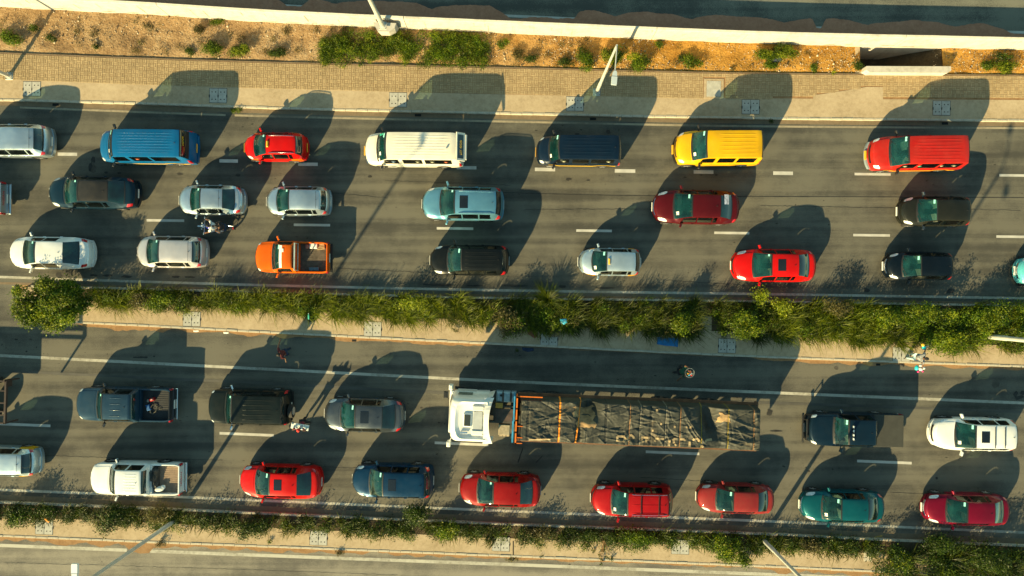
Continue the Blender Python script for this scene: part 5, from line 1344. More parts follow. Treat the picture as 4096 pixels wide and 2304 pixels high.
v = [q for r_ in rings for q in r_]; n = len(rings[0]); f = []
for i in range(len(rings)-1):
    for k in range(n): f.append((i*n+k, i*n+(k+1) % n, (i+1)*n+(k+1) % n, (i+1)*n+k))
f.append(tuple((len(rings)-1)*n+k for k in range(n))); f.append(tuple(range(n))[::-1])
cabo = mesh_obj('cab', v, f, P_TRW, truck, True)
bm = bmesh.new(); bm.from_mesh(cabo.data); bmesh.ops.recalc_face_normals(bm, faces=bm.faces); bm.to_mesh(cabo.data); bm.free(); cabo.data.set_sharp_from_angle(angle=R(38))
MB().box(0.78, 1.18, -0.33, 0.33, 2.90, 2.985, bev=0.03).build('hatch_frame', P_TRW, cabo)
MB().box(0.82, 1.14, -0.29, 0.29, 2.98, 3.0, bev=0.01).build('roof_hatch', mat('smoked_acrylic', (0.035, 0.042, 0.035), 0.25, coat=0.6), cabo)
MB().box(1.26, 1.74, -0.46, 0.46, 2.905, 2.955, bev=0.02).build('roof_panel', M_GREYP, cabo)
for sy in (-1, 1):
    MB().box(1.22, 1.80, sy*0.62-0.12, sy*0.62+0.12, 2.90, 3.0, bev=0.03).build('roof_step', P_TRW, cabo)
MB().tube([(0.66, -0.62, 2.98), (1.02, -0.62, 2.98)], 0.045, 8).tube([(0.68, -0.62, 2.9), (0.68, -0.62, 2.98)], 0.03, 6).build('air_horn', M_CHROME, cabo, True)
ho = MB()
for y in (-0.7, -0.35, 0.0, 0.35, 0.7): ho.box(1.78, 1.81, y-0.015, y+0.015, 2.96, 3.03)
ho.build('roof_bolt', M_BLACK, cabo)
# windshield band, side windows, visor
wv_ = []
for z, fx, w, r in ((1.56, 0.005, 1.205, 0.30), (2.2, 0.075, 1.15, 0.32)):
    rg = cabring(z, fx-0.012, w, r, CL); wv_.append([p for p in rg if abs(p[1]) < 1.08])
nn_ = len(wv_[0]); nmin = min(len(wv_[0]), len(wv_[1]))
MBw = MB().add(wv_[0][:nmin]+wv_[1][:nmin], [(k, k+1, nmin+k+1, nmin+k) for k in range(nmin-1)]); MBw.build('windshield', M_WIND, cabo)
for sy in (-1, 1):
    MB().box(0.42, 1.15, sy*1.165-0.045, sy*1.165+0.045, 1.6, 2.15).build('side_window', M_SIDE, cabo)
    MB().box(0.30, 1.32, sy*1.20-0.03, sy*1.20+0.035, 0.62, 1.50, bev=0.01).build('door', P_TRW, cabo)
    # side deflector behind the cab, flared outwards
    zz = [(1.75, 1.0, 1.22), (2.12, 1.0, 1.27)]
    b = MB(); b.add([(1.80, sy*1.14, 0.9), (2.30, sy*1.25, 0.9), (2.22, sy*1.22, 2.55), (1.80, sy*1.10, 2.75), (1.80, sy*1.10, 0.9), (2.30, sy*1.21, 0.9), (2.22, sy*1.18, 2.55), (1.80, sy*1.06, 2.75)],
                    [(0,1,2,3),(7,6,5,4),(0,4,5,1),(1,5,6,2),(2,6,7,3),(3,7,4,0)]).build('side_deflector', P_TRW, truck)
    # mirrors and arms, steps
    MB().tube([(0.12, sy*1.15, 2.0), (-0.02, sy*1.42, 2.0)], 0.025, 6).box(-0.10, 0.10, sy*1.48-0.13, sy*1.48+0.13, 1.55, 2.05, bev=0.04).build('mirror', P_TRW, truck)
    MB().box(-0.06, 0.10, sy*0.92-0.20, sy*0.92+0.20, 0.62, 0.86, bev=0.02).build('headlight', M_LAMP, truck)
    MB().box(0.10, 0.62, sy*1.24-0.06, sy*1.24+0.08, 0.35, 0.50).box(0.72, 1.3, sy*1.24-0.04, sy*1.24+0.05, 0.45, 0.56).build('step', M_BLACK, truck)
MB().box(-0.16, -0.02, -1.16, 1.16, 0.36, 0.62, bev=0.04).build('front_bumper', P_TRW, truck)
MB().box(-0.30, -0.10, 1.0, 1.34, 2.35, 2.60, bev=0.04).build('forward_mirror', M_BLACK, truck)
# roof spoiler: concave rear edge
sp = MB(); N_ = 12; v = []; f = []
for i in range(N_+1):
    y = -1.16+2.32*i/N_; xr = 2.06+0.22*(abs(y)/1.16)**2.2
    v += [(1.80, y, 3.05-0.10*(y/1.16)**2), (xr, y, 3.12-0.30*(abs(y)/1.16)**3), (xr, y, 3.05-0.30*(abs(y)/1.16)**3), (1.80, y, 2.95-0.1*(y/1.16)**2)]
for i in range(N_):
    for j in range(4): f.append((i*4+j, i*4+(j+1) % 4, (i+1)*4+(j+1) % 4, (i+1)*4+j))
sp.add(v, f).build('roof_spoiler', P_TRW, truck)
# tractor chassis with tank, battery box, catwalk
ch = MB()
for y in (-0.42, 0.42): ch.box(0.3, 5.6, y-0.05, y+0.05, 0.72, 0.98)
for x in (2.3, 3.2, 4.2, 5.2): ch.box(x-0.06, x+0.06, -0.42, 0.42, 0.75, 0.92)
ch.build('chassis_frame', M_STL, truck)
tk = MB().box(2.36, 3.42, 0.66, 1.22, 0.45, 1.06, bev=0.08).build('fuel_tank', M_CHKP, truck)
MB().box(2.70, 2.74, 0.655, 1.235, 0.44, 1.07, bev=0.08).box(3.12, 3.16, 0.655, 1.235, 0.44, 1.07, bev=0.08).build('strap', M_STL, tk)
MB().disc((2.62, 1.03, 1.08), 'z', 0.07, 0.05, 14).build('filler_cap', M_BLACK, tk)
MB().box(2.34, 2.72, 0.36, 0.62, 0.98, 1.18, bev=0.02).build('coupling_cover', mat('ochre_paint', (0.38, 0.21, 0.03), 0.6, var=0.2, scale=6), truck)
MB().box(2.35, 3.3, -0.36, 0.30, 0.985, 1.02).build('catwalk', M_GREASE, truck)
M_BATT = mat('dusty_box', (0.32, 0.26, 0.18), 0.85, var=0.3, scale=5)
MB().box(2.55, 3.15, -1.10, -0.55, 0.5, 1.0, bev=0.02).build('battery_box', M_BATT, truck)
st_ = MB()
for k in range(3): st_.box(2.6+0.19*k, 2.75+0.19*k, -1.22, -1.12, 0.5, 0.75)
st_.build('step', M_BATT, truck); MB().disc((3.9, 0, 1.12), 'z', 0.5, 0.1, 20).build('fifth_wheel', M_STL, truck)
def bigwheel(x, y, w=0.30, r=0.50):
    o = wheel(truck, x, y, r, w, M_RIM if abs(x-1.0) < 0.3 else M_STL); return o
for sy in (-1, 1):
    bigwheel(0.95, sy*1.05)
    for x in (4.1, 5.35): bigwheel(x, sy*0.93, 0.56)
    for x in (11.2, 12.5, 13.8): bigwheel(x, sy*0.93, 0.50)
    MB().box(11.0, 14.2, sy*1.22-0.02, sy*1.22+0.02, 1.02, 1.12).build('mudguard', M_BLACK, truck)
    for xx in (6.6,): MB().box(xx, xx+0.12, sy*0.8-0.06, sy*0.8+0.06, 0.15, 1.2).box(xx-0.06, xx+0.18, sy*0.8-0.14, sy*0.8+0.14, 0.08, 0.15).build('landing_leg', M_STL, truck)
MB().box(0.55, 1.5, 1.0, 1.20, 1.03, 1.10).box(0.55, 1.5, -1.20, -1.0, 1.03, 1.10).build('mudguard', M_BLACK, truck)
# trailer: x 3.5 .. 16.4 behind the cab front
TX0, TX1, TW = 3.46, 16.12, 1.22
dk = MB().box(TX0+0.02, TX1, -TW, TW, 1.22, 1.34)
for y in (-0.5, 0.5): dk.box(TX0+0.5, TX1-0.2, y-0.06, y+0.06, 0.92, 1.22)
for i in range(16): dk.box(TX0+0.6+i*0.8, TX0+0.68+i*0.8, -TW+0.03, TW-0.03, 1.10, 1.22)
dk.build('trailer_deck', M_STL, truck)
rl = MB()
for sy in (-1, 1): rl.box(TX0+0.02, TX1, sy*(TW-0.01)-0.07, sy*(TW-0.01)+0.07, 1.36, 1.50)
rl.box(TX1, TX1+0.06, -TW-0.07, TW+0.07, 1.0, 1.42); rl.build('side_rail', M_RUST, truck)
hb_ = MB().box(TX0-0.04, TX0+0.03, -TW, TW, 1.42, 1.52).box(TX0-0.04, TX0+0.03, -TW, TW, 2.42, 2.50)
for y in (-1.18, -0.6, 0.0, 0.6, 1.18): hb_.box(TX0-0.04, TX0+0.03, y-0.04, y+0.04, 1.4, 2.5)
for y in (-1.17, -0.88, -0.30): hb_.box(TX0+0.03, TX0+0.34, y-0.02, y+0.02, 2.43, 2.47)
hb_.box(TX0+0.0, TX0+1.3, TW-0.03, TW+0.02, 2.32, 2.40)
hb_.build('headboard', M_ORF, truck)
me_ = MB()
for k in range(22): me_.box(TX0+0.05, TX0+0.30, -1.16+k*0.045, -1.145+k*0.045, 2.40, 2.42)
for k in range(4): me_.box(TX0+0.07+k*0.06, TX0+0.085+k*0.06, -1.17, -0.18, 2.395, 2.415)
me_.build('mesh_panel', M_BLACK, truck)
MB().box(TX0-0.17, TX0-0.10, -0.1, 1.2, 1.0, 2.3).box(TX0-0.20, TX0-0.12, -1.25, -0.15, 1.0, 2.0).build('front_panel', M_BLUP, truck)
TW = 1.14
# the load under its sheeting: a lumpy, creased sheet with straps across
M_TARP = bpy.data.materials.new('black_tarpaulin'); n_, l_, p_ = nodes_of(M_TARP)
tc = n_.new('ShaderNodeTexCoord'); a = n_.new('ShaderNodeTexNoise'); a.inputs['Scale'].default_value = 0.8; a.inputs['Detail'].default_value = 8
l_.new(tc.outputs['Object'], a.inputs['Vector'])
r = n_.new('ShaderNodeValToRGB'); e = r.color_ramp.elements
e[0].position = 0.30; e[0].color = (0.026, 0.030, 0.026, 1); e[1].position = 0.74; e[1].color = (0.13, 0.095, 0.055, 1); x_ = e.new(0.60); x_.color = (0.052, 0.051, 0.040, 1)
l_.new(a.outputs['Fac'], r.inputs['Fac']); l_.new(r.outputs['Color'], p_.inputs['Base Color'])
p_.inputs['Roughness'].default_value = 0.60; p_.inputs['Specular IOR Level'].default_value = 0.35
tl0, tl1 = TX0+0.10, TX1-0.02
rf_ = np.random.default_rng(19); NFOLD = 420
FX = rf_.uniform(tl0, tl1, NFOLD); FY = rf_.uniform(-TW, TW, NFOLD); FA = rf_.normal(0.15, 0.75, NFOLD); FL = rf_.uniform(0.15, 0.75, NFOLD)
FH = rf_.uniform(0.010, 0.048, NFOLD)*np.where(rf_.random(NFOLD) < 0.35, -1, 1); FW = rf_.uniform(0.020, 0.070, NFOLD); FB = rf_.uniform(-0.10, 0.10, NFOLD)
# long taut folds: the fan near the rear dip and the gathers by the tail
for (xa, ya, xb, yb, h_) in [(11.9,0.85,13.3,-1.0,.09),(12.0,0.55,13.15,-1.05,.07),(11.95,0.3,13.0,-1.1,.06),(9.6,0.95,11.4,0.55,.06),(4.6,-0.1,6.4,0.75,.09),(14.4,0.5,16.0,0.0,.07),(14.0,-0.1,16.0,-0.2,.06),(14.1,-0.35,15.9,-0.75,.06),(14.0,-0.55,15.6,-0.95,.05),(14.1,-0.75,16.0,-0.6,.05),(4.5,-0.9,6.0,-0.75,.07),(7.7,-0.2,9.0,-0.35,.06),(10.9,0.9,11.8,0.7,.05)]:
    FX = np.append(FX, (xa+xb)/2); FY = np.append(FY, (ya+yb)/2); FA = np.append(FA, math.atan2(yb-ya, xb-xa)); FL = np.append(FL, math.hypot(xb-xa, yb-ya)/2); FH = np.append(FH, h_); FW = np.append(FW, 0.045); FB = np.append(FB, 0.08)
FC, FS = np.cos(FA), np.sin(FA)
def folds(x, y):
    dx = x-FX; dy = y-FY; u = dx*FC+dy*FS; w = -dx*FS+dy*FC-FB*(u*u)/FL
    return float(np.sum(FH*np.exp(-np.abs(w)/FW)*np.clip(1.15-(u/FL)**2, 0, 1)))
strapx = [(0.0415, 'dark'), (0.3633, 'orange'), (0.555, 'orange'), (0.80, 'x')]
STR = [(4.05, 4.05, 'd'), (5.42, 5.40, 'o'), (6.33, 6.12, 'o'), (7.42, 7.42, 'd'), (8.44, 8.44, 'b'), (8.90, 8.90, 'w'), (9.35, 9.35, 'd'), (10.0, 10.0, 'w'), (10.62, 10.62, 'b'), (11.62, 11.55, 'y'), (12.70, 12.70, 'y'), (13.80, 13.80, 'b')]
sc_t = (TX1-TX0)/(14.20-3.55)            # strap stations were read off a shorter rule
STR = [(TX0+(a_-3.55)*sc_t, TX0+(b_-3.55)*sc_t, c_) for a_, b_, c_ in STR]
def load_h(x, y):
    """height of the sheeting above the ground"""
    u = (x-tl0)/(tl1-tl0); v_ = y/TW
    top = 2.42+0.10*mnoise.noise(Vector((x*0.6, y*0.8, 0)))
    # hollows: behind the second strap on the far side, and a deep dip near the rear
    top -= 0.75*math.exp(-((x-(TX0+3.75))/0.42)**2)*max(0, min(1, (y+0.0)/0.6))
    top -= 0.62*math.exp(-(((x-y*-0.35)-(TX0+10.1))/0.50)**2)*max(0.25, min(1, (y+0.9)/0.9))
    top -= 0.22*math.exp(-((x-(TX0+3.3))/0.18)**2)
    cr_ = folds(x, y)+0.03*mnoise.noise(Vector((x*2.2, y*2.2, 0)))+0.010*mnoise.noise(Vector((x*9, y*9, 0)))
    top += cr_
    for a_, b_, c_ in STR:      # straps bite into the sheet
        xs_ = (a_+b_)/2+(a_-b_)/2*v_
        top -= 0.045*math.exp(-((x-xs_)/0.06)**2)
    edge = max(0.0, (abs(v_)-0.90)/0.10); e2 = max(0, 1-u/0.012) if u < 0.012 else max(0, (u-0.988)/0.012)
    drop = min(1, edge**1.5+e2**1.5)
    return top*(1-drop)+1.52*drop
NX_, NY_ = 460, 84; v = []; f = []
for i in range(NX_+1):
    x = tl0+(tl1-tl0)*i/NX_
    for j in range(NY_+1):
        y = -TW+2*TW*j/NY_
        v.append((x+0.03*mnoise.noise(Vector((x*3, y*3, 1))), y*(1+0.012*mnoise.noise(Vector((x*1.6, y, 4)))), load_h(x, y)))
for i in range(NX_):
    for j in range(NY_): f.append((i*(NY_+1)+j, (i+1)*(NY_+1)+j, (i+1)*(NY_+1)+j+1, i*(NY_+1)+j+1))
tarp = empty('load_sheeting', truck.location, RZ); tag(tarp, 'creased black sheeting strapped over the lorry load', 'tarpaulin')
sheet = mesh_obj('sheet', v, f, M_TARP, tarp, True)
MB().box(tl0+0.06, tl1-0.06, -TW+0.06, TW-0.06, 1.345, 1.60).build('pallet_load', M_STL, tarp)
SM = {'d': mat('dark_strap', (0.03, 0.032, 0.03), 0.8), 'o': mat('orange_strap', (0.85, 0.26, 0.01), 0.6), 'b': mat('brown_rope', (0.24, 0.13, 0.06), 0.85), 'w': mat('grey_rope', (0.17, 0.155, 0.12), 0.85), 'y': mat('yellow_rope', (0.26, 0.19, 0.02), 0.8)}
for a_, b_, c_ in STR:
    w = {'o': 0.038, 'd': 0.022, 'b': 0.020, 'w': 0.020, 'y': 0.016}[c_]; v = []; f = []; N_ = 60
    for i in range(N_+1):
        y = -TW-0.03+(2*TW+0.06)*i/N_; yy = max(-TW, min(TW, y)); xs_ = (a_+b_)/2+(a_-b_)/2*(yy/TW)
        z = load_h(xs_, yy)+0.030 if abs(y) < TW else 1.50
        v += [(xs_-w, y, z), (xs_+w, y, z), (xs_+w, y, z-0.02), (xs_-w, y, z-0.02)]
    for i in range(N_):
        for j in range(4): f.append((i*4+j, (i+1)*4+j, (i+1)*4+(j+1) % 4, i*4+(j+1) % 4))
    mesh_obj('strap', v, f, SM[c_], tarp)
# torn tan paper showing through, and the broken cream lettering along the near edge
def lay(name, m, cx_, cy_, w, h, n=10, off=0.02, rot=0.0, ragged=0.0):
    v = []; f = []
    for i in range(n+1):
        for j in range(n+1):
            a_, b_ = (i/n-0.5)*w, (j/n-0.5)*h
            if ragged:
                a_ *= 1+ragged*mnoise.noise(Vector((cx_, b_*5, 2))); b_ *= 1+ragged*mnoise.noise(Vector((a_*5, cy_, 6)))
            x = cx_+a_*math.cos(rot)-b_*math.sin(rot); y = cy_+a_*math.sin(rot)+b_*math.cos(rot)
            v.append((x, y, load_h(x, y)+off))
    for i in range(n):
        for j in range(n): f.append((i*(n+1)+j, (i+1)*(n+1)+j, (i+1)*(n+1)+j+1, i*(n+1)+j+1))
    return mesh_obj(name, v, f, m, tarp, True)
M_TANP = mat('torn_sacking', (0.30, 0.19, 0.09), 0.85, var=0.45, scale=4); M_CRLET = mat('cream_print', (0.34, 0.25, 0.14), 0.8, var=0.25, scale=8)
X = lambda px: (px-2050)/78.5+TX0+0.08
lay('torn_patch', M_TANP, X(2315), 0.55, 1.1, 0.42, ragged=0.5); lay('torn_patch', M_TANP, X(2325), 0.05, 0.95, 0.55, ragged=0.6)
lay('torn_patch', M_TANP, X(2880), 0.55, 0.55, 0.55, ragged=0.6)
lay('torn_patch', M_CRLET, X(2140), -0.93, 1.1, 0.09, ragged=0.6, rot=0.06)
def stroke(pts_, w=0.055):
    v = []; f = []
    for k in range(len(pts_)-1):
        (xa, ya), (xb, yb) = pts_[k], pts_[k+1]; d = Vector((xb-xa, yb-ya)); L_ = d.length; d.normalize(); nrm = Vector((-d.y, d.x))*w
        n = max(2, int(L_/0.05))
        for i in range(n+1):
            t = i/n; x, y = xa+(xb-xa)*t, ya+(yb-ya)*t; o = len(v)
            for s in (-1, 1):
                xx, yy = x+nrm.x*s, y+nrm.y*s; v.append((xx, yy, load_h(xx, yy)+0.022))
            if i: f.append((o-2, o-1, o+1, o))
    mesh_obj('printed_letter', v, f, M_CRLET, tarp)
yb = -0.72
def L_(px): return X(px)
stroke([(L_(2452), yb-0.14), (L_(2452), yb+0.12), (L_(2482), yb+0.12), (L_(2482), yb-0.10), (L_(2456), yb-0.10)])                       # broken B / E
stroke([(L_(2520), yb+0.02), (L_(2516), yb+0.14), (L_(2506), yb+0.20), (L_(2494), yb+0.14), (L_(2492), yb-0.02), (L_(2500), yb-0.10)])     # C
stroke([(L_(2550), yb+0.10), (L_(2586), yb+0.10)]); stroke([(L_(2550), yb-0.02), (L_(2560), yb-0.16)]); stroke([(L_(2566), yb-0.14), (L_(2572), yb+0.0)])
stroke([(L_(2605), yb+0.08), (L_(2640), yb+0.08)]); stroke([(L_(2606), yb-0.02), (L_(2604), yb-0.10)])                                         # F
stroke([(L_(2662), yb+0.06), (L_(2660), yb-0.28)], 0.06)
stroke([(L_(2680), yb-0.12), (L_(2678), yb+0.10), (L_(2722), yb+0.10), (L_(2721), yb+0.0)]); stroke([(L_(2684), yb-0.22), (L_(2690), yb-0.18)])  # F
stroke([(L_(2744), yb-0.25), (L_(2744), yb+0.06)]); stroke([(L_(2756), yb+0.06), (L_(2762), yb+0.16), (L_(2776), yb+0.16), (L_(2782), yb+0.02)])
stroke([(L_(2780), yb-0.05), (L_(2800), yb-0.28)]); stroke([(L_(2806), yb-0.02), (L_(2812), yb+0.1), (L_(2836), yb+0.12)])
for px, y in ((2606, 0.82), (2626, 0.12), (2594, -0.25), (2681, 0.0), (2729, 0.03), (2744, 0.03)): lay('tape_patch', M_CRLET, X(px), y, 0.10, 0.12, n=2)
# loose tail sheet at the rear edge hanging over the near rail
# ------------------------------------------------------------------ vegetation
def leafmat(name, cols, trans=0.35, rough=0.5):
    m = bpy.data.materials.new(name); n, l, p = nodes_of(m)
    ge = n.new('ShaderNodeNewGeometry'); r = n.new('ShaderNodeValToRGB'); e = r.color_ramp.elements
    e[0].color = (*cols[0], 1); e[-1].color = (*cols[-1], 1)
    for i, c in enumerate(cols[1:-1]):
        x = e.new((i+1)/(len(cols)-1)); x.color = (*c, 1)
    l.new(ge.outputs['Random Per Island'], r.inputs['Fac'])
    nz = n.new('ShaderNodeTexNoise'); nz.inputs['Scale'].default_value = 0.9; nz.inputs['Detail'].default_value = 2; l.new(ge.outputs['Position'], nz.inputs['Vector'])
    mp = n.new('ShaderNodeMapRange'); mp.inputs[1].default_value = 0.3; mp.inputs[2].default_value = 0.7; mp.inputs[3].default_value = 0.55; mp.inputs[4].default_value = 1.25
    l.new(nz.outputs['Fac'], mp.inputs[0])
    hs = n.new('ShaderNodeHueSaturation'); l.new(r.outputs['Color'], hs.inputs['Color']); l.new(mp.outputs[0], hs.inputs['Value'])
    l.new(hs.outputs['Color'], p.inputs['Base Color']); p.inputs['Roughness'].default_value = rough; p.inputs['Specular IOR Level'].default_value = 0.3
    tr = n.new('ShaderNodeBsdfTranslucent'); l.new(hs.outputs['Color'], tr.inputs['Color'])
    mx = n.new('ShaderNodeMixShader'); mx.inputs[0].default_value = trans
    out = [q for q in n if q.type == 'OUTPUT_MATERIAL'][0]
    l.new(p.outputs[0], mx.inputs[1]); l.new(tr.outputs[0], mx.inputs[2]); l.new(mx.outputs[0], out.inputs['Surface'])
    return m
G_LUSH = leafmat('leaf_lush', [(0.022, 0.052, 0.001), (0.070, 0.130, 0.002), (0.19, 0.25, 0.005)], 0.42)
G_DARK = leafmat('leaf_dark', [(0.012, 0.030, 0.002), (0.034, 0.066, 0.003), (0.085, 0.125, 0.006)])
G_YEL = leafmat('leaf_yellow_green', [(0.09, 0.14, 0.005), (0.22, 0.27, 0.010), (0.36, 0.37, 0.015)], 0.42)
G_DRY = leafmat('leaf_dry', [(0.05, 0.055, 0.012), (0.11, 0.09, 0.03), (0.16, 0.14, 0.035)])
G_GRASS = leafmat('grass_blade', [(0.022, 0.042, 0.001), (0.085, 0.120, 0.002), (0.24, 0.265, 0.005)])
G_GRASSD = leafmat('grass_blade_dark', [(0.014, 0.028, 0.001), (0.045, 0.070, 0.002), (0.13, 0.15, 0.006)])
M_STEM = mat('woody_stem', (0.09, 0.06, 0.035), 0.9, var=0.3, scale=12)
rng = np.random.default_rng(11)
def fast_mesh(name, V_, counts, idx, m, parent=None):
    me = bpy.data.meshes.new(name); nv = len(V_); nf = len(counts)
    me.vertices.add(nv); me.vertices.foreach_set('co', np.asarray(V_, np.float32).ravel())
    me.loops.add(len(idx)); me.loops.foreach_set('vertex_index', np.asarray(idx, np.int32))
    me.polygons.add(nf); st = np.concatenate(([0], np.cumsum(counts)[:-1])); me.polygons.foreach_set('loop_start', st.astype(np.int32))
    try: me.polygons.foreach_set('loop_total', np.asarray(counts, np.int32))
    except Exception: pass
    me.update(calc_edges=True); me.validate(); me.materials.append(m)
    o = bpy.data.objects.new(name, me); COL.objects.link(o)
    if parent: o.parent = parent
    return o
def leaf_pts(blobs, n, clump=0.14, per=16):
    """points for leaves: clumps spread through the outer half of each blob, so that the outline is uneven and gaps stay open"""
    vol = np.array([b[3]*b[4]+b[4]*b[5]+b[3]*b[5] for b in blobs]); pr = vol/vol.sum(); nc = max(1, n//per)
    ib = rng.choice(len(blobs), nc, p=pr); B = np.array(blobs)[ib]
    d = rng.normal(size=(nc, 3)); d /= np.linalg.norm(d, axis=1)[:, None]; d[:, 2] = np.abs(d[:, 2])*0.9+0.05
    rad = rng.uniform(0.45, 1.05, nc)**0.7
    c = B[:, :3]+d*B[:, 3:6]*rad[:, None]
    P_ = np.repeat(c, per, 0)+rng.normal(size=(nc*per, 3))*clump*np.array([1, 1, 0.7]); out = np.repeat(d, per, 0)
    P_[:, 2] = np.maximum(P_[:, 2], 0.03)
    return P_, out
def leaves(name, blobs, n, size, m, parent=None, clump=0.14, per=16, up=0.9, slim=0.42):
    P_, out = leaf_pts(blobs, n, clump, per); N_ = len(P_)
    nrm = out*0.7+np.array([0, 0, up])+rng.normal(size=(N_, 3))*0.75; nrm /= np.linalg.norm(nrm, axis=1)[:, None]
    a = np.cross(nrm, rng.normal(size=(N_, 3))); a /= np.linalg.norm(a, axis=1)[:, None]; b = np.cross(nrm, a)
    L_ = size*rng.uniform(0.6, 1.3, N_)[:, None]
    V_ = np.stack([P_-a*L_, P_+b*L_*slim-nrm*L_*0.10, P_+a*L_, P_-b*L_*slim-nrm*L_*0.10], 1).reshape(-1, 3)
    return fast_mesh(name, V_, np.full(N_, 4), np.arange(N_*4), m, parent)
def blades(name, cx, cy, n, h, m, parent=None, spread=0.12, width=0.016, z0=0.1, lean=(0, 0), fan=1.0):
    """cx, cy: arrays of tuft centres; n blades each; h: array of lengths"""
    cx, cy, h = map(np.asarray, (cx, cy, h)); T_ = len(cx)
    X_ = np.repeat(cx, n)+rng.normal(size=T_*n)*spread; Y_ = np.repeat(cy, n)+rng.normal(size=T_*n)*spread
    Hh = np.repeat(h, n)*rng.uniform(0.55, 1.15, T_*n); az = rng.uniform(0, 2*np.pi, T_*n); f_ = fan*rng.uniform(0.45, 1.15, T_*n)
    dx = np.cos(az)*f_+lean[0]; dy = np.sin(az)*f_+lean[1]; ln = np.maximum(0.2, np.hypot(dx, dy))
    S_ = np.array([0, 0.3, 0.6, 0.85, 1.0]); wv2 = np.array([0.7, 1, 0.8, 0.45, 0.04])*width
    px_, py_ = -dy/ln, dx/ln; V_ = np.zeros((T_*n, 10, 3)); bend = rng.normal(size=T_*n)*0.12
    for k, s in enumerate(S_):
        r_ = Hh*(0.32*s+0.50*s*s); z = z0+Hh*np.clip(1.0*s-0.52*s*s*np.minimum(1.3, ln), -0.1, 2)
        x = X_+dx*r_+px_*bend*s*s*Hh; y = Y_+dy*r_+py_*bend*s*s*Hh
        V_[:, 2*k] = np.stack([x-px_*wv2[k], y-py_*wv2[k], z], 1); V_[:, 2*k+1] = np.stack([x+px_*wv2[k], y+py_*wv2[k], z+wv2[k]*0.4], 1)
    base = (np.arange(T_*n)*10)[:, None]; q = []
    for k in range(4): q.append(base+np.array([[2*k, 2*k+1, 2*k+3, 2*k+2]]))
    idx = np.stack(q, 1).reshape(-1)
    return fast_mesh(name, V_.reshape(-1, 3), np.full(T_*n*4, 4), idx, m, parent)
def in_band(la, lb, n, x0, x1, pad0=0, pad1=0, seed=1):
    r_ = np.random.default_rng(seed); xs = r_.uniform(x0, x1, n); X_ = []; Y_ = []
    for x in xs:
        a, b = la(x)+pad0, lb(x)+pad1; X_.append(gx(x)); Y_.append(gy(a+(b-a)*r_.uniform(0, 1)))
    return np.array(X_), np.array(Y_)
def dens(x, segs):
    for a, b, d in segs:
        if a <= x < b: return d
    return 0
# long grass of the median
def grass_field(name, segs, la, lb, per_m2, n, h0, h1, m, seed, pad=(10, -4), width=0.016, z0=0.1, lean=(0.0, 0.0), label=None, spread=0.12):
    r_ = np.random.default_rng(seed); CX = []; CY = []; HH = []
    for a, b, d in segs:
        x = a
        area = sum(abs(lb(xx)-la(xx)+pad[1]-pad[0]) for xx in np.linspace(a, b, 12))/12*(b-a)/SC**2
        k = int(area*per_m2*d); xs = r_.uniform(a, b, k)
        for x in xs:
            y0, y1 = la(x)+pad[0], lb(x)+pad[1]; CX.append(gx(x)); CY.append(gy(y0+(y1-y0)*r_.uniform(0, 1))); HH.append(r_.uniform(h0, h1))
    o = blades(name, CX, CY, n, HH, m, None, spread, width, z0, lean)
    return tag(o, label, 'grass', kind='stuff')
grass_field('long_grass', [(380, 720, .8), (720, 2010, 1.2), (2080, 2270, .8), (3090, 3620, 1.15), (3620, 4450, 0.5)], K2, MIDL, 8.0, 70, 0.55, 1.10, G_GRASS, 3, (10, -20), width=0.011, lean=(0.40, -0.25),
            label='long yellow-green grass filling the median between the two roads')
grass_field('shade_tinted_grass', [(1990, 2790, 1.25), (2845, 3100, .9), (380, 720, .4)], K2, MIDL, 7.0, 65, 0.55, 1.10, G_GRASSD, 4, (12, -18), width=0.011, lean=(0.3, -0.25), label='long grass of the median with the lorry shade put into its darker colour')  # darker blade colour paints the lorry shade into this stretch of grass
grass_field('weedy_grass', [(-250, 3500, 1.0)], K4, K4.off(74), 4.6, 34, 0.35, 0.75, G_GRASSD, 6, (10, -4), width=0.015, z0=0.12, label='short weedy grass along the lower hedge')
def cover(name, segs, la, lb, per_m2, size, m, seed, pad, hz, label, r0=0.28, nleaf=150, clump=0.12):
    r_ = np.random.default_rng(seed); blobs = []
    for a, b, d in segs:
        area = sum(abs(lb(xx)-la(xx)+pad[1]-pad[0]) for xx in np.linspace(a, b, 12))/12*(b-a)/SC**2
        for x in r_.uniform(a, b, int(area*per_m2*d)):
            y0, y1 = la(x)+pad[0], lb(x)+pad[1]; y = y0+(y1-y0)*r_.uniform(0, 1); q = r0*r_.uniform(0.6, 1.4)
            blobs.append((gx(x), gy(y), 0.12, q, q, hz*r_.uniform(0.5, 1.25)))
    o = leaves(name, blobs, nleaf*len(blobs), size, m, None, clump)
    return tag(o, label, 'shrubs', kind='stuff')
cover('low_shrubs', [(380, 760, 1.3), (1960, 2300, .7), (2400, 2790, .35), (2845, 3100, .9), (3620, 4450, 1.2), (760, 1960, .12), (3100, 3620, .25)], K2, MIDL, 3.4, 0.050, G_LUSH, 21, (16, -18), 0.85, 'low leafy shrubs growing through the grass of the median', nleaf=190)
cover('dry_shrubs', [(380, 760, 1.0), (1960, 2300, .8), (2250, 2790, .5), (3620, 4450, .3)], K2, MIDL, 2.2, 0.040, G_DRY, 22, (16, -16), 0.7, 'brownish dry undergrowth in the median', nleaf=140)
cover('hedge_undergrowth', [(-250, 3500, 1.0)], K4, K4.off(82), 4.6, 0.045, G_DARK, 23, (14, -16), 0.62, 'dark low undergrowth along the lower hedge', nleaf=190, r0=0.24)
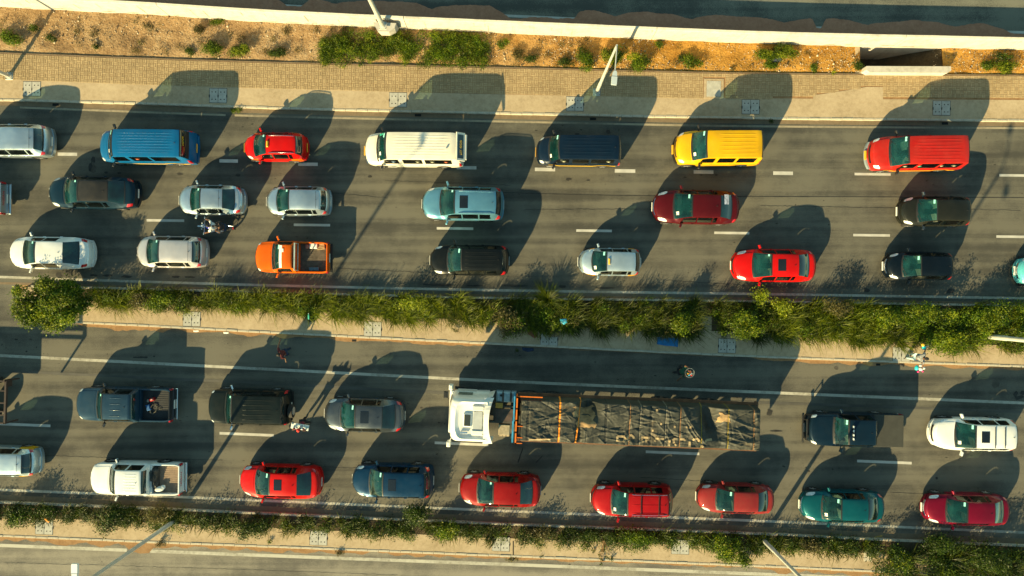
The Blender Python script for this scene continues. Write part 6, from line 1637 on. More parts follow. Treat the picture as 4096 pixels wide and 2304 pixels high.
cover('hedge_weeds', [(-250, 3500, .8)], K4, K4.off(98), 2.6, 0.040, G_LUSH, 24, (30, -14), 0.42, 'lighter weeds spilling from the lower hedge onto the pavement', nleaf=140, r0=0.20)
cover('corner_thicket', [(3500, 4450, 1.0)], K4, K4.off(210), 3.4, 0.050, G_DARK, 25, (16, 0), 1.2, 'dense dark thicket in the lower right corner', nleaf=210, r0=0.36)
grass_field('corner_grass', [(3560, 4450, 1.0)], K4, K4.off(215), 2.2, 60, 0.8, 1.45, G_GRASSD, 26, (30, 0), label='long dark grass in the lower right corner')
# single bushes that can be told apart
def bush(name, px, py, rx, ry, h, m, label, cat='bush', n=900, size=0.055, nb=7, seed=0, z0=0.10, group=None, second=None, stems=True, clump=0.13):
    r_ = random.Random(seed*31+int(px)); kp = 1-0.0147*h; x0, y0 = gx(px)*kp, gy(py)*kp
    root = empty(name, (x0, y0, z0)); tag(root, label, cat, group)
    rx, ry = rx/SC, ry/SC; bl = []
    for k in range(nb):
        a = r_.uniform(0, 6.28); q = r_.uniform(0.15, 0.75) if k else 0
        s = r_.uniform(0.35, 0.60) if k else 0.6
        bl.append((rx*q*math.cos(a), ry*q*math.sin(a), h*r_.uniform(0.25, 0.6), rx*s, ry*s, h*r_.uniform(0.30, 0.45)))
    leaves('foliage', bl, n, size, m, root, clump=clump)
    if second: leaves('young_leaves', [(b[0], b[1], b[2]+0.08, b[3]*0.8, b[4]*0.8, b[5]) for b in bl[::2]], n//3, size, second, root, clump=clump*0.8)
    if stems:
        s_ = MB()
        for b in bl: s_.tube([(b[0]*0.1, b[1]*0.1, -0.05), (b[0]*0.6, b[1]*0.6, b[2]*0.6), (b[0], b[1], b[2]+b[5]*0.4)], [0.022, 0.014, 0.006], 5)
        s_.build('stems', M_STEM, root)
    return root
def tree(px, py, rx, ry, h, m, label, n=5000, seed=1, second=None):
    r_ = random.Random(seed); kp = 1-0.0174*h; x0, y0 = gx(px)*kp, gy(py)*kp; root = empty('small_tree', (x0, y0, 0.08)); tag(root, label, 'tree')
    rx, ry = rx/SC, ry/SC; tr = MB().tube([(0, 0, -0.1), (0.05, 0.02, h*0.3), (0.02, -0.05, h*0.6), (0.05, 0, h*0.85)], [0.10, 0.085, 0.055, 0.02], 8); bl = []
    for k in range(26):
        a = k*2.4; q = 0.12+0.70*math.sqrt(k/25); z = h*r_.uniform(0.40, 0.9)
        x, y = rx*q*math.cos(a), ry*q*math.sin(a); s = r_.uniform(0.13, 0.27)
        bl.append((x, y, z, rx*s, ry*s, h*0.16)); tr.tube([(0, 0, h*0.28), (x*0.5, y*0.5, z*0.75), (x, y, z)], [0.04, 0.025, 0.010], 5)
    tr.build('trunk', M_STEM, root, True); leaves('crown', bl, n, 0.062, m, root, clump=0.14, per=20)
    if second: leaves('yellow_shoots', [(b[0], b[1], b[2]+0.12, b[3]*.8, b[4]*.8, b[5]) for b in bl], n//3, 0.06, second, root, clump=0.11, per=18)  # second, yellower leaf layer raised above the crown
    return root
tree(214, 1216, 150, 104, 2.0, G_LUSH, 'bushy small tree on the rounded nose of the median at far left', 17000, 2, G_YEL)
BG = 'distinct bushes in the median'
bush('leafy_bush', 2035, 1295, 75, 62, 1.5, G_DRY, 'olive brown bush hanging over the median pavement right of the lorry cab', n=2400, seed=2, nb=9, group=BG, second=G_LUSH)
bush('leafy_bush', 1650, 1212, 55, 32, 1.5, G_YEL, 'tall yellow-green weed rising from the long grass by the kerb', n=700, seed=3, group=BG, nb=6)
bush('leafy_bush', 2715, 1296, 50, 45, 1.5, G_LUSH, 'bush with a bright yellow-green tuft left of the path slab', n=1500, seed=5, group=BG, second=G_YEL)
bush('leafy_bush', 2990, 1305, 80, 60, 1.5, G_LUSH, 'broad bush with yellow-green shoots right of the path slab', n=3000, seed=6, group=BG, second=G_YEL, nb=10)
bush('leafy_bush', 3048, 1185, 38, 36, 1.4, G_YEL, 'yellow-green bush leaning over the median kerb below the bright red saloon', n=900, seed=7, group=BG)
bush('leafy_bush', 3140, 1222, 55, 34, 1.3, G_YEL, 'second yellow-green bush right of the one over the kerb', n=1100, seed=8, group=BG)
bush('leafy_bush', 3345, 1228, 70, 30, 1.2, G_DRY, 'greyish olive bush in the grass above the pavement', n=1200, seed=9, group=BG)
bush('leafy_bush', 3545, 1270, 60, 50, 1.4, G_LUSH, 'rounded green bush before the dense shrubs at right', n=1700, seed=10, group=BG, second=G_YEL)
bush('leafy_bush', 3720, 1250, 90, 50, 1.5, G_LUSH, 'dense green bush above the lamp pole at right', n=2800, seed=11, group=BG, nb=10, second=G_YEL)
bush('leafy_bush', 3800, 1375, 120, 55, 1.1, G_LUSH, 'low spreading green bush right of the street sellers', n=3400, seed=12, group=BG, nb=12, second=G_YEL)
bush('leafy_bush', 3960, 1270, 95, 60, 1.4, G_LUSH, 'bright bush behind the lamp pole at right', n=2800, seed=13, group=BG, nb=10, second=G_YEL)
bush('leafy_bush', 4110, 1340, 90, 60, 1.4, G_LUSH, 'green bush cut by the right edge of the median', n=2200, seed=14, group=BG, nb=9)
bush('leafy_bush', 560, 1205, 60, 32, 1.0, G_DRY, 'dry brownish bush right of the median tree', n=1000, seed=15, group=BG)
bush('leafy_bush', 650, 1196, 50, 30, 0.9, G_LUSH, 'green bush left of the long grass', n=900, seed=16, group=BG, second=G_YEL)
HG = 'bushes of the lower hedge'
def spiky(px, py, r, h, m, label, n=60, group=None):
    x, y = g(px, py); o = blades('spiky_plant', [0], [0], n, [h*0.8], m, None, 0.06, 0.018, 0.0, fan=1.1); o.location = (x, y, 0.12); tag(o, label, 'plant', group)
bush('hedge_bush', 440, 2072, 68, 60, 1.5, G_DARK, 'pale feathery bush spilling over the pavement at lower left', n=3000, seed=31, group=HG, second=G_DRY, nb=10)
bush('hedge_bush', 90, 2065, 80, 38, 1.0, G_DARK, 'dark bush at the left end of the lower hedge', n=1600, seed=32, group=HG, second=G_LUSH)
bush('hedge_bush', 640, 2060, 60, 36, 1.0, G_DRY, 'olive bush at the foot of the dark leaning lamp pole', n=1200, seed=33, group=HG)
bush('hedge_bush', 1010, 2110, 60, 46, 1.0, G_DARK, 'dark bush with trailing twigs left of the short drain slot', n=1700, seed=34, group=HG)
bush('hedge_bush', 1680, 2065, 66, 44, 1.5, G_DARK, 'dark bush leaning over the lower hedge kerb under the deep blue estate', n=2200, seed=35, group=HG)
bush('hedge_bush', 1790, 2125, 70, 42, 0.9, G_LUSH, 'lighter green bush below the plain dark red saloon', n=1500, seed=36, group=HG, second=G_YEL)
bush('hedge_bush', 2150, 2135, 60, 32, 0.8, G_DRY, 'ragged brown-green bush right of the long drain slot', n=900, seed=37, group=HG)
bush('hedge_bush', 2550, 2150, 66, 32, 0.9, G_LUSH, 'bright green weed clump under the crimson estate', n=1300, seed=38, group=HG)
bush('hedge_bush', 2895, 2190, 62, 52, 1.2, G_LUSH, 'lush green bush over the lowest pavement under the faded red saloon', n=2200, seed=39, group=HG, second=G_YEL)
bush('hedge_bush', 2965, 2238, 42, 26, 0.6, G_LUSH, 'low tip of the lush bush reaching across the pavement', n=900, seed=49, group=HG, nb=5)
bush('hedge_bush', 3255, 2175, 50, 36, 0.8, G_DRY, 'brownish weed clump below the teal saloon', n=800, seed=40, group=HG)
bush('hedge_bush', 3580, 2250, 55, 62, 1.1, G_DARK, 'dark bush with pale flowers beside the small access cover', n=1500, seed=41, group=HG, second=G_YEL)
bush('hedge_bush', 3760, 2170, 90, 42, 1.4, G_DARK, 'dark rounded bush below the glossy burgundy saloon', n=2600, seed=42, group=HG, nb=10)
bush('hedge_bush', 3960, 2230, 100, 60, 1.5, G_DARK, 'large dark bush in the bottom right corner', n=3200, seed=43, group=HG, nb=11)
bush('hedge_bush', 3790, 2285, 70, 40, 1.0, G_LUSH, 'mid green bush at the bottom edge, lower right', n=1500, seed=44, group=HG)
k_ = 0
for px, py, h, lb in [(690,2062,.9,'spiky leafed plant by the foot of the dark lamp pole'),(830,2090,.8,'spiky plant beside the white pickup tail'),(1245,2100,.7,'spiky plant above the short drain slot'),(1160,2092,.7,'spiky plant under the bright red saloon with a sunroof'),
                      (1420,2105,.7,'spiky plant under the front of the deep blue estate'),(2380,2140,.7,'spiky plant under the front of the crimson estate'),(3030,2165,.9,'spiky plant at the foot of the pale leaning lamp pole'),
                      (3100,2178,.9,'spiky plant just right of the pale leaning pole'),(3180,2165,.9,'spiky plant under the nose of the teal saloon'),(3330,2180,.8,'spiky plant under the tail of the teal saloon')]:
    spiky(px, py, 0, h, G_GRASSD, lb, 70, 'spiky plants in the lower hedge')
spiky(3760, 2225, 0, 1.7, G_GRASSD, 'big fountain of long grass in the lower right corner', 220, 'fountain grasses')
spiky(2185, 1200, 0, 1.45, G_GRASSD, 'round fountain of grass at the median kerb above the cardboard', 420, 'fountain grasses')
spiky(3340, 1290, 0, 1.4, G_GRASS, 'golden fountain of grass in the median, right of the yellow-green bushes', 200, 'fountain grasses')
# weeds on the verge
VG = 'weeds on the bare verge'
for px, py, rx, ry, h, m, n, lb, s2 in [
    (45,160,62,32,.5,G_LUSH,1300,'green weed patch cut by the left edge of the verge',None),(205,150,22,20,.3,G_DARK,260,'small dark weed right of the left lamp shadow',None),(140,118,26,14,.3,G_LUSH,260,'sparse weed crossed by the lamp shadow',None),
    (385,190,16,9,.2,G_DARK,120,'tiny weed in the rubble at left',None),(800,115,26,28,.35,G_DRY,420,'thin dry weed near the barrier joint',None),(870,90,40,10,.3,G_LUSH,300,'narrow weed strip under the barrier',None),
    (855,188,62,36,.65,G_LUSH,1500,'green weed clump left of the pair above the red taxi',None),(965,205,48,32,.6,G_LUSH,1200,'bright green weed clump above the red taxi',G_YEL),(760,205,24,18,.3,G_DARK,320,'small dark weed left of the taxi weeds',None),
    (1112,213,46,20,.35,G_DARK,600,'low dark weed between taxi and white minibus',None),(2013,172,24,22,.3,G_LUSH,320,'small leafy weed right of the big green patch',None),(2075,210,34,34,.3,G_DRY,420,'brown weed left of the lamp post',None),
    (2130,240,40,16,.3,G_DARK,420,'low grey-green weed by the paver edge',None),(2262,250,36,18,.35,G_DARK,500,'dark weed just left of the lamp post bushes',None),
    (2340,232,46,50,.6,G_LUSH,1500,'green bush at the left of the lamp post arm',None),(2450,225,56,58,.7,G_LUSH,1800,'green bush behind the lamp head',G_YEL),(2560,235,52,44,.7,G_LUSH,1500,'bright green bush right of the lamp head',G_YEL),
    (2640,180,24,14,.3,G_LUSH,260,'small weed under the barrier right of the lamp post',None),(2775,245,36,40,.45,G_LUSH,900,'lone green bush left of the square manhole line',None),(2720,240,18,16,.25,G_DARK,160,'small grey weed by the lone bush',None),
    (3060,215,42,34,.6,G_LUSH,1100,'green bush around the dumped bag, left part',G_YEL),(3150,215,56,34,.7,G_LUSH,1500,'bright green bush right of the dumped bag',G_YEL),(3080,262,34,16,.4,G_LUSH,500,'low green weed below the dumped bag',None),
    (3252,270,14,20,.3,G_LUSH,260,'small upright weed left of the culvert',None),(3430,262,24,20,.5,G_DARK,420,'dark grassy weed on the culvert edge',None),(3330,290,8,6,.12,G_YEL,60,'tiny bright weed at the paver edge',None),
    (3960,262,46,20,.4,G_LUSH,700,'low green weed right of the culvert',None),(4040,265,60,30,.5,G_LUSH,1100,'green weed patch at the right edge of the verge',G_YEL),(4000,230,40,24,.4,G_DARK,500,'thin dark weed on the rubble at far right',None)]:
    k_ += 1; bush('verge_weed', px, py, rx, ry, h, m, lb, 'weed', n=int(n*2.0), size=0.036, nb=6, seed=60+k_, z0=0.06, group=VG, second=s2, stems=False, clump=0.07)
gp = []
r_ = random.Random(77)
for k in range(210):
    px = r_.uniform(1290, 1955); y0 = WALLB(px)+22; y1 = PAVT(px)-8
    if px < 1400: y0 += (1400-px)*0.5
    if px > 1480 and px < 1600: y0 += 8
    py = r_.uniform(y0, y1); q = r_.uniform(0.20, 0.34)
    if 1500 < px < 1590 and py > 225: continue
    gp.append((gx(px), gy(py), 0.08, q, q, r_.uniform(0.25, 0.62)))
big = empty('creeper_patch', (0, 0, 0)); tag(big, 'large bright green creeper patch on the verge behind the white minibus', 'creeper')
leaves('foliage', gp, 46000, 0.036, G_LUSH, big, clump=0.09); leaves('young_leaves', [(a, b, c+0.05, d, e, f) for a, b, c, d, e, f in gp[::2]], 9000, 0.034, G_YEL, big, clump=0.07)
vb = []; r_ = random.Random(99)
for k in range(230):
    px = r_.uniform(-200, 4300); py = r_.uniform(WALLB(px)+6, PAVT(px)-10)
    if PX0-10 < px < PX1+10: continue
    if mnoise.noise(Vector((px*0.004, py*0.01, 8))) < -0.05: continue
    q = r_.uniform(0.05, 0.24); vb.append((gx(px), gy(py), 0.08, q*1.3, q, r_.uniform(0.05, 0.22)))
tag(leaves('sparse_growth', vb, 15000, 0.030, G_DRY, None, clump=0.07, per=9), 'sparse brownish growth scattered over the bare verge', 'ground cover', kind='stuff')
# kerbside weeds
for px, py, rx, ry, h, m, n, lb, z in [(945,442,34,10,.25,G_LUSH,420,'weed growing in the gap of the edge line at the top kerb',0.0),(3088,487,14,9,.2,G_DARK,140,'little dark weed at the top kerb above the yellow van',0.0),
    (640,2180,26,18,.5,G_DRY,420,'dusty weed growing in the lowest gutter with a long shadow',0.0),(1362,2212,26,14,.35,G_DRY,380,'dry weed in the lowest gutter, left of centre',0.0),(2045,2240,30,9,.2,G_DRY,300,'flat dry weed at the end of the long drain slot',0.0),
    (2170,2225,12,9,.2,G_DARK,100,'tiny weed in the lowest gutter, centre',0.0),(1082,2163,10,8,.15,G_LUSH,120,'tiny green sprout on the lowest pavement',0.13),(1825,1322,14,9,.25,G_DARK,120,'small dark weed on the median pavement by the lorry cab',0.13),
    (2060,1400,16,5,.1,G_DARK,60,'flat weed at the kerb by the lorry load',0.0)]:
    k_ += 1; bush('kerb_weed', px, py, rx, ry, h, m, lb, 'weed', n=n, size=0.032, nb=5, seed=120+k_, z0=z, group='weeds at the kerbs', stems=False, clump=0.05)
# trailing stems with leaf whorls lying on the lowest pavement
tp = empty('trailing_plant', (*g(2410, 2150), 0.13)); tag(tp, 'trailing stems with leaf whorls fallen across the lowest pavement', 'plant')
ts_ = MB(); wl_ = []
for px, py in [(2372,2195),(2407,2196),(2398,2230),(2425,2223),(2443,2226),(2404,2248),(2395,2216)]:
    a = g(px, py); b = (gx(px)-gx(2410), gy(py)-gy(2150)); ts_.tube([(b[0]*0.1, 0, 0.35), (b[0]*0.5+0.03, b[1]*0.5, 0.30), (b[0], b[1], 0.08)], 0.009, 5); wl_.append((b[0], b[1], 0.08, 0.09, 0.09, 0.06))
ts_.build('stems', mat('dry_stem', (0.22, 0.12, 0.05), 0.9), tp); leaves('leaf_whorls', wl_, 260, 0.045, G_DARK, tp, clump=0.05, per=12)

# ------------------------------------------------------------------ rubble on the verge
r_ = np.random.default_rng(5); NS = 15000
oct_ = np.array([[1,0,0],[-1,0,0],[0,1,0],[0,-1,0],[0,0,1],[0,0,-1]], float); of = np.array([[0,2,4],[2,1,4],[1,3,4],[3,0,4],[2,0,5],[1,2,5],[3,1,5],[0,3,5]])
VV = []; FF = []; cnt = 0
for k in range(NS):
    px = r_.uniform(-300, 4400); a, b = WALLB(px)+1, PAVT(px)-7; py = a+(b-a)*r_.uniform(0, 1)
    if PX0-4 < px < PX1-40 and py < PY1+6: continue
    if mnoise.noise(Vector((px*0.006, py*0.012, 1)))*1.3+r_.uniform(-0.5, 0.5) < -0.18: continue
    s = 0.013+0.022*r_.random()**2+(0.05*r_.random() if r_.random() < 0.05 else 0)
    e = min(1, (PAVT(px)-4-py)/((PAVT(px)-4-WALLB(px)+14)/16)/2.5)
    z = 0.06+dz(px, py)*e
    o_ = oct_*s*r_.uniform(0.6, 1.3, 3)+r_.normal(size=(6, 3))*s*0.15; an = r_.uniform(0, 6.28); c_, s_ = math.cos(an), math.sin(an)
    o_ = o_ @ np.array([[c_, s_, 0], [-s_, c_, 0], [0, 0, 1]])
    VV.append(o_+np.array([gx(px), gy(py), z+s*0.25])); FF.append(of+cnt*6); cnt += 1
VV = np.concatenate(VV); FF = np.concatenate(FF)
M_STONE = leafmat('rubble_stone', [(0.16, 0.10, 0.055), (0.30, 0.22, 0.14), (0.46, 0.37, 0.25), (0.62, 0.54, 0.42)], 0.0, 0.9)
tag(fast_mesh('rubble', VV, np.full(len(FF), 3), FF.ravel(), M_STONE), 'loose rubble stones scattered over the bare verge', 'rubble', kind='stuff')

# ------------------------------------------------------------------ lamp posts
M_POLE = mat('galvanised_pole', (0.52, 0.52, 0.47), 0.45, metal=0.25, var=0.12, scale=2); M_HEAD = mat('lamp_housing', (0.42, 0.48, 0.52), 0.4, var=0.05); M_LHEAD = mat('lamp_housing_white', (0.72, 0.75, 0.76), 0.4)
def head(root, x, y, z, az, m, L_=0.62, W_=0.26):
    o = empty('lamp_head', (x, y, z), az); o.parent = root
    b = MB(); prof = [(0, .05), (.06, .095), (.22, .115), (.24, .13), (L_-0.04, .13), (L_, .11)]
    N_ = len(prof); v = []; f = []
    for x_, w_ in prof: v += [(x_, -w_*W_/.26, -0.05), (x_, -w_*W_/.26*0.9, 0.04), (x_, w_*W_/.26*0.9, 0.04), (x_, w_*W_/.26, -0.05)]
    for i in range(N_-1):
        for j in range(4): f.append((i*4+j, i*4+(j+1) % 4, (i+1)*4+(j+1) % 4, (i+1)*4+j)[::-1])
    f += [(0,1,2,3), tuple((N_-1)*4+j for j in (3,2,1,0))]; b.add(v, f); h_ = b.build('housing', m, o)
    MB().box(0.245, 0.252, -0.125, 0.125, -0.05, 0.047).build('hood_joint', M_BLACK, o)
    MB().box(0.08, L_-0.05, -0.09, 0.09, -0.062, -0.052).build('lens', M_LAMP, o)
    return o
def post(px, py, z0, h, arms, label, r0=0.085, r1=0.05, name='street_lamp', base=True, m=M_POLE, hm=M_HEAD, group='street lamps'):
    root = empty(name, (*g(px, py), z0)); tag(root, label, 'street lamp', group)
    b = MB().tube([(0, 0, 0), (0, 0, 1.6), (0, 0, 1.65), (0, 0, h)], [r0*1.15, r0*1.15, r0, r1], 14); b.build('pole', m, root, True)
    if base:
        MB().box(-0.2, 0.2, -0.2, 0.2, 0, 0.03, bev=0.006).disc((0, 0, 0.05), 'z', r0*1.9, 0.06, 16).build('base_plate', m, root)
        bb = MB()
        for a in (-0.15, 0.15):
            for c in (-0.15, 0.15): bb.disc((a, c, 0.045), 'z', 0.02, 0.04, 8)
        bb.build('anchor_bolt', M_STL, root)
    for ar in arms:
        dx, dy, up = ar[:3]; az = ar[3] if len(ar) > 3 else math.atan2(dy, dx); L_ = math.hypot(dx, dy)
        MB().tube([(0, 0, h-0.25), (dx*0.06, dy*0.06, h), (dx*0.35, dy*0.35, h+up*0.7), (dx, dy, h+up)], [0.035, 0.035, 0.030, 0.026], 8).build('arm', m, root, True)
        head(root, dx, dy, h+up, az, hm)
    return root
post(2385, 372, ZP+0.01, 7.2, [(-0.09, -1.15, 0.08)], 'cream street lamp standing among the pavers, its grey head over the navy minibus')
post(45, 308, ZP, 7.2, [(-0.09, -1.15, 0.08)], 'street lamp whose foot shows at the left edge of the pavers')
post(1552, 146, 1.52, 9.0, [(0.0, 1.8, 0.3), (0, -1.2, 0.3)], 'thick pale lamp pole standing on the barrier bracket', r0=0.115, r1=0.075, name='barrier_lamp')
post(3935, 1344, 0.1, 11.0, [(0.1, 2.2, 0.3), (-0.1, -2.2, 0.3)], 'pale lamp pole rising from the bushes at the right edge', r0=0.12, r1=0.07, name='median_lamp')
post(3048, 2155, 0.12, 10.0, [(0.1, 1.4, 0.3), (-0.1, -1.4, 0.3)], 'lamp pole leaning out of the lower hedge at the bottom right', r0=0.10, r1=0.07, name='median_lamp')
post(703, 2080, 0.12, 11.0, [(1.72, 1.56, 0.2, 1.5708), (-1.7, -2.0, 0.3)], 'dark lamp pole from the lower hedge with its white head at lower left', r0=0.10, r1=0.07, name='median_lamp', hm=M_LHEAD)

# ------------------------------------------------------------------ litter and cloths
def cloth(name, pts, z, m, label, cat, amp=0.02, n=14):
    """crumpled sheet filling a polygon, laid just above the ground"""
    xs = [p[0] for p in pts]; ys = [p[1] for p in pts]; cx_, cy_ = sum(xs)/len(xs), sum(ys)/len(ys); v = [(0, 0, amp)]; f = []
    N_ = len(pts); ox_, oy_ = g(cx_, cy_)
    for r_ in range(1, 5):
        for k in range(N_*3):
            i = k//3; t = (k % 3)/3; ax = pts[i][0]*(1-t)+pts[(i+1) % N_][0]*t; ay = pts[i][1]*(1-t)+pts[(i+1) % N_][1]*t
            q = r_/4; x, y = g(cx_+(ax-cx_)*q, cy_+(ay-cy_)*q)
            v.append((x-ox_, y-oy_, amp*(0.6+1.4*abs(mnoise.noise(Vector((x*6, y*6, cx_)))))*(1.0 if r_ < 4 else 0.25)))
    M_ = N_*3
    for k in range(M_): f.append((0, 1+k, 1+(k+1) % M_))
    for r_ in range(3):
        for k in range(M_): f.append((1+r_*M_+k, 1+(r_+1)*M_+k, 1+(r_+1)*M_+(k+1) % M_, 1+r_*M_+(k+1) % M_))
    o = mesh_obj(name, v, f, m, None, True); o.location = (ox_, oy_, z); return tag(o, label, cat)
M_BCL = mat('blue_cloth', (0.012, 0.16, 0.42), 0.8, var=0.2, scale=5); M_RCL = mat('rust_cloth', (0.20, 0.055, 0.04), 0.9, var=0.3, scale=6); M_CARD = mat('cardboard', (0.28, 0.20, 0.14), 0.9, var=0.1, scale=4)
M_BAG = mat('blue_plastic', (0.04, 0.38, 0.60), 0.4, var=0.3, scale=12); M_NAVYC = mat('navy_cloth', (0.015, 0.03, 0.07), 0.9, var=0.4, scale=8)
cloth('spread_cloth', [(2626,1347),(2711,1352),(2709,1387),(2690,1384),(2660,1382),(2625,1376)], ZP+0.012, M_BCL, 'flat blue cloth spread on the median pavement in the lorry shadow', 'cloth', 0.012)
cloth('cardboard_sheet', [(2195,1320),(2240,1318),(2240,1348),(2198,1346)], ZP+0.02, M_CARD, 'brown cardboard sheet lying on the paired cover', 'cardboard', 0.006)
cloth('dropped_rag', [(2118,1290),(2146,1296),(2140,1322),(2150,1345),(2138,1353),(2112,1336),(2110,1312)], ZP+0.012, M_RCL, 'rust red rag at the edge of the grass, left of the cardboard', 'rag', 0.05)
cloth('plastic_bag', [(2236,1274),(2262,1272),(2266,1288),(2252,1296),(2240,1290)], 0.62, M_BAG, 'bright blue plastic bag caught in the median grass', 'bag', 0.07)
cloth('dark_rag', [(2086,1390),(2134,1393),(2136,1402),(2112,1408),(2092,1402)], 0.012, M_NAVYC, 'dark navy rag in the gutter behind the lorry cab', 'rag', 0.04)
cloth('dumped_bag', [(3062,214),(3100,208),(3122,222),(3120,250),(3085,256),(3066,236)], 0.16, mat('dumped_black_bag', (0.03, 0.035, 0.05), 0.35, var=0.6, scale=9), 'dumped dark bag with pale rubbish among the bushes left of the culvert', 'rubbish bag', 0.16)
cloth('white_wrapper', [(3487,2190),(3496,2192),(3500,2206),(3492,2208),(3486,2200)], 0.30, M_PAPER, 'small white wrapper caught beside the access cover', 'wrapper', 0.04)
cloth('orange_strip', [(205,2058),(214,2060),(226,2072),(222,2077),(208,2068)], 0.55, mat('orange_plastic', (0.80, 0.28, 0.02), 0.6), 'orange plastic strip in the hedge above the leftmost sandy cover', 'plastic strip', 0.03)
for px, py, lb in [(785,1324,'crumpled clear wrapper in the gutter below the first median cover'),(905,1331,'second clear wrapper further right in the same gutter')]:
    cloth('clear_wrapper', [(px-11,py-3),(px+10,py-4),(px+12,py+2),(px,py+4),(px-10,py+3)], 0.01, M_PAPER, lb, 'wrapper', 0.02)
# metal frame of a lorry body at the left edge
fr_ = empty('steel_rack', (*g(-60, 1600), 0), -0.03); tag(fr_, 'rusty steel rack end of a vehicle, cut off by the left edge', 'rack')
f_ = MB(); M_RK = mat('rack_steel', (0.035, 0.020, 0.018), 0.7, var=0.3, scale=6)
zt_ = 2.2; xe, yN, yS = 2.73, 1.44, -0.80
f_.box(xe-0.06, xe+0.03, yS, yN, zt_-0.12, zt_).box(xe-3, xe, yN-0.07, yN, zt_-0.1, zt_).box(xe-3, xe, yS, yS+0.07, zt_-0.1, zt_)
for q in (0.24, 0.52, 0.72, 0.80): f_.box(xe-3, xe-0.06, yN+(yS-yN)*q-0.03, yN+(yS-yN)*q+0.03, zt_-0.08, zt_-0.02)
for q in (0.0, 1.0): f_.box(xe-0.10, xe+0.0, yN+(yS-yN)*q*0.98-0.05, yN+(yS-yN)*q*0.98+0.02, 1.2, zt_-0.12)
f_.box(xe-0.16, xe-0.02, yN-0.34, yN+0.04, zt_-0.5, zt_-0.12)
f_.build('upper_frame', M_RK, fr_)
dk_ = MB().box(xe-5, xe-1.3, yS, yN, 1.15, 1.28).build('deck', M_STL, fr_)
pl_ = MB()
for k in range(9): pl_.box(xe-5, xe-1.32, yS+0.03+(yN-yS)*k/9, yS-0.02+(yN-yS)*(k+1)/9, 1.284, 1.30)
pl_.build('deck_planks', mat('pale_planks', (0.40, 0.28, 0.15), 0.85, var=0.3, scale=3), fr_)
for sy in (yS+0.25, yN-0.25):
    MB().disc((xe-2.0, sy, 0.48), 'y', 0.48, 0.28, 22).build('wheel', M_RUB, fr_)
# ------------------------------------------------------------------ people and the motorcycle
def skinned(name, nodes, edges, m, parent, lev=1):
    """one continuous surface grown round a skeleton: nodes = {key: (x, y, z, radius)}"""
    keys = list(nodes); me = bpy.data.meshes.new(name); me.from_pydata([nodes[k][:3] for k in keys], [(keys.index(a), keys.index(b)) for a, b in edges], [])
    o = bpy.data.objects.new(name, me); COL.objects.link(o); md = o.modifiers.new('skin', 'SKIN'); md.use_smooth_shade = True
    for i, k in enumerate(keys):
        sv_ = me.skin_vertices[0].data[i]; r = nodes[k][3]; sv_.radius = (r, r) if not hasattr(r, '__len__') else r; sv_.use_root = (i == 0)
    s2 = o.modifiers.new('sub', 'SUBSURF'); s2.levels = lev; s2.render_levels = lev
    dg = bpy.context.evaluated_depsgraph_get(); nm = bpy.data.meshes.new_from_object(o.evaluated_get(dg)); bpy.data.objects.remove(o)
    nm.materials.clear(); nm.materials.append(m); nm.polygons.foreach_set('use_smooth', [True]*len(nm.polygons))
    q = bpy.data.objects.new(name, nm); COL.objects.link(q); q.parent = parent; return q
M_SKIN = mat('brown_skin', (0.13, 0.060, 0.032), 0.5, var=0.08); M_HAIR = mat('black_hair', (0.010, 0.008, 0.007), 0.7)
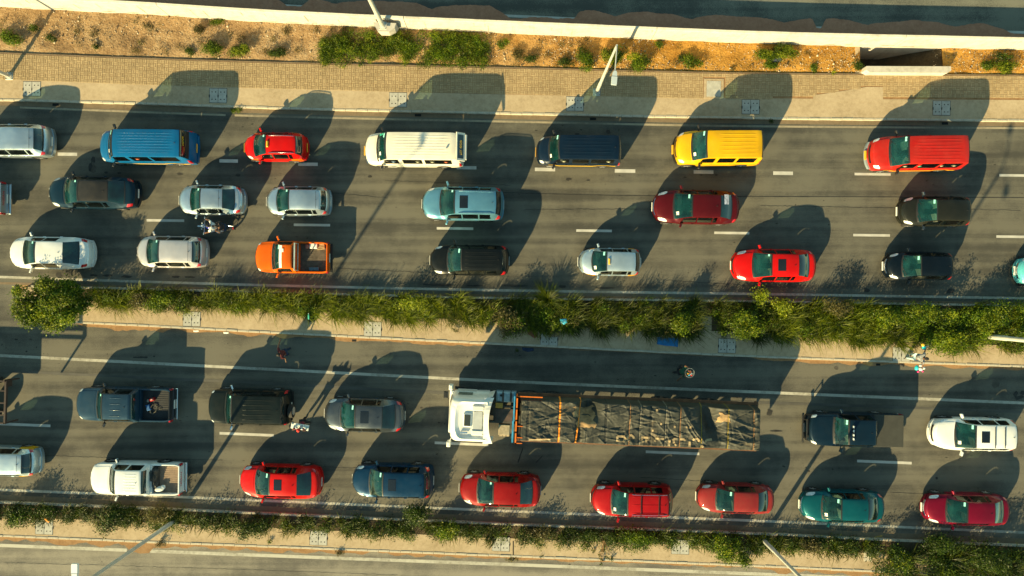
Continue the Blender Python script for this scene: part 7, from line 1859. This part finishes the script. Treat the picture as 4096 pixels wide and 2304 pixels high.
def person(px, py, rz, J, label, top, low, cap=None, shoes=None, dress=False, z=0.0, name='person', group=None, loc=None):
    """J: pelvis, chest, neck, head, and per side shoulder, elbow, hand, hip, knee, ankle; local +x is where the person faces"""
    root = empty(name, loc if loc else (*g(px, py), z), rz); tag(root, label, 'person', group)
    N = {'pelvis': (*J['pelvis'], 0.125), 'waist': (*[(a+b)/2 for a, b in zip(J['pelvis'], J['chest'])], 0.115), 'chest': (*J['chest'], 0.135), 'neck': (*J['neck'], 0.055)}
    E = [('pelvis', 'waist'), ('waist', 'chest'), ('chest', 'neck')]
    h = J['head']; N['skull'] = (h[0]-0.015, h[1], h[2]-0.03, 0.075); N['crown'] = (h[0]-0.01, h[1], h[2]+0.055, 0.078); N['chin'] = (h[0]+0.045, h[1], h[2]-0.085, 0.042); N['nose'] = (h[0]+0.088, h[1], h[2]-0.02, 0.014)
    E += [('neck', 'skull'), ('skull', 'crown'), ('skull', 'chin'), ('skull', 'nose')]
    for s, sg in (('l', 1), ('r', -1)):
        N['sh'+s] = (*J['sh'+s], 0.062); N['el'+s] = (*J['el'+s], 0.043); N['wr'+s] = (*J['ha'+s], 0.028)
        e = Vector(J['el'+s]); w = Vector(J['ha'+s]); d = (w-e).normalized(); side = d.cross(Vector((0, 0, 1)))
        side = side.normalized() if side.length > 0.1 else Vector((0, 1, 0))
        pm_ = w+d*0.055; N['pa'+s] = (*pm_, 0.034); E += [('chest', 'sh'+s), ('sh'+s, 'el'+s), ('el'+s, 'wr'+s), ('wr'+s, 'pa'+s)]
        for k, (off, L_) in enumerate(((-0.030, 0.062), (-0.010, 0.078), (0.010, 0.072), (0.028, 0.055))):
            a = pm_+side*off+d*0.03; b = a+d*L_*0.55; c = b+d*L_*0.35+Vector((0, 0, -0.02))
            N['f%d%sa' % (k, s)] = (*a, 0.0095); N['f%d%sb' % (k, s)] = (*b, 0.0085); N['f%d%sc' % (k, s)] = (*c, 0.007)
            E += [('pa'+s, 'f%d%sa' % (k, s)), ('f%d%sa' % (k, s), 'f%d%sb' % (k, s)), ('f%d%sb' % (k, s), 'f%d%sc' % (k, s))]
        a = w+side*0.035*(-sg)+d*0.02; b = a+side*0.03*(-sg)+d*0.03; N['t%sa' % s] = (*a, 0.010); N['t%sb' % s] = (*b, 0.008); E += [('wr'+s, 't%sa' % s), ('t%sa' % s, 't%sb' % s)]
        N['hi'+s] = (*J['hi'+s], 0.088); N['kn'+s] = (*J['kn'+s], 0.060); N['an'+s] = (*J['an'+s], 0.038); an = J['an'+s]; tt = J.get('to'+s) or (an[0]+0.17, an[1]+sg*0.02, max(0.03, an[2]-0.05))
        N['to'+s] = (*tt, 0.035); E += [('pelvis', 'hi'+s), ('hi'+s, 'kn'+s), ('kn'+s, 'an'+s), ('an'+s, 'to'+s)]
    skinned('body', N, E, M_SKIN, root)
    S = {'pelvis': (*J['pelvis'], 0.150), 'waist': (*N['waist'][:3], 0.140), 'chest': (*J['chest'], 0.160), 'collar': (*[(a*0.6+b*0.4) for a, b in zip(J['neck'], J['chest'])], 0.085)}
    SE = [('pelvis', 'waist'), ('waist', 'chest'), ('chest', 'collar')]
    for s in 'lr':
        m1 = [a*0.75+b*0.25 for a, b in zip(J['el'+s], J['sh'+s])]; S['sh'+s] = (*J['sh'+s], 0.082); S['cuff'+s] = (*m1, 0.066); SE += [('chest', 'sh'+s), ('sh'+s, 'cuff'+s)]
    skinned('shirt', S, SE, top, root)
    if dress:
        p = J['pelvis']; skinned('dress', {'a': (*p, 0.17), 'b': (p[0], p[1], p[2]-0.25, 0.21), 'c': (p[0], p[1], p[2]-0.52, 0.25)}, [('a', 'b'), ('b', 'c')], low, root)
    else:
        T_ = {'pelvis': (*J['pelvis'], 0.145)}; TE = []
        for s in 'lr':
            T_['hi'+s] = (*J['hi'+s], 0.105); T_['kn'+s] = (*J['kn'+s], 0.082); T_['an'+s] = (*[a*0.92+b*0.08 for a, b in zip(J['an'+s], J['kn'+s])], 0.065); TE += [('pelvis', 'hi'+s), ('hi'+s, 'kn'+s), ('kn'+s, 'an'+s)]
        skinned('trousers', T_, TE, low, root)
    MB().ball((h[0]-0.022, h[1], h[2]+0.03), (0.108, 0.092, 0.100), 14, 9).build('hair' if not cap else 'cap', cap or M_HAIR, root, True)
    for sg in (1, -1):
        MB().ball((h[0]+0.072, h[1]+sg*0.03, h[2]-0.005), (0.012, 0.014, 0.009), 8, 5).build('eye', M_PAPER, root, True)
        MB().ball((h[0]-0.005, h[1]+sg*0.088, h[2]-0.02), (0.022, 0.012, 0.032), 8, 5).build('ear', M_SKIN, root, True)
    MB().box(h[0]+0.078, h[0]+0.088, h[1]-0.022, h[1]+0.022, h[2]-0.066, h[2]-0.058).build('mouth', M_RCL, root)
    for s, sg in (('l', 1), ('r', -1)):
        an = J['an'+s]; tt = N['to'+s]; skinned('shoe', {'a': (an[0]-0.03, an[1], an[2]-0.035, 0.046), 'b': (*tt[:3], 0.042)}, [('a', 'b')], shoes or M_BLACK, root)
    return root
def standing(lean=0.0, armL=None, armR=None, step=0.12):
    J = dict(pelvis=(0, 0, 0.92), chest=(lean*0.6, 0, 1.24), neck=(lean*0.9, 0, 1.43), head=(lean+0.02, 0, 1.60), shl=(lean*0.8, 0.19, 1.38), shr=(lean*0.8, -0.19, 1.38),
             hil=(0, 0.10, 0.86), hir=(0, -0.10, 0.86), knl=(step*0.6+0.02, 0.11, 0.48), knr=(-step*0.3+0.03, -0.11, 0.48), anl=(step, 0.12, 0.09), anr=(-step, -0.12, 0.10))
    J['ell'], J['hal'] = armL or ((lean*0.8+0.02, 0.27, 1.10), (lean+0.12, 0.26, 0.88)); J['elr'], J['har'] = armR or ((lean*0.8+0.02, -0.27, 1.10), (lean+0.12, -0.26, 0.88)); return J
M_DRED = mat('dark_red_cloth', (0.070, 0.008, 0.012), 0.85, var=0.2, scale=8); M_DARKC = mat('dark_cloth', (0.016, 0.016, 0.020), 0.9, var=0.3, scale=8); M_JEAN = mat('navy_denim', (0.012, 0.03, 0.07), 0.85, var=0.2, scale=9)
M_MARO = mat('maroon_cloth', (0.15, 0.012, 0.035), 0.85, var=0.15, scale=8); M_REDC = mat('red_cloth', (0.65, 0.03, 0.02), 0.8); M_GRNC = mat('dark_green_cloth', (0.006, 0.065, 0.040), 0.85, var=0.2, scale=7); M_RUSTC = mat('russet_cloth', (0.28, 0.08, 0.035), 0.85, var=0.25, scale=12)
M_WSH = mat('white_shirt', (0.60, 0.62, 0.61), 0.8, var=0.08, scale=6); M_TEALC = mat('teal_cloth', (0.02, 0.30, 0.34), 0.8); M_PATT = mat('patterned_cloth', (0.26, 0.26, 0.26), 0.85, var=0.95, scale=22); M_PALEJ = mat('pale_jeans', (0.38, 0.52, 0.55), 0.85, var=0.15, scale=8)
M_OCH = mat('ochre_cloth', (0.62, 0.30, 0.02), 0.8, var=0.2, scale=8); M_TURQ = mat('turquoise_plastic', (0.02, 0.55, 0.60), 0.5, var=0.15, scale=9); M_PINK = mat('pink_plastic', (0.85, 0.03, 0.22), 0.45); M_YELP = mat('yellow_plastic', (0.85, 0.42, 0.02), 0.5)
# walker in dark red
person(1160, 1404, R(205), standing(0.10, armL=((0.0, 0.30, 1.15), (0.10, 0.46, 1.0)), armR=((0.05, -0.42, 1.22), (-0.12, -0.66, 1.12))), 'pedestrian in a dark red top walking on the lower road above the off-road car', M_DRED, M_JEAN)
# seller with a tray
P2 = person(1232, 1676, R(-95), standing(0.28, armL=((0.30, 0.36, 1.50), (0.28, 0.30, 1.58)), armR=((0.30, -0.36, 1.50), (0.28, -0.30, 1.58))), 'street seller in maroon with a red cap, between the off-road car and grey saloon', M_MARO, M_DARKC, cap=M_REDC)
tr_ = empty('goods_tray', (*g(1232, 1686), 1.40), R(-9)); tag(tr_, 'long white tray of small clear goods carried by the maroon clad seller', 'tray')
MB().box(-0.47, 0.47, -0.15, 0.15, 0, 0.03, bev=0.01).build('tray', M_PAPER, tr_)
rp2_ = random.Random(3); M_CLR = mat('clear_sachets', (0.35, 0.48, 0.52), 0.3, coat=0.5, var=0.4, scale=14)
for k in range(22):
    x, y = -0.42+0.84*rp2_.random(), -0.11+0.22*rp2_.random()
    MB().ball((x, y, 0.06), (0.055, 0.035, 0.035), 7, 5).build('sachet', M_CLR if k % 3 else M_WSH, tr_, True)
# seller with a basin on the head
P3 = person(2704, 1477, R(10), standing(0.24, armL=((0.18, 0.36, 1.55), (0.26, 0.26, 1.72)), armR=((-0.10, -0.30, 1.20), (-0.20, -0.42, 1.0)), step=0.22), 'seller in dark green carrying a basin on the head beside the lorry load', M_GRNC, M_DARKC)
bs = empty('head_basin', (gx(2704)+0.28, gy(1477)+0.03, 1.70), 0.2); tag(bs, 'wide basin of bottles and packets balanced on the head of the green clad seller', 'basin')
prof = [(0.14, 0.0), (0.22, 0.10), (0.255, 0.13), (0.24, 0.13), (0.20, 0.08), (0.13, 0.02)]; n = 26
v = [(q*math.cos(2*math.pi*k/n), q*math.sin(2*math.pi*k/n), z) for q, z in prof for k in range(n)]; f = [(i*n+k, i*n+(k+1) % n, (i+1)*n+(k+1) % n, (i+1)*n+k) for i in range(5) for k in range(n)]
f += [tuple(5*n+k for k in range(n)), tuple(range(n))[::-1]]; mesh_obj('basin', v, f, mat('metal_basin', (0.14, 0.16, 0.16), 0.4, metal=0.3, var=0.2), bs, True)
for k, m_ in enumerate([M_RUSTC, M_DARKC, M_CLR, M_RUSTC, M_OCH, M_CLR, M_RUSTC, M_BAG, M_DARKC, M_GRNC, M_REDC]):
    a = k*2.4; q = 0.13*math.sqrt(k/11)+0.02; MB().ball((q*math.cos(a), q*math.sin(a), 0.13), (0.05, 0.035, 0.06), 8, 6).build('packet', m_, bs, True)
# toy seller at the kerb
P4 = person(3622, 1421, R(-8), standing(0.10, armL=((0.16, 0.34, 1.25), (0.26, 0.48, 1.15)), armR=((0.20, -0.34, 1.20), (0.28, -0.52, 1.05)), step=0.10), 'toy seller in black and white top and pale jeans at the median kerb', M_PATT, M_PALEJ, z=ZP, cap=M_DARKC)
t1 = empty('toy_doll', (gx(3622)+0.27, gy(1421)+0.52, 1.22), 0.3); tag(t1, 'turquoise toy with a yellow hat held out towards the bushes', 'toy')
MB().ball((0, 0, 0), (0.10, 0.13, 0.09), 10, 7).build('body', M_TURQ, t1, True); MB().ball((-0.02, 0.17, 0.03), (0.09, 0.09, 0.06), 10, 7).build('hat', M_YELP, t1, True); MB().tube([(0.05, 0, 0), (0.26, 0.03, 0.02)], 0.035, 7).build('arm', mat('beige_plastic', (0.62, 0.42, 0.25), 0.5), t1, True)
t2 = empty('toy_bundle', (gx(3622)+0.18, gy(1421)-0.50, 1.05), -0.2); tag(t2, 'bundle of turquoise, white and pink toys held over the kerb edge', 'toys')
MB().ball((-0.18, -0.10, 0), (0.10, 0.15, 0.10), 10, 7).build('turquoise_toy', M_TURQ, t2, True); MB().ball((0.02, -0.12, 0.05), (0.11, 0.11, 0.09), 10, 7).ball((0.0, 0.06, 0.03), (0.10, 0.08, 0.07), 10, 7).ball((0.17, -0.04, 0.03), (0.09, 0.08, 0.07), 10, 7).build('white_toy', M_WSH, t2, True)
MB().ball((-0.06, -0.28, 0), (0.06, 0.06, 0.06), 9, 7).build('pink_ball', M_PINK, t2, True); MB().ball((0.16, -0.22, 0.02), (0.05, 0.05, 0.05), 9, 7).build('pink_ball', M_PINK, t2, True)
cr_ = MB().tube([(*g(3597, 1456), 0.03), (*g(3606, 1459), 0.05), (*g(3614, 1467), 0.03)], [0.03, 0.07, 0.02], 8).build('dark_bundle', M_DARKC); tag(cr_, 'small curved dark bundle lying in the gutter below the toy seller', 'bundle')
# black bag and green bottle by the grass
bb_ = empty('black_bag', (*g(1250, 1278), ZP), 0.2); tag(bb_, 'black carrier bag at the edge of the long grass', 'bag')
MB().ball((0, 0, 0.13), (0.20, 0.13, 0.14), 12, 8).ball((0.12, -0.05, 0.10), (0.12, 0.10, 0.10), 10, 7).build('bag', mat('black_plastic', (0.010, 0.018, 0.020), 0.3, var=0.5, scale=12), bb_, True); MB().tube([(-0.08, 0, 0.25), (0, 0, 0.33), (0.08, 0, 0.25)], 0.015, 6).build('handle', M_BLACK, bb_)
gb = empty('green_bottle', (*g(1252, 1263), 0.78), 0.0); tag(gb, 'clear green bottle standing in the grass above the black bag', 'bottle')
MB().tube([(0, -0.16, 0), (0, 0.04, 0.02), (0, 0.10, 0.03), (0, 0.14, 0.03)], [0.045, 0.045, 0.02, 0.018], 10).build('bottle', mat('green_pet', (0.10, 0.55, 0.38), 0.25, coat=0.6), gb, True); MB().tube([(0, 0.14, 0.03), (0, 0.17, 0.03)], 0.022, 8).build('cap', M_WSH, gb)
# motorcycle with rider and pillion: local +x forward
mx_, my_ = -15.95, 3.27
mc = empty('motorcycle', (mx_, my_, 0), R(180-4)); tag(mc, 'motorcycle with a blue tank and chrome mirrors between the two silver cars', 'motorcycle')
def tyre(x, r, w, parent):
    v = []; f = []; n, k_ = 26, 8
    for i in range(n):
        a = 2*math.pi*i/n
        for j in range(k_):
            b = 2*math.pi*j/k_; q = r-w*0.5+w*0.5*math.cos(b); v.append((x+q*math.cos(a), w*0.5*math.sin(b), r+q*math.sin(a)))
    for i in range(n):
        for j in range(k_): f.append((i*k_+j, i*k_+(j+1) % k_, ((i+1) % n)*k_+(j+1) % k_, ((i+1) % n)*k_+j))
    o = mesh_obj('wheel', v, f, M_RUB, parent, True); sp_ = MB().disc((x, 0, r), 'y', 0.05, 0.10, 12)
    for k in range(6):
        a = k*math.pi/3; sp_.tube([(x, 0, r), (x+(r-w)*math.cos(a), 0, r+(r-w)*math.sin(a))], 0.012, 5)
    sp_.build('rim', M_RIM, o)
tyre(0.66, 0.30, 0.085, mc); tyre(-0.62, 0.30, 0.10, mc)
MB().tube([(0.66, 0.07, 0.3), (0.45, 0.07, 0.92)], 0.022, 7).tube([(0.66, -0.07, 0.3), (0.45, -0.07, 0.92)], 0.022, 7).tube([(0.46, 0, 0.85), (0.3, 0, 0.55), (0.0, 0, 0.42), (-0.3, 0, 0.6), (-0.75, 0, 0.78)], 0.03, 7).tube([(-0.62, 0.09, 0.3), (-0.1, 0.1, 0.42)], 0.022, 6).tube([(-0.62, -0.09, 0.3), (-0.1, -0.1, 0.42)], 0.022, 6).build('frame', M_BLACK, mc, True)
MB().ball((0.22, 0, 0.86), (0.24, 0.155, 0.13), 14, 9).build('fuel_tank', mat('blue_tank', (0.005, 0.03, 0.55), 0.25, coat=1.0), mc, True)
MB().disc((0.24, 0, 0.995), 'z', 0.045, 0.012, 14).build('filler_cap', mat('light_blue_badge', (0.02, 0.35, 0.70), 0.3), mc)
MB().box(-0.72, 0.02, -0.13, 0.13, 0.76, 0.84, bev=0.04).build('seat', M_BLACK, mc, True)
MB().box(-0.98, -0.70, -0.10, 0.10, 0.72, 0.78, bev=0.02).build('tail', M_DARKC, mc); MB().box(-1.0, -0.96, -0.06, 0.06, 0.70, 0.78).build('taillight', M_TAIL, mc)
MB().tube([(0.30, 0.38, 1.02), (0.42, 0.28, 1.06), (0.44, 0.0, 1.0), (0.42, -0.28, 1.06), (0.30, -0.38, 1.02)], 0.016, 7).build('handlebar', M_CHROME, mc, True)
for sy in (-1, 1):
    MB().tube([(0.42, sy*0.26, 1.06), (0.36, sy*0.40, 1.20)], 0.009, 6).ball((0.36, sy*0.42, 1.22), (0.03, 0.07, 0.05), 8, 6).build('mirror', M_CHROME, mc, True)
    MB().ball((0.62, sy*0.16, 0.92), (0.04, 0.035, 0.035), 8, 6).build('indicator', M_LAMP, mc, True)
    MB().disc((0.50, sy*0.055, 1.05), 'z', 0.045, 0.05, 12).build('gauge', M_CHROME, mc)
MB().ball((0.60, 0, 0.90), (0.09, 0.09, 0.09), 12, 8).build('headlight', M_LAMP, mc, True)
MB().box(0.52, 1.0, -0.05, 0.05, 0.60, 0.625, bev=0.01).build('front_mudguard', M_CHROME, mc); MB().tube([(0.1, -0.13, 0.35), (-0.5, -0.15, 0.32), (-0.85, -0.15, 0.36)], [0.03, 0.04, 0.045], 9).build('exhaust', M_CHROME, mc, True)
MB().box(-0.15, 0.2, -0.12, 0.12, 0.30, 0.62, bev=0.04).build('engine', M_STL, mc)
def riding(x0, lean, arms_fwd):
    J = dict(pelvis=(x0, 0, 0.93), chest=(x0+lean*0.6, 0, 1.23), neck=(x0+lean, 0, 1.40), head=(x0+lean+0.05, 0, 1.57), shl=(x0+lean*0.8, 0.19, 1.35), shr=(x0+lean*0.8, -0.19, 1.35),
             hil=(x0+0.02, 0.11, 0.90), hir=(x0+0.02, -0.11, 0.90), knl=(x0+0.40, 0.25, 0.82), knr=(x0+0.40, -0.25, 0.82), anl=(x0+0.26, 0.22, 0.42), anr=(x0+0.26, -0.22, 0.42), tol=(x0+0.42, 0.24, 0.38), tor=(x0+0.42, -0.24, 0.38))
    if arms_fwd: J.update(ell=(x0+lean+0.18, 0.33, 1.15), elr=(x0+lean+0.18, -0.33, 1.15), hal=(0.32, 0.35, 1.07), har=(0.32, -0.35, 1.07))
    else: J.update(ell=(x0+0.12, 0.30, 1.10), elr=(x0+0.12, -0.30, 1.10), hal=(x0+0.32, 0.22, 1.02), har=(x0+0.32, -0.22, 1.02))
    return J
person(0, 0, R(176), riding(-0.18, 0.16, True), 'motorcycle rider in a white shirt gripping the handlebar', M_WSH, M_JEAN, loc=(mx_, my_, 0))
person(0, 0, R(176), riding(-0.55, 0.08, False), 'pillion passenger all in black sitting behind the motorcycle rider', M_DARKC, M_JEAN, loc=(mx_, my_, 0))
